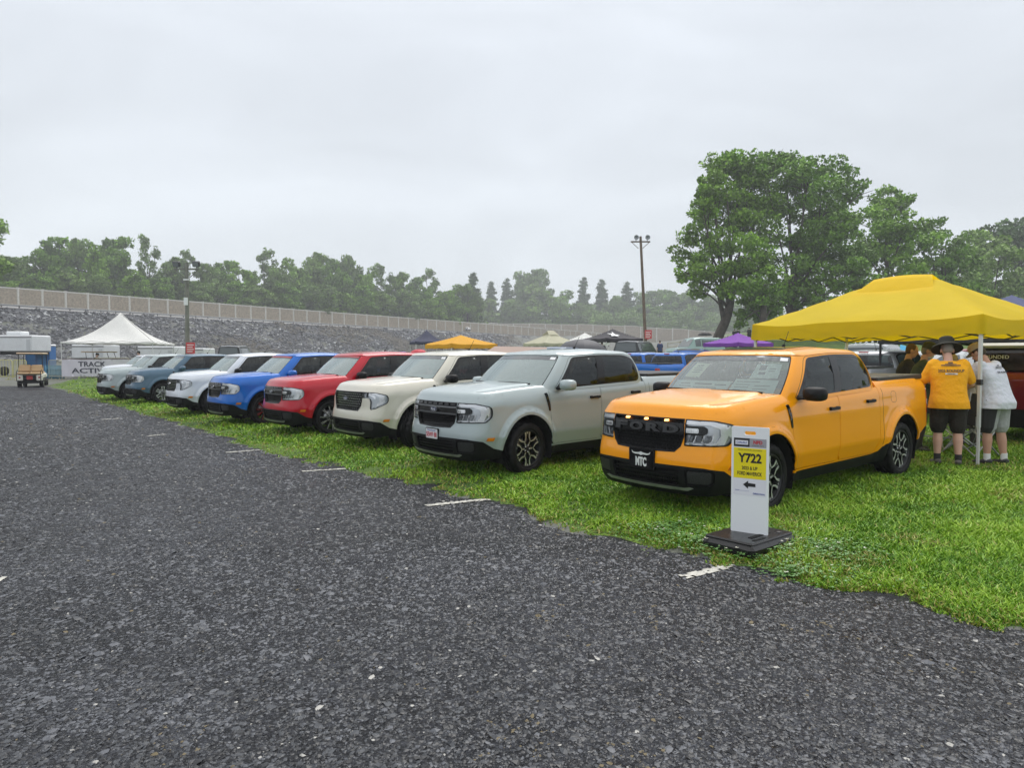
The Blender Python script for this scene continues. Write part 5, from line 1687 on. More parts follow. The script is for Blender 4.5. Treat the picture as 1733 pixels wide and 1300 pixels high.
# lettering on the dark tents
g = G()
th = bt.rotation_euler.z
def star(g, cx, cy, r, fm, m=0):
    P = [(cx + r * (1 if k % 2 == 0 else .4) * math.sin(k * math.pi / 5 + .3), cy + r * (1 if k % 2 == 0 else .4) * math.cos(k * math.pi / 5 + .3)) for k in range(10)]
    g.add(fm(np.array(P + [(cx, cy)])), [(i, (i+1) % 10, 10) for i in range(10)], m)
wbt = 96 / FPX * 50 / (abs(math.cos(th)) + abs(math.sin(th)))
evb, pkb = at(1037, 579, 50).z - bt.location.z + .25, at(1037, 556, 50).z - bt.location.z
def face_front(P):      # the roof face turned to the camera, local -y
    y = -P[:, 1]; s = 1 - y / (wbt / 2); h = .45 * s + .55 * s ** 2
    return np.c_[P[:, 0], -y, evb + (pkb - evb) * h + .07]
star(g, -.55, -1.0, .5, lambda P: face_front(np.c_[P[:, 0], P[:, 1]]))
def face_side(P):
    return face_front(P)[:, [1, 0, 2]] * [-1, 1, 1]
star(g, .35, -.95, .5, face_side)
g.build('star_print', [WHITE], bt)
nv = [o for o in COL.objects if o.get('label', '').startswith('small dark navy')][0]
g = G(); put_text(g, 'CTI', .5, 1.3, lambda P, o: np.c_[P[:, 0] + .1, P[:, 1] * .75 - .95, 2.62 + P[:, 1] * .55 + o], 0, .01)
gp = g.build('roof_print', [WHITE], nv); gp.location = (0, 0, 0)

# ------------------------------------------------------------------ floodlight poles
def light_pole(name, label, px, Y, top_y, lean_px, metal, lamps, r0, sign=None):
    t = at(px - lean_px, top_y, Y); b = at(px, 600, Y); z0 = tz(b.x, Y)
    root = empty(name, (b.x, Y, z0)); tag(root, label, 'light pole', 'tall floodlight poles')
    top = Vector((t.x - b.x, 0, t.z - z0))
    g = G(); g.tube([Vector((0, 0, -.3)), top * .5, top], [r0, r0 * .85, r0 * .7], 10)
    g.build('pole', [metal], root)
    g = G(); g.box(top.x - .9, top.x + .9, -.06, .06, top.z - .55, top.z - .43, 0); g.tube([top + Vector((-.85, 0, -.5)), top + Vector((-.2, 0, -1.1))], .03, 5); g.tube([top + Vector((.85, 0, -.5)), top + Vector((.2, 0, -1.1))], .03, 5)
    g.build('crossarm', [metal], root)
    for dx, big in lamps:
        g = G(); x = top.x + dx; z = top.z - .45
        g.box(x - .03, x + .03, -.03, .03, z, z + .2, 0)
        if big: g.box(x - .25, x + .25, -.22, .10, z + .12, z + .52, 0, rot=(.35, 0, 0), bev=.05); g.box(x - .20, x + .20, -.25, -.20, z + .16, z + .48, 1, rot=(.35, 0, 0), piv=(x, -.06, z + .32))
        else: g.ball((x, -.05, z + .35), (.18, .17, .20), 0); g.lathe([(.08, 0), (.23, -.18), (.20, -.18), (0, -.08)], 12, 1, 'y', (x, -.10, z + .32))
        g.build('floodlight', [mat('lamp_housing', (.035, .037, .04), .5, .4), mat('lamp_glass', (.22, .24, .26), .15, .3)], root)
    g = G()
    zz = top.z * .62
    if px < 500: g.box(top.x * .62 - .13, top.x * .62 + .13, -r0 - .08, -r0 + .02, zz, zz + .55, 0); g.build('meter_box', [WHITE], root); g = G(); g.box(-.12, .3, -r0 - .03, -r0, 6.9, 7.0, 0); g.build('pole_band', [WHITE], root)
    if sign:
        g = G(); sx0, sy0 = sign
        q = at(sx0, sy0, Y - .4); x = q.x - b.x; z = q.z - z0
        g.box(x - .32, x + .32, -r0 - .30, -r0 - .27, z - .4, z + .4, 0)
        for k, dz in enumerate((.22, .06, -.10, -.26)): g.box(x - .24, x + .24 - .08 * (k % 2), -r0 - .305, -r0 - .301, z + dz - .03, z + dz + .03, 1)
        g.box(x - .03, x + .03, -r0 - .28, 0, z - .5, z - .4, 0)
        g.build('notice', [mat('sign_red', (.55, .04, .05), .5), WHITE], root)
WOODP = mat('pole_wood', (.15, .11, .085), .85, var=.35, vscale=2, bump=.4, bscale=20, bdist=.02)
GREYP = mat('pole_grey', (.17, .175, .15), .8, var=.25, vscale=2)
light_pole('light_pole', 'grey pole with two square floodlights rising behind the white pickup', 317, 52, 444, 1, GREYP, [(-.72, True), (.72, True)], .17, (323, 589))
light_pole('light_pole', 'tall brown pole with small floodlights standing before the far noise wall', 1094, 66, 400, 10, WOODP, [(-.42, False), (.62, False)], .16, (1097, 566))
# ------------------------------------------------------------------ people
SKIN = mat('skin', (.60, .36, .28), .55, var=.06, vscale=9)
SKIN2 = mat('skin_tanned', (.50, .28, .20), .55)
def blob_mesh(prims, voxel, smooth=2, name='body'):
    """join overlapping closed shapes into one continuous surface"""
    g = G()
    for p in prims:
        if p[0] == 'c':                                    # tapered capsule
            a, b, ra, rb = Vector(p[1]), Vector(p[2]), p[3], p[4]
            fl = p[5] if len(p) > 5 else 1.0
            d = (b - a); L = d.length; d.normalize()
            ref = Vector((0, 1, 0)) if abs(d.y) < .9 else Vector((1, 0, 0))
            u = d.cross(ref).normalized(); w = u.cross(d).normalized()    # w runs along y
            V = []; n = 12
            rows = [(-1, 0.02), (-.7, .72), (0, 1)] + [(None, t) for t in (.33, .66)] + [(0, 1.0001), (.7, .72), (1, .02)]
            st = [(-ra, .02 * ra)] + [(-ra * .7, ra * .72), (0, ra), (L * .33, lerp(ra, rb, .33)), (L * .66, lerp(ra, rb, .66)), (L, rb), (L + rb * .7, rb * .72), (L + rb, .02 * rb)]
            for h, r in st:
                for j in range(n):
                    t = 2 * math.pi * j / n
                    V.append(a + d * h + u * (r * fl * math.cos(t)) + w * (r * math.sin(t)))
            F = [(i*n+j, i*n+(j+1) % n, (i+1)*n+(j+1) % n, (i+1)*n+j) for i in range(len(st)-1) for j in range(n)]
            g.add(V, F); g.add(V[:n], [tuple(range(n))[::-1]]); g.add(V[-n:], [tuple(range(n))])
        elif p[0] == 'e': g.ball(p[1], p[2], n=16, k=12)
        elif p[0] == 'l':                                  # loft of ellipses: list of (centre, rx, ry)
            V = []; n = 24; secs = p[1]
            for c, rx, ry in secs:
                for j in range(n):
                    t = 2 * math.pi * j / n
                    ct, sn = math.cos(t), math.sin(t)
                    V.append((c[0] + rx * math.copysign(abs(ct) ** .8, ct), c[1] + ry * math.copysign(abs(sn) ** .8, sn), c[2]))
            F = [(i*n+j, i*n+(j+1) % n, (i+1)*n+(j+1) % n, (i+1)*n+j) for i in range(len(secs)-1) for j in range(n)]
            g.add(V, F); g.add(V[:n], [tuple(range(n))[::-1]]); g.add(V[-n:], [tuple(range(n))])
    o = g.build('tmp_shape', [SKIN])
    m = o.modifiers.new('r', 'REMESH'); m.mode = 'VOXEL'; m.voxel_size = voxel; m.use_smooth_shade = True
    if smooth:
        s = o.modifiers.new('s', 'SMOOTH'); s.iterations = smooth; s.factor = .5
    dg = bpy.context.evaluated_depsgraph_get()
    me = bpy.data.meshes.new_from_object(o.evaluated_get(dg))
    me.name = name
    bpy.data.objects.remove(o)
    return me
def mesh_part(name, me, m, parent):
    me.materials.clear(); me.materials.append(m)
    for p in me.polygons: p.use_smooth = True
    o = bpy.data.objects.new(name, me); COL.objects.link(o); adopt(o, parent); return o
def V3(*a): return Vector(a)
def hand_prims(wr, dirn, side, hold=False):
    """palm, four bent fingers of different length and a thumb; dirn = where the hand points"""
    d = Vector(dirn).normalized(); s = Vector((0, side, 0)); s = (s - d * s.dot(d)).normalized(); n = d.cross(s) * (1 if side > 0 else -1)
    P = []
    pc = wr + d * .045
    P.append(('c', wr + d * .01, wr + d * .085, .026, .034, .62))
    for i, (off, L) in enumerate(((-.030, .066), (-.010, .078), (.010, .074), (.029, .060))):
        a = wr + d * .09 + s * off * -1
        b = a + d * L * .5 + n * .004; c = b + (d * .75 + n * -.55).normalized() * L * .5
        P += [('c', a, b, .0092, .0085), ('c', b, c, .0085, .007)]
    a = wr + d * .03 + s * .028; b = a + (d * .7 + s * .7).normalized() * .04; c = b + d * .03
    P += [('c', a, b, .012, .010), ('c', b, c, .010, .008)]
    return P
def person(label, loc, yaw, H=1.78, shirt=(.6, .3, .02), shorts=(.03, .03, .02), skin=SKIN, bend=0.0, belly=0.0, arms=None, hat=None, hair=(.12, .09, .07), head_down=.2, trousers=False, sleeves='short', shoe=(.05, .05, .05), sock=None, voxel=.012, legs=(.0, .0), build=1.0, beard=None, stance=.13, panels=None, group=None, head_yaw=0.0):
    k = H / 1.78
    root = empty('person', loc, yaw); tag(root, label, 'person', group)
    hipz = .93 * k; B = build
    up = Vector((math.sin(bend), 0, math.cos(bend)))
    hip = V3(-.06 * math.sin(bend), 0, hipz)
    def tor(t, fx=0): return hip + up * (t * .53 * k) + Vector((fx, 0, 0))
    chest = tor(.72); sh = tor(.93); neck = tor(1.0)
    hd = bend + head_down
    hup = Vector((math.sin(hd), 0, math.cos(hd)))
    head = neck + hup * (.155 * k) + Vector((.02, 0, 0))
    P = []
    # legs
    for i, s in enumerate((1, -1)):
        f = legs[i]
        a = V3(0, s * .095 * B, hipz - .02); kn = V3(.02 + f * .5, s * (stance * .95), .50 * k); an = V3(-.01 + f, s * stance, .085)
        P += [('c', a, kn, .088 * B, .060 * B), ('c', kn, lerp_v(kn, an, .38), .056, .060 * B ** .5), ('c', lerp_v(kn, an, .38), an, .060 * B ** .5, .036), ('c', an, an + V3(0, 0, -.04), .036, .036)]
    P.append(('l', [((hip.x, 0, hipz - .10), .10 * B, .15 * B), (tuple(tor(.05)), .11 * B, .165 * B), (tuple(tor(.35)), .10 * B, .145 * B), (tuple(tor(.7)), .115 * B, .17 * B), (tuple(tor(.92)), .08, .16 * B), (tuple(tor(.99)), .05, .07)]))
    P.append(('c', tor(.92), neck + hup * .08, .060, .054))
    # head: skull, jaw, nose, ears, brow
    fw = Vector((math.cos(hd) * math.cos(head_yaw), math.sin(head_yaw), -math.sin(hd))); lf = Vector((-math.sin(head_yaw), math.cos(head_yaw), 0))
    hs = .93 * k
    P += [('e', tuple(head + hup * .035), (.098 * hs, .078 * hs, .105 * hs)), ('e', tuple(head - hup * .045 + fw * .03), (.066 * hs, .058 * hs, .07 * hs)), ('c', head - fw * -.088 + hup * .02, head + fw * .108 - hup * .022, .010, .015),
          ('e', tuple(head + lf * .080 - fw * .005), (.022, .010, .032)), ('e', tuple(head - lf * .080 - fw * .005), (.022, .010, .032)),
          ('c', head + fw * .088 + lf * .03 + hup * .03, head + fw * .088 - lf * .03 + hup * .03, .012, .012), ('c', head + fw * .080 + lf * .018 - hup * .055, head + fw * .080 - lf * .018 - hup * .055, .009, .009)]
    arms = arms or [(V3(.05, .30, .30), V3(.12, .33, .08)), (V3(.05, -.30, .30), V3(.12, -.33, .08))]
    armp = []
    for s, (el, wr) in zip((1, -1), arms):
        S = sh + V3(0, s * .185 * B, -.02)
        E = S + Vector(el) ; Wv = E + Vector(wr)
        armp.append((S, E, Wv))
        P += [('c', S, E, .050 * B ** .7, .040), ('c', E, lerp_v(E, Wv, .35), .040, .041), ('c', lerp_v(E, Wv, .35), Wv, .041, .026)]
        P += hand_prims(Wv, (Wv - E), s)
    body = mesh_part('body', blob_mesh(P, min(voxel, .009)), skin, root)
    # shirt
    Q = [('l', [((hip.x * .8, 0, hipz - .14), .158 * B + belly * .4, .232 * B), ((hip.x * .8, 0, hipz - .05), .155 * B + belly * .7, .222 * B), (tuple(tor(.12, belly * .4)), .145 * B + belly * .7, .20 * B), (tuple(tor(.35, belly * .4)), .145 * B + belly * .6, .195 * B), (tuple(tor(.65)), .150 * B, .215 * B), (tuple(tor(.82)), .130 * B, .225 * B), (tuple(tor(.93)), .095 * B, .185 * B), (tuple(tor(1.0)), .062, .085)])]
    for s, (S, E, Wv) in zip((1, -1), armp):
        t = .78 if sleeves == 'short' else 1.0
        Q += [('c', S + V3(0, -s * .03, 0), lerp_v(S, E, t), .085 * B ** .8, .072)]
        if sleeves == 'long': Q += [('c', E, lerp_v(E, Wv, .92), .064, .045)]
    sm = mat('shirt_%d%d%d' % tuple(int(c * 255) for c in shirt), shirt, .85, bump=.55, bscale=9, bdist=.06)
    shirt_o = mesh_part('shirt', blob_mesh(Q, voxel, 3), sm, root)
    Q = []
    for i, s in enumerate((1, -1)):
        f = legs[i]
        a = V3(0, s * .10 * B, hipz - .02); kn = V3(.02 + f * .5, s * (stance * .97), .50 * k); an = V3(-.01 + f, s * stance, .085)
        kk = lerp_v(a, kn, .93) if not trousers else kn
        Q += [('c', a, kk, .118 * B, .098 * B ** .8)]
        if trousers: Q += [('c', kn, an + V3(0, 0, -.01), .085, .062)]
    Q.append(('l', [((hip.x, 0, hipz - .13), .13 * B, .19 * B), ((hip.x, 0, hipz - .02), .14 * B, .19 * B), (tuple(tor(.1)), .13 * B, .175 * B)]))
    pm = mat('shorts_%d%d%d' % tuple(int(c * 255) for c in shorts), shorts, .9, bump=.6, bscale=11, bdist=.05)
    so = mesh_part('shorts' if not trousers else 'trousers', blob_mesh(Q, voxel, 2), pm, root)
    for i, s in enumerate((1, -1)):
        f = legs[i]; an = V3(-.01 + f, s * stance, .085)
        tdir = Vector((1, s * .25, 0)).normalized()
        me = blob_mesh([('c', an + V3(0, 0, -.035) - tdir * .03, an + V3(0, 0, -.045) + tdir * .05, .045, .043, .85), ('c', an + V3(0, 0, -.05) + tdir * .02, an + V3(0, 0, -.055) + tdir * .15, .042, .036, .75), ('c', an + V3(0, 0, -.01), an + V3(0, 0, -.05), .045, .045)], .009, 1)
        mesh_part('shoe', me, mat('shoe_%d' % int(shoe[0] * 999), shoe, .6, var=.3, vscale=20), root)
        if sock:
            g = G(); g.tube([an + V3(0, 0, -.03), an + V3(0, 0, .075)], [.044, .045], 14, cap=True); g.build('sock', [mat('sock_%d' % int(sock[0] * 99), sock, .9)], root)
    # hair
    if hair:
        me = blob_mesh([('e', tuple(head + hup * .042 - fw * .012), (.100 * hs, .084 * hs, .104 * hs)), ('e', tuple(head - fw * .045), (.058 * hs, .076 * hs, .07 * hs))], .01, 1)
        mesh_part('hair', me, mat('hair_%d' % int(hair[0] * 999), hair, .8, bump=.5, bscale=80, bdist=.01), root)
    if beard:
        me = blob_mesh([('e', tuple(head - hup * .075 + fw * .04), (.058 * hs, .054 * hs, .05 * hs)), ('e', tuple(head - hup * .05 + fw * .075), (.03, .035, .03))], .008, 1)
        mesh_part('beard', me, mat('beard_grey', beard, .9, bump=.5, bscale=80, bdist=.01), root)
    if hat:
        kind, hc = hat
        hm = mat('hat_%d%d' % (int(hc[0] * 999), int(hc[1] * 99)), hc, .85, bump=.3, bscale=40, bdist=.01)
        g = G(); c = head + hup * .065
        Mx = Matrix.Translation(c) @ Vector((0, 0, 1)).rotation_difference(hup).to_matrix().to_4x4()
        gg = G()
        if kind == 'brim':
            gg.lathe([(.200, -.035), (.185, -.012), (.12, .005), (.106, .02), (.103, .10), (.090, .135), (.05, .146), (0, .148)], 28)
            gg.lathe([(.201, -.037), (.18, -.019), (.10, -.002)], 28)
        else:
            gg.lathe([(.104, -.015), (.105, .02), (.098, .06), (.075, .09), (.04, .103), (0, .106)], 24)
            n = 10; V = []
            for i in range(n + 1):
                t = lerp(-.95, .95, i / n)
                V.append((.096 * math.cos(t), .10 * math.sin(t) * .9, .002)); V.append((.10 + .085 * math.cos(t * 1.2), .088 * math.sin(t), -.012 - .012 * abs(t)))
            gg.add(V, [(2*i, 2*i+1, 2*i+3, 2*i+2) for i in range(n)], 0, True)
            gg.add([(v[0], v[1], v[2] - .004) for v in V], [(2*i+2, 2*i+3, 2*i+1, 2*i) for i in range(n)], 0, True)
            gg.lathe([(0, .112), (.01, .108)], 8)
        gg.xf(Mx @ Matrix.Rotation(head_yaw, 4, 'Z')); gg.build('hat', [hm], root)
    root['_sh'] = 0; del root['_sh']
    return root, dict(tor=tor, up=up, B=B, k=k, sh=sh, hip=hip)
def lerp_v(a, b, t): return Vector(a).lerp(Vector(b), t)
def back_print(root, info, lines, m, cap_m=None):
    """lettering across the shoulders at the back: found by casting onto the shirt"""
    sh = [c for c in kids(root) if c.name.startswith('shirt')][0]
    me = sh.data
    co = np.array([v.co[:] for v in me.vertices])
    def fm(P, off):
        out = []
        for y, t in P:
            c = info['tor'](t)
            z = c.z
            sel = co[(np.abs(co[:, 1] - y) < .035) & (np.abs(co[:, 2] - z) < .03)]
            x = (sel[:, 0].min() if len(sel) else c.x - .15)
            out.append((x - .004 - off, y, z))
        return np.array(out)
    for (s, w, h, t, mm) in lines:
        g = G()
        if s == '#':    # emblem: rule with wings
            for (y0, y1, t0, t1) in ((-w/2, w/2, t, t + h*.25), (-w*.3, w*.3, t + h*.4, t + h*.55), (-w*.12, w*.12, t + h*.65, t + h)):
                g.add(fm([(y0, t0), (y1, t0), (y1, t1), (y0, t1)], .001), [(0, 1, 2, 3)])
        elif s == '=':
            g.add(fm([(-w/2, t - h/2), (w/2, t - h/2), (w/2, t + h/2), (-w/2, t + h/2)], .0005), [(0, 1, 2, 3)])
        else:
            put_text(g, s, h, w, lambda P, o: fm(np.c_[-P[:, 0], P[:, 1] + t], o), 0, .002, bold=.02)
        g.build('back_print', [mm], root)
INK = mat('print_ink', (.03, .035, .05), .7); INKW = mat('print_white', (.7, .7, .68), .7)
def stand(px, py): 
    g_ = ground(px, py); 
    for _ in range(3): g_ = ground(px, py, tz(g_.x, g_.y))
    return Vector((g_.x, g_.y, g_.z + .018))
# yaw: where they face; all look towards the table beyond
pA, iA = person('man seen from behind in orange yellow printed shirt and wide brimmed dark hat', stand(1603, 789), R(70), 1.80, (.90, .41, .004), (.018, .015, .011), bend=.16, belly=.03, build=1.12, head_down=.30,
       arms=[(V3(.06, .10, -.27), V3(.22, -.04, -.09)), (V3(.06, -.10, -.27), V3(.22, .04, -.09))], hat=('brim', (.014, .015, .010)), hair=(.25, .22, .2), shoe=(.10, .09, .08), sock=(.03, .03, .03), stance=.125, legs=(.02, -.03))
back_print(pA, iA, [('2025 ROUNDUP', .32, .07, .74, INK), ('#', .24, .10, .87, INK), ('=', .15, .04, .66, INKW), ('HERSHEY', .10, .018, .66, INK)], INK)
pB, iB = person('man in white shirt bending over, grey shorts with black side panel', stand(1683, 788), R(118), 1.80, (.66, .68, .76), (.36, .37, .37), bend=.30, belly=.05, build=1.12, head_down=.30,
       arms=[(V3(.18, .06, -.22), V3(.20, -.02, -.10)), (V3(.18, -.06, -.22), V3(.20, .02, -.10))], hat=('cap', (.36, .27, .15)), hair=(.06, .045, .03), shoe=(.03, .03, .035), sock=(.7, .7, .7), stance=.12, legs=(.05, -.05), skin=SKIN2)
back_print(pB, iB, [('2025 ROUNDUP', .24, .045, .74, INK), ('#', .20, .08, .86, INK)], INK)
pC, iC = person('bearded man in a dark green shirt and green cap looking right', stand(1553, 764), R(-28), 1.78, (.035, .05, .022), (.04, .045, .05), bend=.12, build=1.08, belly=.03, head_down=.12, trousers=True,
       arms=[(V3(.08, .05, -.27), V3(.22, -.02, -.04)), (V3(.08, -.05, -.27), V3(.22, .02, -.04))], hat=('cap', (.035, .042, .028)), hair=(.2, .19, .17), beard=(.50, .48, .45), skin=SKIN2)
pD, iD = person('man in black shirt with short dark hair, farthest left of the group', stand(1527, 752), R(-25), 1.78, (.016, .016, .018), (.03, .03, .035), bend=.12, build=1.05, head_down=.12, trousers=True, hair=(.10, .06, .04), hat=None, skin=SKIN2,
       arms=[(V3(.08, .05, -.27), V3(.2, -.02, -.04)), (V3(.08, -.05, -.27), V3(.2, .02, -.04))])
pE, iE = person('cream shirted person in tan cap leaning between the orange and white shirts', stand(1636, 757), R(200), 1.72, (.62, .58, .50), (.09, .08, .07), bend=.55, head_down=.3, hat=('cap', (.34, .27, .16)), trousers=True,
       arms=[(V3(.20, .04, -.2), V3(.2, -.02, -.08)), (V3(.20, -.04, -.2), V3(.2, .02, -.08))])
# black side panel and white hem of the grey shorts
def side_panel(root):
    so = [c for c in kids(root) if c.name.startswith('shorts')][0]
    me = so.data; me.materials.append(mat('panel_black', (.02, .02, .022), .8))
    for p in me.polygons:
        c = p.center
        if c.y > .15: p.material_index = 1
side_panel(pB)
def far_person(label, px, py_top, Y, shirt, pants, yaw, hat=None, umb=False):
    q = at(px, py_top, Y); z0 = tz(q.x, Y)
    r, i = person(label, (q.x, Y, z0), yaw, 1.75, shirt, pants, voxel=.03, trousers=True, hair=(.05, .04, .03), hat=hat, arms=[(V3(.02, .05, -.28), V3(.06, .0, -.24)), (V3(.02, -.05, -.28), V3(.06, 0, -.24))], group='distant onlookers')
    return r
far_person('tiny person in dark blue standing right of the brown light pole', 1117, 572, 62, (.03, .05, .14), (.02, .02, .03), R(90))
far_person('left one of the two dark figures beside the leaning tree', 1243, 551, 90, (.02, .02, .025), (.02, .02, .02), R(60))
far_person('right one of the two dark figures beside the leaning tree', 1249, 551, 90, (.025, .025, .03), (.02, .02, .02), R(100))
far_person('lone dark figure between the two shade tree trunks', 1268, 552, 90, (.03, .03, .04), (.02, .02, .02), R(90))
far_person('person in khaki with dark cap behind the banner, marquee left side', 163, 597, 49, (.16, .14, .08), (.05, .05, .04), R(0), ('cap', (.03, .03, .03)))
far_person('person in brown clothes behind the banner, marquee right side', 236, 595, 49, (.10, .07, .04), (.05, .05, .04), R(180), ('cap', (.03, .03, .03)))
far_person('person in red beneath the orange tent', 716, 597, 44, (.45, .02, .03), (.03, .03, .04), R(0))
far_person('person in white left of the small red umbrella', 700, 599, 43, (.6, .6, .6), (.03, .03, .05), R(30))
far_person('person in dark jacket beneath the orange tent right half', 770, 600, 41, (.03, .03, .05), (.02, .02, .03), R(80))
far_person('person in blue beneath the orange tent middle', 752, 600, 43, (.05, .10, .30), (.03, .03, .03), R(120))
far_person('person in black and orange right of the far red pickup', 618, 600, 47, (.5, .12, .04), (.02, .02, .02), R(20))
far_person('person in black left of the far red pickup', 606, 601, 46, (.02, .02, .02), (.02, .02, .02), R(200))
far_person('person in black standing under the black tent', 1019, 584, 49, (.015, .015, .015), (.02, .02, .02), R(90))
far_person('person in dark clothes left of the orange tent', 707, 600, 40, (.02, .02, .03), (.03, .03, .04), R(200))
# ------------------------------------------------------------------ the class sign on its rubber base
def sign_board():
    c = Vector((2.035, 6.03, tz(2.035, 6.03) - .01))
    w, h = .315, .915
    th = R(-36); thb = R(40)
    base = empty('sign_base', (c.x, c.y, c.z), thb); tag(base, 'black rubber base lying on grass that holds the white class sign', 'sign base')
    g = G()
    g.box(-.35, .35, -.25, .25, -.02, .10, 0, bev=.035)
    g.box(-.325, .325, -.225, .225, .095, .118, 0, bev=.012)
    g.box(-.16, .13, -.125, -.085, .1, .122, 1); g.box(-.22, -.05, -.19, -.16, .1, .121, 1); 
    g.lathe([(0, .13), (.03, .13), (.035, .11)], 12, 0, 'z', (.20, -.16, 0)); g.lathe([(0, .13), (.03, .13), (.035, .11)], 12, 0, 'z', (.24, .12, 0))
    g.build('rubber_base', [mat('recycled_rubber', (.010, .010, .011), .30, bump=.4, bscale=60, bdist=.004, var=.3), VOID], base)
    s = empty('class_sign', (c.x, c.y, c.z + .115), th); tag(s, 'tall white sign board with yellow Y722 panel and a black left arrow', 'sign')
    KX, KZ = .315 / .355, .915 / .98
    def B(P, off=0.0): return np.c_[P[:, 0] * KX, np.full(len(P), -.009) - off, P[:, 1] * KZ]
    g = G()
    hole = rounded([(-.055, .905), (.055, .905), (.055, .94), (-.055, .94)], .017)
    outl = rounded([(-.1775, 0), (.1775, 0), (.1775, .98), (-.1775, .98)], .012)
    patch(g, outl, [hole], B, .06, 0, .018)
    patch(g, outl, [hole], B, .06, 0, 0, off=-.018, flip=True)
    g.build('board', [mat('corrugated_plastic', (.82, .85, .88), .35, bump=.05, bscale=30)], s)
    def rect(x0, x1, z0, z1, m, off=.0012, nm='sticker'):
        gg = G(); gg.add(B(np.array([(x0, z0), (x1, z0), (x1, z1), (x0, z1)], float), off), [(0, 1, 2, 3)]); return gg
    Y_ = mat('label_yellow', (.83, .70, .01), .4); BK = mat('label_black', (.015, .015, .017), .4); GY = mat('label_grey', (.34, .34, .37), .4); WH = mat('label_white', (.75, .76, .82), .4); RD = mat('label_red', (.5, .02, .03), .4); BL = mat('label_blue', (.05, .09, .35), .4)
    g = rect(-.155, .155, .35, .875, 0); g.build('label', [WH], s)
    g = rect(-.155, .155, .505, .785, 0, .002); g.build('yellow_panel', [Y_], s)
    g = rect(-.155, -.003, .795, .875, 0, .002); g.build('logo_panel', [BK], s)
    g = rect(-.003, .155, .795, .875, 0, .0024); g.build('logo_panel', [GY], s)
    g = rect(-.140, -.018, .815, .855, 0, .003); g.build('logo_plate', [WH], s)
    def tx(st, x, z, hh, ww, m, bold=.0, off=.003, nm='lettering'):
        gg = G(); put_text(gg, st, hh, ww, lambda P, o: B(np.c_[P[:, 0] + x, P[:, 1] + z], off + o), 0, .0006, bold); gg.build(nm, [m], s)
    tx('Y722', 0, .695, .078, .225, BK, .035); tx('2023 & UP', 0, .602, .030, .15, BK, .02); tx('FORD MAVERICK', 0, .552, .032, .235, BK, .02)
    tx('CARLISLE', -.079, .835, .016, .10, BL, .02, .0036); tx('NPD', .076, .842, .030, .085, RD, .04, .003); tx('NATIONAL PARTS', .076, .812, .008, .11, BK, 0, .003)
    tx('TRUCK NATIONALS SHOWFIELD', 0, .768, .009, .23, BK)
    gg = G(); a = [(-.062, .448), (-.012, .485), (-.012, .465), (.058, .462), (.058, .432), (-.012, .432), (-.012, .410)]
    gg.add(B(np.array(a), .003), [(0, 1, 2, 3, 4, 5, 6)][::1]); gg.build('arrow', [BK], s)
    tx('SHOW', -.115, .392, .010, .04, BL); tx('DIRECTION', .09, .372, .013, .11, BL, .02)
    gg = rect(-.09, .0, .389, .3905, 0, .003); gg.build('rule', [BL], s)
sign_board()

# ------------------------------------------------------------------ things in and on the show trucks
PAPER = mat('paper', (.80, .86, .82), .6); PAPERY = mat('paper_cream', (.82, .84, .62), .6); PINK = mat('print_dark', (.02, .03, .05), .6)
def ws_paper(truck, label, g0, g1, t0, t1, m, art, rot=0.0):
    """sheet standing behind the windshield, given in windshield coordinates"""
    root = empty('paper_sheet', truck.location, truck.rotation_euler.z); tag(root, label, 'paper')
    root.rotation_euler = truck.rotation_euler
    cg, ct = (g0 + g1) / 2, (t0 + t1) / 2
    f = lambda P, off=0.0: gh(np.c_[P[:, 0], P[:, 1]], -.035 + off)
    g = G(); patch(g, [(g0, t0 + rot), (g1, t0 - rot), (g1, t1 - rot), (g0, t1 + rot)], [], f, .15, 0, .002, scale=(1, 2.6)); g.build('sheet', [m], root)
    gg = G()
    for a in art:
        if isinstance(a[0], str):
            s_, x, y, hh, ww = a; put_text(gg, s_, hh, ww, lambda P, o: f(np.c_[P[:, 0] + x, P[:, 1] + y], .004), 0, .0)
        else:
            x0, x1, y0, y1 = a; patch(gg, [(x0, y0), (x1, y0), (x1, y1), (x0, y1)], [], f, .2, 0, 0, off=.004, scale=(1, 2.6))
    if art: gg.build('print', [PINK], root)
def fit_on_truck(t):
    # windshield text runs right to left in g (g grows to the truck's left = viewer's right)
    ws_paper(t, 'cream notice sheet high in the left part of the orange pickup windshield', -1.50, -.72, .46, .83, PAPERY, [('SHOW', -1.08, .75, .06, .32), (-1.30, -.85, .68, .69), (-1.25, -.80, .63, .64), (-1.25, -.85, .58, .59)], .02)
    ws_paper(t, 'white card with a dark picture high in the right part of the windshield', .86, 1.72, .47, .83, PAPER, [(1.0, 1.22, .66, .78), (1.04, 1.26, .56, .62), (1.32, 1.54, .70, .71), (1.32, 1.54, .64, .65)], -.01)
    ws_paper(t, 'wide display board with MAVERICK lettering low behind the windshield', -1.85, .44, .05, .38, PAPER, [(-1.4, -.9, .28, .30), (-1.4, -.8, .22, .235), (-1.4, -1.0, .14, .155), (-.7, -.1, .28, .31), (-.7, .1, .20, .215), (-.6, .2, .12, .135), (.0, .35, .27, .29)])
    ws_paper(t, 'large window sticker sheet low in the right part of the windshield', .50, 1.80, .05, .44, PAPER, [(.58, 1.25, .37, .38), (.60, 1.0, .30, .31), (.60, 1.0, .24, .25), (1.15, 1.6, .28, .29), (.60, 1.0, .18, .19), (1.15, 1.55, .2, .21)], .005)
    g = G(); put_text(g, 'MAVERICK', .075, 1.35, lambda P, o: gh(np.c_[P[:, 0] - .15, P[:, 1] + .43], -.03), 0, 0); o = g.build('lettering', [PINK], None)
    adopt(o, t)

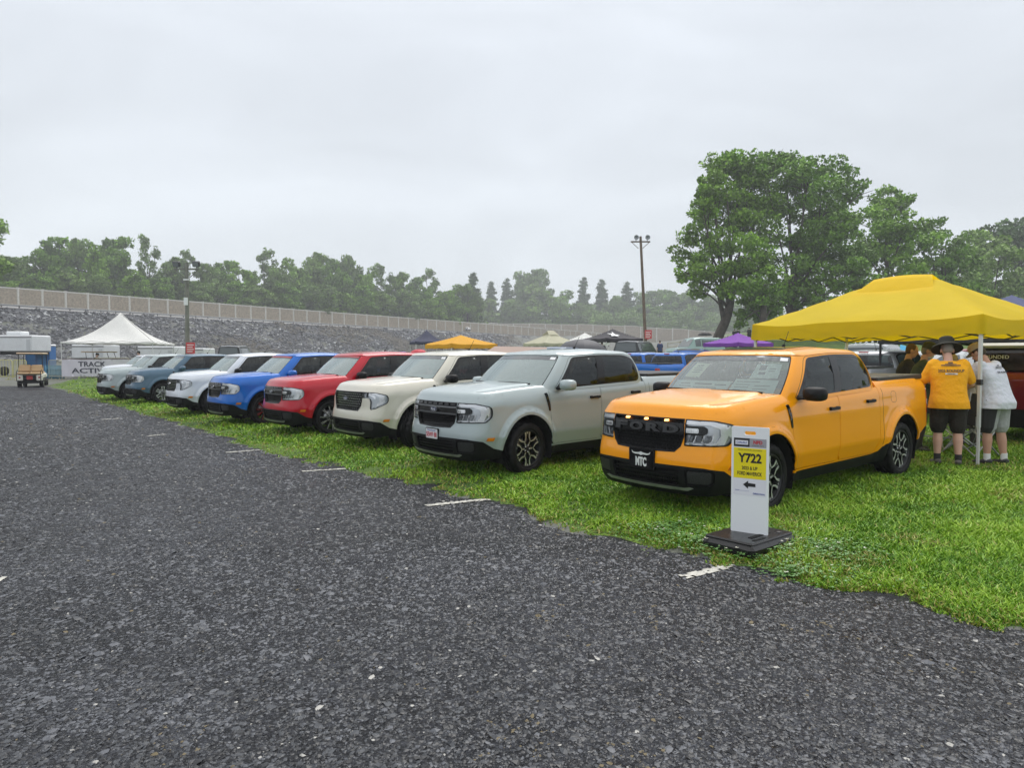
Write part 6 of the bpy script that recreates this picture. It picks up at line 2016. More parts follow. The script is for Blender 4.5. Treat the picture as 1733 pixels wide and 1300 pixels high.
def plate(root, kind):
    g = G()
    w, h = (.31, .155) if kind != 'mtc' else (.345, .215)
    z = .575 if kind != 'mtc' else .575
    c = wall(np.array([(0, z)]))[0]
    x0 = c[0] + .012
    F = lambda P, off=0.0: np.c_[np.full(len(P), x0) + off, P[:, 0] + (.0 if kind != 'mtc' else -.01), P[:, 1] + z]
    patch(g, rounded([(-w/2, -h/2), (w/2, -h/2), (w/2, h/2), (-w/2, h/2)], .02), [], F, .06, 0, .02)
    patch(g, rounded([(-w/2+.012, -h/2+.012), (w/2-.012, -h/2+.012), (w/2-.012, h/2-.012), (-w/2+.012, h/2-.012)], .014), [], F, .06, 1, .004, off=.004)
    p = g.build('license_plate', [BLACK, mat('plate_white', (.72, .73, .76), .35) if kind != 'mtc' else GLOSSBLACK], root)
    tg = G()
    RDI = mat('plate_red', (.5, .03, .05), .5); BLI = mat('plate_blue', (.05, .1, .35), .5)
    if kind == 'mass':
        put_text(tg, '5EWF 88', .062, .26, lambda P, o: F(np.c_[P[:, 0], P[:, 1] - .012], .006 + o), 0, .001, .02)
        put_text(tg, 'Massachusetts', .022, .20, lambda P, o: F(np.c_[P[:, 0], P[:, 1] + .048], .006 + o), 1, .001)
        tg.build('plate_lettering', [RDI, BLI], p)
    elif kind == 'mtc':
        put_text(tg, 'MTC', .085, .15, lambda P, o: F(np.c_[P[:, 0], P[:, 1] - .03], .006 + o), 0, .002, .05)
        # steer skull with long horns
        horn = [(0, .035), (.03, .045), (.08, .043), (.115, .052), (.13, .075), (.125, .078), (.105, .062), (.075, .060), (.035, .064), (.012, .07), (-.0, .075)]
        ho = [F(np.array([(a * s, b)]), .007)[0] for s in (1,) for a, b in horn]
        hl = np.array(horn); full = np.r_[hl, (hl * [-1, 1])[::-1][1:-1]]
        patch(tg, full.tolist(), [], F, .03, 0, 0, off=.007)
        tg.build('plate_emblem', [WHITE], p)
def oval_badge(root, f):
    g = G(); z = .915 if f == 'A' else .90
    el = lambda rx, rz: [(uy2(rx * math.cos(t)), z + rz * math.sin(t)) for t in np.linspace(0, 2*math.pi, 33)[:-1]]
    patch(g, el(.085, .036), [], wall, .05, 0, .03, off=.022); patch(g, el(.076, .029), [], wall, .05, 1, 0, off=.025)
    text_on(g, 'Ford', .030, .095, 0, z, .026, 2, .001, .01)
    g.build('badge', [CHROME, mat('badge_blue', (.01, .025, .09), .2, coat=.8), WHITE], root)
def grille_letters(root):
    g = G()
    patch(g, fy2(rounded([(-.492, .855), (.492, .855), (.492, .975), (-.492, .975)], .01)), [], wall, .05, 1, .02, off=.0)
    V, F = text_mesh('FORD', .05, .035, 1.25)
    for (ch, x) in zip('FORD', (-.34, -.115, .115, .34)):
        put_text(g, ch, .074, .185, lambda P, o: wall(np.c_[P[:, 0] + x, P[:, 1] + .914], .008 + o), 0, .012, .045)
    g.build('grille_lettering', [mat('letter_grey', (.035, .036, .039), .4), GLOSSBLACK], root)
    for y in (-.27, 0, .27):
        a = G(); patch(a, fy2(rounded([(y - .022, .985), (y + .022, .985), (y + .022, 1.005), (y - .022, 1.005)], .008)), [], wall, .03, 0, .02, off=.006)
        a.build('amber_running_light', [mat('amber_lit', (.9, .4, .1), .3, emit=(1, .42, .10), estr=5)], root)
def visor_strip(root):
    g = G(); patch(g, [(-2.0, .90), (2.0, .90), (2.0, .965), (-2.0, .965)], [], gh, .12, 0, 0, off=.003, scale=(1, 2.6))
    for s_, x in (('MAVERICK', -.1),): put_text(g, s_, .045, 2.4, lambda P, o: gh(np.c_[P[:, 0] + x, P[:, 1] + .932], .0045), 1, 0)
    g.build('sun_strip', [mat('strip_red', (.38, .05, .06), .4), mat('strip_letters', (.55, .16, .15), .4)], root)
def sunroof(root):
    g = G(); patch(g, rounded([(-1.0, -.42), (-1.85, -.42), (-1.85, .42), (-1.0, .42)], .06), [], roof, .08, 0, .004, off=.004)
    g.build('sunroof', [GLOSSBLACK], root)
def inspection(root, low=True):
    g = G(); patch(g, [(1.62, .86), (1.95, .86), (1.95, .94), (1.62, .94)], [], gh, .2, 0, 0, off=-.001, scale=(1, 2.6)); g.build('window_sticker', [WHITE], root)

# ------------------------------------------------------------------ simple cars for the field beyond
def make_wagon(name, L, W, H, prof, glass_rows, paint_m, rack=False, clr=.25, detail=True):
    """loft: prof = list of (x, z_low, z_shoulder, z_roof or None, half width, half width at roof)"""
    root = empty(name)
    g = G(); n = len(prof)
    rows = []
    for (x, zl, zs, zr, w, wr) in prof:
        zr_ = zr if zr else zs + .02
        wr_ = wr if zr else w * .8
        rows.append([(x, -w * .94, zl), (x, -w, zl + .12), (x, -w, zs - .10), (x, -w * .965, zs), (x, -lerp(w * .95, wr_, .95), lerp(zs, zr_, .93)), (x, -wr_ * .86, zr_), (x, 0, zr_ + (.03 if zr else .02)),
                     (x, wr_ * .86, zr_), (x, lerp(w * .95, wr_, .95), lerp(zs, zr_, .93)), (x, w * .965, zs), (x, w, zs - .10), (x, w, zl + .12), (x, w * .94, zl)])
    V = [p for r in rows for p in r]; m = 13
    F = [(i*m+j, i*m+j+1, (i+1)*m+j+1, (i+1)*m+j) for i in range(n-1) for j in range(m-1)] + [(i*m+m-1, i*m, (i+1)*m, (i+1)*m+m-1) for i in range(n-1)]
    g.add(V, F, 0, False); g.add(rows[0], [tuple(range(m))], 0); g.add(rows[-1], [tuple(range(m))[::-1]], 0)
    # wheel openings as dark arches
    g.build('body', [paint_m], root, objmat=True)
    return root, rows
BGW = {}
def suv(label, px, Y, yaw, col, L=4.6, W=1.88, H=1.75, rack=False, name='parked_suv', roofcol=None, low=False, cat='suv', z0=None, group='vehicles parked across the show field'):
    pm = paint('bgpaint_%d_%d_%d' % tuple(int(c * 255) for c in col), col, .1)
    x1, x0 = L / 2, -L / 2; w = W / 2; wr = w * .80
    zs = H * (.60 if not low else .62)
    if not low: prof = [(x1, .45, .85, None, w * .82, 0), (x1 - .12, .3, H * .54, None, w * .95, 0), (x1 - 1.15, .28, zs - .02, None, w, 0), (x1 - 1.75, .28, zs, H * .95, w, wr * .97), (0, .28, zs, H, w, wr), (x0 + .5, .28, zs, H * .985, w, wr), (x0 + .12, .32, zs, H * .95, w * .97, wr * .95), (x0, .42, zs - .05, None, w * .93, 0)]
    else: prof = [(x1, .4, .62, None, w * .82, 0), (x1 - .15, .25, .72, None, w * .95, 0), (x1 - 1.2, .22, zs - .03, None, w, 0), (x1 - 1.95, .22, zs, H * .95, w, wr * .95), (-.2, .22, zs, H, w, wr * .97), (x0 + 1.3, .22, zs, H * .95, w, wr * .93), (x0 + .65, .22, zs, None, w, 0), (x0 + .1, .28, zs - .03, None, w * .95, 0), (x0, .4, .7, None, w * .88, 0)]
    root, rows = make_wagon(name, L, W, H, prof, None, pm)
    tag(root, label, cat, group)
    # windows slightly proud of the cabin sides
    ci = [i for i, p in enumerate(prof) if p[3]]
    for s in (0, 1):
        a, b = (3, 4) if s == 0 else (9, 8)
        g = G()
        for k in range(len(ci) - 1):
            q = [Vector(rows[ci[k]][a]), Vector(rows[ci[k+1]][a]), Vector(rows[ci[k+1]][b]), Vector(rows[ci[k]][b])]
            c = sum(q, Vector()) / 4
            q = [c + Vector(((p.x - c.x) * .93, p.y - c.y, (p.z - c.z) * .80)) + Vector((0, (-.012 if s == 0 else .012), 0)) for p in q]
            g.add(q, [(0, 1, 2, 3)])
        g.build('side_window', [TINTB], root)
    f0 = ci[0]; g = G()
    q = [Vector(rows[f0-1][3]), Vector(rows[f0-1][9]), Vector(rows[f0][8]), Vector(rows[f0][4])]; c = sum(q, Vector()) / 4
    q = [c + (p - c) * .9 + Vector((.03, 0, .03)) for p in q]; g.add(q, [(0, 1, 2, 3)]); g.build('windshield', [TINTB], root)
    r0 = ci[-1]; g = G()
    q = [Vector(rows[r0+1][3]), Vector(rows[r0+1][9]), Vector(rows[r0][8]), Vector(rows[r0][4])]; c = sum(q, Vector()) / 4
    q = [c + (p - c) * .86 + Vector((-.03, 0, .03)) for p in q]; g.add(q, [(3, 2, 1, 0)]); g.build('rear_window', [TINTB], root)
    for s in (1, -1):
        g = G(); g.box(x0 - .015, x0 + .12, s * w * .84 - .08, s * w * .84 + .08, zs - .32, zs - .06, 0, bev=.02); g.build('tail_light', [REDLENS], root)
        g = G(); g.box(x1 - .16, x1 + .01, s * w * .74 - .14, s * w * .74 + .14, .72 if not low else .58, .88 if not low else .68, 0, bev=.02); g.build('headlight', [LAMPW], root)
    g = G(); g.box(x0 - .04, x0 + .2, -w * .9, w * .9, .35, .55, 0, bev=.04); g.box(x1 - .2, x1 + .03, -w * .8, w * .8, .35, .55, 0, bev=.04); g.box(x0 + .4, x1 - .4, -w * .99 - .005, w * .99 + .005, .26, .34, 0); g.build('bumper', [BLACK], root)
    for ax in (x1 - .85, x0 + .85):
        for s in (1, -1):
            g = G(); g.lathe([(.0, .055), (.42, .05), (.43, 0), (.43, -.05)], 20, 0, 'y', (ax, s * (w - .045), .38)) if False else g.add([(ax + .42*math.cos(t), s*(w+.004), .38+.42*math.sin(t)) for t in np.linspace(-.2, math.pi+.2, 20)] , [tuple(range(20))[::s]])
            g.build('wheel_arch', [VOID], root)
            wk = copy_tree(BGW['w'], root) if 'w' in BGW else make_wheel('y')
            if 'w' not in BGW: BGW['w'] = wk; adopt(wk, root)
            wk.location = (ax, s * (w - .10), .36); wk.rotation_euler = (0, .4, 0 if s == 1 else math.pi)
    if rack:
        g = G()
        for y in (-.55, .55): g.box(-1.4, .9, y - .02, y + .02, H + .06, H + .10)
        for x in (-1.3, -.5, .3, .85): g.box(x - .02, x + .02, -.6, .6, H + .07, H + .11); g.box(x - .02, x + .02, -.55, -.5, H - .02, H + .07); g.box(x - .02, x + .02, .5, .55, H - .02, H + .07)
        for k in range(6): g.box(x0 + .25, x0 + .33, -.6 + k * .21, -.47 + k * .21, H + .02, H + .12, 1, bev=.02)
        g.build('roof_rack', [WHITE, BLACK], root)
    q = at(px, 600, Y); root.location = (q.x, Y, tz(q.x, Y) if z0 is None else z0); root.rotation_euler = (0, 0, R(yaw))
    if roofcol is not None:
        g = G(); xs_ = [rows[i][5][0] for i in ci]
        g.grid(lambda u, v: (lerp(xs_[0], xs_[-1], u), lerp(-wr * .98, wr * .98, v), float(np.interp(lerp(xs_[0], xs_[-1], u), [rows[i][5][0] for i in ci][::-1], [rows[i][5][2] for i in ci][::-1])) + .035 - .06 * abs(2*v - 1) ** 4), 8, 8)
        g.build('roof', [roofcol], root)
    return root
TINTB = mat('background_glass', (.05, .065, .07), .06, coat=.3, spec=1.0)
suv('dark grey suv with open liftgate right of the black tent', 1080, 47, 60, (.03, .032, .035))
suv('pale teal old van before the leaning shade tree', 1176, 58, 200, (.30, .42, .40), H=2.0)
suv('blue off-road car with black soft top and pale windshield', 1166, 37, 245, (.02, .12, .45), H=1.8, roofcol=BLACK)
suv('white car whose roof shows between the two blue pickups', 1096, 33, 240, (.62, .63, .63), H=1.72)
suv('dark blue car with pale windshield right of the tan awning', 940, 40, 235, (.05, .09, .16), H=1.95)
suv('black suv with red tail lights below the rock slope', 402, 56, 95, (.015, .018, .017), H=2.2, rack=False)
suv('silver off-road car with roof rack lights behind the grey pickup', 1484, 29, 52, (.42, .44, .46), H=2.05, rack=True)
suv('red low car behind the men at the right', 1630, 30, 60, (.35, .015, .025), H=1.85)
suv('white car with pale windshield between green shirt and yellow shirt', 1590, 24, 230, (.55, .57, .58), H=1.72)
suv('small white car driving on the highway, left one of two', 789, 285, 128, (.6, .62, .63), H=1.5, low=True, cat='car', z0=float(wall_base(1.55)) + .05, group='white cars on the highway')
suv('small white car driving on the highway, right one of two', 829, 300, 128, (.55, .57, .6), H=1.5, low=True, cat='car', z0=float(wall_base(1.65)) + .05, group='white cars on the highway')
suv('grey suv parked left of the black tent', 985, 52, 70, (.20, .22, .23), H=1.8)

# ------------------------------------------------------------------ left side: trailers, toilets, golf cart, banner, barriers
SHEET = mat('trailer_white', (.66, .68, .70), .4, var=.06, vscale=2)
def trailer(label, pxa, pxb, Y, top_y, bot_y, extra=None, name='box_trailer', m=SHEET):
    a = at(pxa, top_y, Y); b = at(pxb, bot_y, Y); z0 = tz(a.x, Y)
    root = empty(name, ((a.x + b.x) / 2, Y, z0)); tag(root, label, 'trailer')
    w = b.x - a.x; zt, zb = a.z - z0, b.z - z0; D = 2.4
    g = G(); g.box(-w/2, w/2, 0, D, zb, zt, 0, bev=.08); g.box(-w/2 + .02, w/2 - .02, -.012, 0, zt - .22, zt - .12, 1); g.build('body', [m, mat('trailer_trim', (.25, .25, .26), .4)], root)
    g = G(); g.box(-w/2 + .1, w/2 - .1, .2, D - .2, max(.1, zb - .25), zb, 0)
    for x in (-w * .12, w * .06):
        g.lathe([(0, -.10), (.30, -.10), (.36, -.06), (.36, .12)], 18, 0, 'y', (x, .1, .36))
    g.build('chassis', [BLACK], root)
    g = G(); g.box(w/2 - .42, w/2 - .12, -.016, 0, zb + .12, zt - .35, 0); g.build('door', [mat('door_grey', (.50, .52, .54), .4)], root)
    if extra == 'ac': g = G(); g.box(-.35 + w * .1, w * .1 + .9, .6, 1.6, zt, zt + .32, 0, bev=.08); g.build('roof_unit', [WHITE], root)
    return root
trailer('long white trailer with roof unit at the left edge', -60, 54, 56, 567, 595, 'ac')
trailer('white box trailer standing behind the marquee left half', 120, 176, 57, 583, 607)
trailer('white box trailer behind the marquee right legs', 232, 293, 58, 586, 606)
trailer('white box trailer just right of the light pole', 322, 344, 58, 589, 606)
def toilet(label, px, Y):
    q = at(px, 582, Y); z0 = tz(q.x, Y); root = empty('portable_toilet', (q.x, Y, z0), R(8)); tag(root, label, 'portable toilet', 'portable toilets left of the marquee')
    h = q.z - z0
    g = G(); g.box(-.55, .55, -.55, .55, .05, h - .22, 0, bev=.03); g.build('cabin', [mat('toilet_blue', (.02, .14, .40), .4)], root)
    g = G(); g.box(-.6, .6, -.6, .6, h - .24, h - .04, 0, bev=.09); g.build('roof', [WHITE], root)
    g = G(); g.box(-.38, .38, -.575, -.55, .15, h - .4, 0, bev=.01); g.build('door', [mat('toilet_door', (.03, .20, .48), .45)], root)
toilet('blue portable toilet with white roof, nearer the trailer', 60, 60); toilet('blue portable toilet with white roof, nearer the marquee', 77, 59)

def golf_cart(label, px, py, yaw, name='golf_cart', z=None):
    c = stand(px, py); root = empty(name, c, R(yaw)); tag(root, label, 'golf cart', 'golf carts by the marquee')
    bm = mat('cart_cream', (.74, .72, .64), .35, coat=.5); tan = mat('cart_seat_tan', (.55, .37, .20), .6); dk = BLACK
    g = G(); g.box(-1.1, .95, -.56, .56, .25, .42, 1, bev=.04)                # floor
    g.box(.55, 1.15, -.52, .52, .40, .82, 0, bev=.14); g.box(-1.15, -.35, -.58, .58, .40, .74, 0, bev=.12)
    g.box(-1.20, -1.10, -.30, .30, .42, .66, 1); g.box(-1.26, -1.12, .30, .60, .36, .70, 0, bev=.04); g.box(-1.26, -1.12, -.60, -.30, .36, .70, 0, bev=.04); g.build('body', [bm, dk], root)
    for (x0, x1, zb, zt, rot, nm) in ((-.55, .0, .74, .86, 0, 'seat_cushion'), (-.62, -.50, .86, 1.22, -.15, 'seat_back'), (-1.35, -.85, .70, .82, 0, 'rear_seat'), (-.84, -.70, .84, 1.20, .15, 'rear_seat_back')):
        g = G()
        for y in (-.28, .28): g.box(x0, x1, y - .275, y + .275, zb, zt, 0, rot=(0, rot, 0), bev=.05)
        g.build(nm, [tan], root)
    g = G(); g.box(-1.15, .85, -.60, .60, 1.80, 1.88, 0, bev=.03); g.build('roof', [mat('cart_roof', (.62, .46, .32), .5)], root)
    for y in (-.54, .54):
        for pp, nm in (([(.95, y, .7), (.62, y, 1.82)], 'roof_post'), ([(-.75, y, .75), (-.85, y, 1.82)], 'roof_post'), ([(-1.5, y, .35), (-1.5, y, .85), (-1.1, y, .95)], 'grab_rail')):
            g = G(); g.tube(pp, .018, 6); g.build(nm, [dk], root)
    g = G(); g.box(-1.50, -1.15, -.45, .45, .22, .27, 0); g.build('foot_plate', [dk], root)
    g = G(); g.box(-1.23, -1.21, -.14, .14, .42, .62, 0, bev=.01); g.build('license_plate', [mat('cart_red', (.40, .03, .03), .5)], root)
    g = G(); g.tube([(.50, .28, .85), (.32, .28, 1.05)], .02, 6); th = np.linspace(0, 6.28, 17)[:-1]; g.tube([(.30 + .06 * math.sin(t), .28 + .17 * math.cos(t), 1.06 + .16 * math.sin(t)) for t in th], .014, 5, closed=True); g.build('steering_wheel', [dk], root)
    for x in (-.85, .80):
        for y in (-.5, .5):
            s = 1 if y > 0 else -1
            g = G(); g.lathe([(0, .06), (.10, .06), (.11, .09), (.22, .09), (.23, .06), (.23, -.07), (.1, -.09), (0, -.09)][::1], 20, 0, 'y', (x, y, .23)); g.lathe([(0, s * .095), (.10, s * .092)], 14, 1, 'y', (x, y, .23))
            g.build('wheel', [TYRE, SATIN], root)
    for y in (-.44, .44): g = G(); g.box(-1.28, -1.22, y - .04, y + .04, .50, .58, 0, bev=.01); g.build('tail_light', [REDLENS], root)
    return root
golf_cart('cream golf cart with tan rear seat parked on the asphalt', 57, 655, 116)
q_ = at(172, 600, 52)
gc2 = golf_cart('dark roofed golf cart under the marquee', 158, 648, 5)
gc2.location = (q_.x, 52, tz(q_.x, 52))

def barricade(label, pa, pb, m, n=12, h=1.28, name='crowd_barrier', group='crowd barriers by the marquee'):
    a, b = Vector(pa), Vector(pb); d = b - a; L = d.length
    root = empty(name, a, math.atan2(d.y, d.x)); tag(root, label, 'barrier', group)
    g = G(); g.tube([(0, 0, .1), (0, 0, h - .08), (.08, 0, h), (L - .08, 0, h), (L, 0, h - .08), (L, 0, .1)], .02, 6); g.tube([(0, 0, .2), (L, 0, .2)], .02, 6); g.build('frame', [m], root)
    g = G()
    for i in range(1, n): g.tube([(L * i / n, 0, .2), (L * i / n, 0, h)], .011, 5)
    bars = g.build('bars', [m], root)
    for x in (.25, L - .25): g = G(); g.box(x - .02, x + .02, -.3, .3, 0, .04, 0); g.box(x - .02, x + .02, -.02, .02, 0, .12, 0); g.build('foot', [m], root)
def onz(px, Y):
    q = at(px, 600, Y); return Vector((q.x, Y, tz(q.x, Y)))
YB = mat('barrier_yellow', (.50, .48, .14), .5, .2); WB = mat('barrier_galvanised', (.45, .44, .33), .5, .3)
for i, (pa, pb, lab) in enumerate([((-46, 46), (20, 46), 'yellow crowd barrier at the left edge of the photo'), ((22, 46), (44, 46), 'yellow crowd barrier left of the cream golf cart'),
      ((82, 46.5), (104, 46), 'pale crowd barrier between golf cart and banner'), ((105, 46), (160, 45.5), 'pale crowd barrier holding the left half of the white banner'), ((161, 45.5), (218, 45), 'pale crowd barrier holding the right half of the white banner')]):
    barricade(lab, onz(*pa), onz(*pb), YB if i < 2 else WB, 13 if i != 1 else 8)
def banner():
    a = onz(105, 45.9); b = onz(222, 45); d = (b - a); L = d.length
    root = empty('banner', a, math.atan2(d.y, d.x)); tag(root, 'white banner reading TRACK ACTIVITIES hung on crowd barriers', 'banner')
    za, zb = .20, 1.32
    f = lambda P, off=0.0: np.c_[P[:, 0], -.05 - off - .02 * np.sin(P[:, 0] * 2.3) - .015 * np.sin(P[:, 0] * 5 + P[:, 1] * 3), P[:, 1]]
    g = G(); patch(g, [(0, za), (L * .99, za + .08), (L * .99, zb + .02), (0, zb)], [], f, .12); g.build('cloth', [mat('banner_cloth', (.62, .60, .66), .6, bump=.2, bscale=4, bdist=.05)], root)
    INK2 = mat('banner_ink', (.03, .035, .06), .6)
    g = G()
    def word(s, cx, cz, h, w):
        put_text(g, s, h, w, lambda P, o: f(np.c_[P[:, 0] + cx, P[:, 1] + cz], .012 + o), 0, .003, .02)
        n = len(s)     # slab serifs under and over the stems
        V, F = text_mesh(s, .05, .02)
    word('TRACK', L * .445, 1.02, .30, L * .40); word('ACTIVITIES', L * .547, .60, .30, L * .80)
    for (x0, x1, z) in ((.245, .285, .80), (.330, .365, .80), (.415, .435, .80), (.44, .46, .80), (.50, .52, .80)):
        pass
    g.build('lettering', [INK2], root)
    g = G(); g.tube([(0, -.05, zb + .01), (L, -.05, zb + .03)], .018, 6); g.build('top_hem', [mat('hem_dark', (.10, .04, .04), .6)], root)
banner()
def bin_(label, px, py, m):
    c = onz(px, 48); o = G(); r = empty('trash_barrel', c); tag(r, label, 'barrel', 'blue barrels behind the barrier')
    o.lathe([(0, .0), (.28, 0), (.29, .3), (.30, .32), (.29, .34), (.29, .6), (.30, .62), (.29, .64), (.29, .9), (.27, .9), (.26, .5), (0, .45)], 18); o.build('drum', [m], r)
    g = G(); g.tube([(.29 * math.cos(t), .29 * math.sin(t), .9) for t in np.linspace(0, 6.28, 19)[:-1]], .014, 5, closed=True); g.build('rim', [m], r)
BB = mat('barrel_blue', (.04, .22, .36), .5)
bin_('blue barrel nearest the golf cart', 84, 634, BB); bin_('blue barrel in the middle behind the barrier', 92, 634, BB); bin_('blue barrel next to the banner', 100, 635, BB)

# ------------------------------------------------------------------ camp chairs, table, umbrella
def camp_chair(label, loc, yaw, col=(.02, .022, .025)):
    root = empty('camp_chair', loc, yaw); tag(root, label, 'chair', 'folding camp chairs under the yellow canopy')
    cm = mat('chair_cloth', col, .8); fm_ = mat('chair_tube', (.40, .41, .42), .35, .7)
    g = G(); g.grid(lambda u, v: (lerp(-.22, .24, u), lerp(-.25, .25, v), .44 - .05 * math.sin(math.pi * v) + .03 * u), 6, 6); g.build('seat', [cm], root)
    g = G(); g.grid(lambda u, v: (-.22 - .12 * u - .03 * math.sin(math.pi * v), lerp(-.25, .25, v), .44 + .50 * u), 6, 6); g.build('backrest', [cm], root)
    for s in (-1, 1):
        g = G(); g.tube([(-.25, s * .27, .02), (.25, s * .27, .44)], .011, 6); g.tube([(.27, s * .27, .02), (-.22, s * .27, .44), (-.34, s * .27, .96)], .011, 6); g.tube([(.25, s * .27, .44), (.25, s * .27, .64)], .011, 6); g.build('side_frame', [fm_], root)
        g = G(); g.box(-.26, .28, s * .27 - .03, s * .27 + .03, .63, .66, 0, bev=.01); g.build('armrest', [cm], root)
    for x in (-.25, .27):
        g = G(); g.tube([(x, -.27, .03), (x, .27, .43)], .010, 6); g.tube([(x, .27, .03), (x, -.27, .43)], .010, 6); g.build('cross_brace', [fm_], root)
camp_chair('black folding camp chair beside the near canopy leg', stand(1642, 772), R(200))
camp_chair('black folding camp chair between the two men, closer to the yellow shirt', stand(1622, 762), R(160))
def table():
    c = stand(1618, 752); r = empty('folding_table', c, R(35)); tag(r, 'folding table with dark cloth that the men bend over', 'table')
    g = G(); g.box(-.75, .75, -.35, .35, .70, .735, 0, bev=.01); g.build('tabletop', [WHITE], r)
    g = G(); g.box(-.78, .78, -.38, .38, .55, .742, 0, bev=.01); g.build('cloth', [mat('table_cloth', (.02, .022, .03), .8)], r)
    for x in (-.65, .65):
        g = G()
        for y in (-.28, .28): g.tube([(x, y, 0), (x * .95, y, .70)], .014, 6)
        g.tube([(x, -.28, .15), (x, .28, .15)], .012, 6); g.build('leg', [SATIN], r)
table()
def umbrella(label, px, py, Y, rad, m, tilt=(0, 0)):
    q = at(px, py, Y); z0 = tz(q.x, Y); r = empty('umbrella', (q.x, Y, z0)); tag(r, label, 'umbrella', 'umbrellas in the crowd')
    h = q.z - z0
    g = G(); n = 8
    for k in range(n):
        a0, a1 = 2*math.pi*k/n, 2*math.pi*(k+1)/n
        g.grid(lambda u, v: (rad * math.sin(u * 1.35) / math.sin(1.35) * math.cos(lerp(a0, a1, v)) * (1 - .06 * math.sin(math.pi * v) * u), rad * math.sin(u * 1.35) / math.sin(1.35) * math.sin(lerp(a0, a1, v)) * (1 - .06 * math.sin(math.pi * v) * u), h - rad * .62 * (1 - math.cos(u * 1.35))), 5, 4)
    g.build('canopy', [m], r)
    g = G(); g.tube([(0, 0, h + .06), (0, 0, .05)], .012, 6); g.build('shaft', [FRAMEB], r)
umbrella('large charcoal umbrella left of the black tent', 985, 574, 42, 1.5, mat('umb_grey', (.06, .06, .07), .6))
umbrella('small purple umbrella near the red pickup', 681, 595, 46, .60, mat('umb_purple', (.20, .04, .40), .6))
umbrella('small red umbrella left of the orange tent', 709, 591, 41, .55, mat('umb_red', (.50, .03, .05), .6))
umbrella('tiny black umbrella by the leaning tree trunk', 1193, 562, 86, .9, mat('umb_black', (.02, .02, .02), .6))
# low rail fence on the rise by the shade trees
def rail_fence():
    a = at(1130, 585, 88); b = at(1290, 570, 92); A = Vector((a.x, 88, tz(a.x, 88))); B_ = Vector((b.x, 92, tz(b.x, 92))); d = B_ - A
    r = empty('rail_fence', A); tag(r, 'low pale rail fence on the rise beneath the shade trees', 'fence')
    g = G()
    for h in (.5, 1.0): g.tube([Vector((0, 0, h)), d + Vector((0, 0, h))], .05, 5)
    g.build('rail', [WB], r)
    p0 = None
    for k in range(9):
        if p0 is None: g = G(); g.tube([(0, 0, 0), (0, 0, 1.1)], .06, 6); p0 = p = g.build('post', [WB], r)
        else: p = copy_tree(p0, r)
        p.location = d * (k / 8)
rail_fence()
# ------------------------------------------------------------------ the row of pickups and the ones beyond
PAINTS = dict(orange=P0, sage=paint('paint_sage', (.37, .435, .445)), cream=paint('paint_cream', (.66, .635, .55)), red=paint('paint_red', (.46, .003, .018), .05),
              blue=paint('paint_blue', (.0, .125, .52), .05), white=paint('paint_white', (.66, .70, .76)), slate=paint('paint_slate', (.060, .125, .19), .15),
              silver=paint('paint_silver', (.30, .32, .34), .4), darkred=paint('paint_darkred', (.16, .006, .012), .2))
def settle(root):
    """stand a truck on the slope of the lawn: height from the wheels, pitch from front to rear"""
    th = root.rotation_euler.z; x, y = root.location.x, root.location.y
    f = np.array([math.cos(th), math.sin(th)]); l = np.array([-f[1], f[0]])
    zf = np.mean([tz(*(np.array([x, y]) + l * s)) for s in (.8, -.8)]); zr = np.mean([tz(*(np.array([x, y]) - f * 3.076 + l * s)) for s in (.8, -.8)])
    root.location.z = zf - .012
    root.rotation_euler = (0, math.atan2(zr - zf, 3.076), th)
def place_truck(root, px, py, yaw):
    c = ground(px, py, .03)
    th = R(yaw); left = Vector((-math.sin(th), math.cos(th), 0))
    root.location = c - left * .90; root.rotation_euler = (0, 0, th); settle(root)
    return root
ROWG = 'compact pickups parked side by side on the grass'
ROW = [('orange', 'R', 1304, 866, -141.6, 'bright orange compact pickup with block letters in its black grille'), ('sage', 'A', 894, 804, -141, 'grey green compact pickup with a white license plate, second in the row'),
       ('cream', 'B', 709, 760, -141, 'cream compact pickup with studded black grille and dark mirrors'), ('red', 'A', 563, 736, -141, 'red compact pickup with thin many spoked wheels'),
       ('blue', 'A', 450, 719, -141, 'bright blue compact pickup with blue mirrors'), ('white', 'B', 364, 703, -141, 'white compact pickup with studded black grille right of the slate blue one'),
       ('slate', 'A', 277, 683, -141, 'slate blue compact pickup with bright wheel, third from the far end'), ('sage', 'A', 224, 678, -141, 'pale grey green compact pickup wedged between slate blue and far white pickups'),
       ('white', 'A', 214, 659, -141, 'white compact pickup farthest away at the end of the row by the banner')]
tA = make_pickup('A'); tB = make_pickup('B'); tR = make_pickup('R')
multi = make_wheel('multi'); redw = None
def set_wheels(t, proto, first):
    for w in [c for c in kids(t) if c.name.split('.')[0] == 'wheel']:
        loc, rot = w.location.copy(), w.rotation_euler.copy()
        for c in kids(w): bpy.data.objects.remove(c)
        CHILDREN[t.name].remove(w); CHILDREN.pop(w.name, None); bpy.data.objects.remove(w)
        n = proto if first else copy_tree(proto)
        first = False
        adopt(n, t); n.location = loc; n.rotation_euler = rot
    return first
trucks = []; used = set(); wf = True
for i, (c, f, px, py, yaw, lab) in enumerate(ROW):
    src = {'A': tA, 'B': tB, 'R': tR}[f]
    t = src if f not in used else copy_tree(src)
    used.add(f); trucks.append(t)
    tag(t, lab, 'pickup truck', ROWG)
    t['tag'] = 1; del t['tag']
    place_truck(t, px, py, yaw); recolour(t, PAINTS[c])
orange, sage, cream, redt, bluet = trucks[:5]
set_wheels(redt, multi, True); set_wheels(bluet, make_wheel('redrim'), True)
[c for c in kids(orange) if c.name.split('.')[0] == 'windshield'][0].material_slots[0].material = WCLEAR
fit_on_truck(orange); plate(orange, 'mtc'); grille_letters(orange); sunroof(orange)
plate(sage, 'mass')
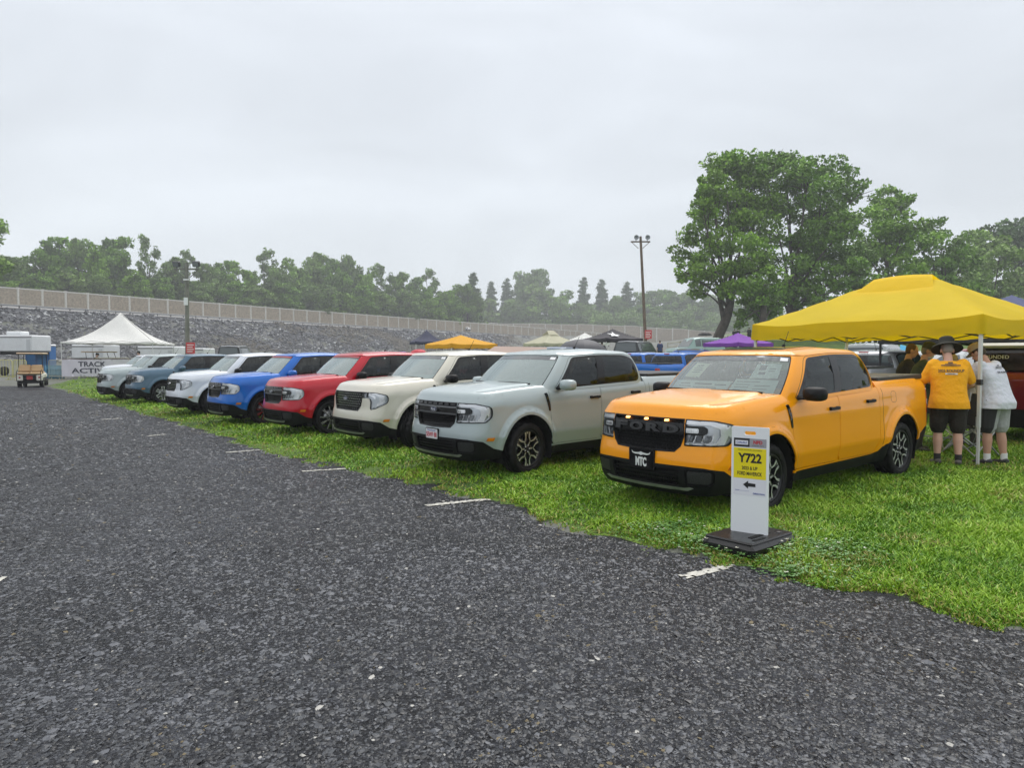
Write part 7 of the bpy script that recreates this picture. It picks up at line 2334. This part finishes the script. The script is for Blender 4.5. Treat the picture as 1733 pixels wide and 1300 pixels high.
for t, f in zip(trucks, [r[1] for r in ROW]):
    if f != 'R': oval_badge(t, f)
for t in (orange, sage, cream): inspection(t)
visor_strip(bluet); visor_strip(redt)
def body_mirrors(t, pm):
    for m in [c for c in kids(t) if c.name.split('.')[0] == 'mirror']:
        m.material_slots[0].link = 'OBJECT'; m.material_slots[0].material = pm
body_mirrors(sage, PAINTS['sage']); body_mirrors(bluet, PAINTS['blue']); body_mirrors(trucks[6], PAINTS['slate'])
for t, st in zip(trucks, (4, 7, 24, -2, 10, 16, 0, 14, 8)):         # front wheels left turned
    for w in kids(t):
        if w.name.split('.')[0] == 'wheel' and abs(w.location.x) < .1: w.rotation_euler.z += R(st)
# red callipers and amber lamps stay; background pickups seen from behind
BG = [('blue', 1087, 30.0, 39, 'bright blue pickup seen from behind, left one of the blue pair'), ('blue', 1152, 27.5, 39, 'bright blue pickup seen from behind, right one of the blue pair, tail light showing'),
      ('silver', 1487, 18.5, 39, 'grey pickup seen from behind past the orange pickup bed'), ('red', 652, 50, 39, 'red pickup far back below the rock slope'), ('darkred', 1796, 13.8, 42, 'dark red pickup with black cap cut by the right edge')]
skipnames = ('seat', 'rear_bench', 'steering_wheel', 'dashboard', 'grille_bar', 'badge', 'panel_seams')
for (c, px, Y, yaw, lab) in BG:
    t = copy_tree(tA, None, ('badge',)); q = at(px, 600, Y)
    th = R(yaw); f = Vector((math.cos(th), math.sin(th), 0))
    t.location = Vector((q.x, Y, 0)) + f * 1.6; t.rotation_euler = (0, 0, th); settle(t)
    recolour(t, PAINTS[c]); body_mirrors(t, BLACK)
    tag(t, lab, 'pickup truck', 'pickups parked in the second row'); 
    g = G()
    g.box(-2.47, -2.42, -.12, .12, 1.640, 1.675, 0, bev=.01); g.build('brake_light', [REDLENS], t)
    if c == 'darkred':
        g = G(); g.box(-3.98, -2.50, -.84, .84, 1.22, 1.72, 0, bev=.10); g.box(-3.94, -2.52, -.80, .80, 1.70, 1.80, 1, bev=.06)
        cap = g.build('bed_cap', [GLOSSBLACK, WHITE], t)
        g = G(); put_text(g, 'GROUNDED', .06, .5, lambda P, o: np.c_[np.full(len(P), -3.985) - o, -P[:, 0] + .55, P[:, 1] + 1.55], 0, .002); g.build('cap_sticker', [WHITE], t)

# ------------------------------------------------------------------ the damp air of a rainy day
HAZE_DENSITY = .0009
def haze():
    g = G(); g.box(-560, 600, -14, 980, -4, 62)
    m = bpy.data.materials.new('damp_air'); m.use_nodes = True; nt = m.node_tree; nt.nodes.clear()
    out = nt.nodes.new('ShaderNodeOutputMaterial'); v = nt.nodes.new('ShaderNodeVolumePrincipled')
    v.inputs['Density'].default_value = HAZE_DENSITY; v.inputs['Color'].default_value = (.93, .96, 1, 1); v.inputs['Anisotropy'].default_value = .2
    nt.links.new(v.outputs[0], out.inputs['Volume'])
    o = g.build('haze', [m]); tag(o, 'thin grey mist hanging over the field and the far trees', 'haze', kind='stuff')
haze()
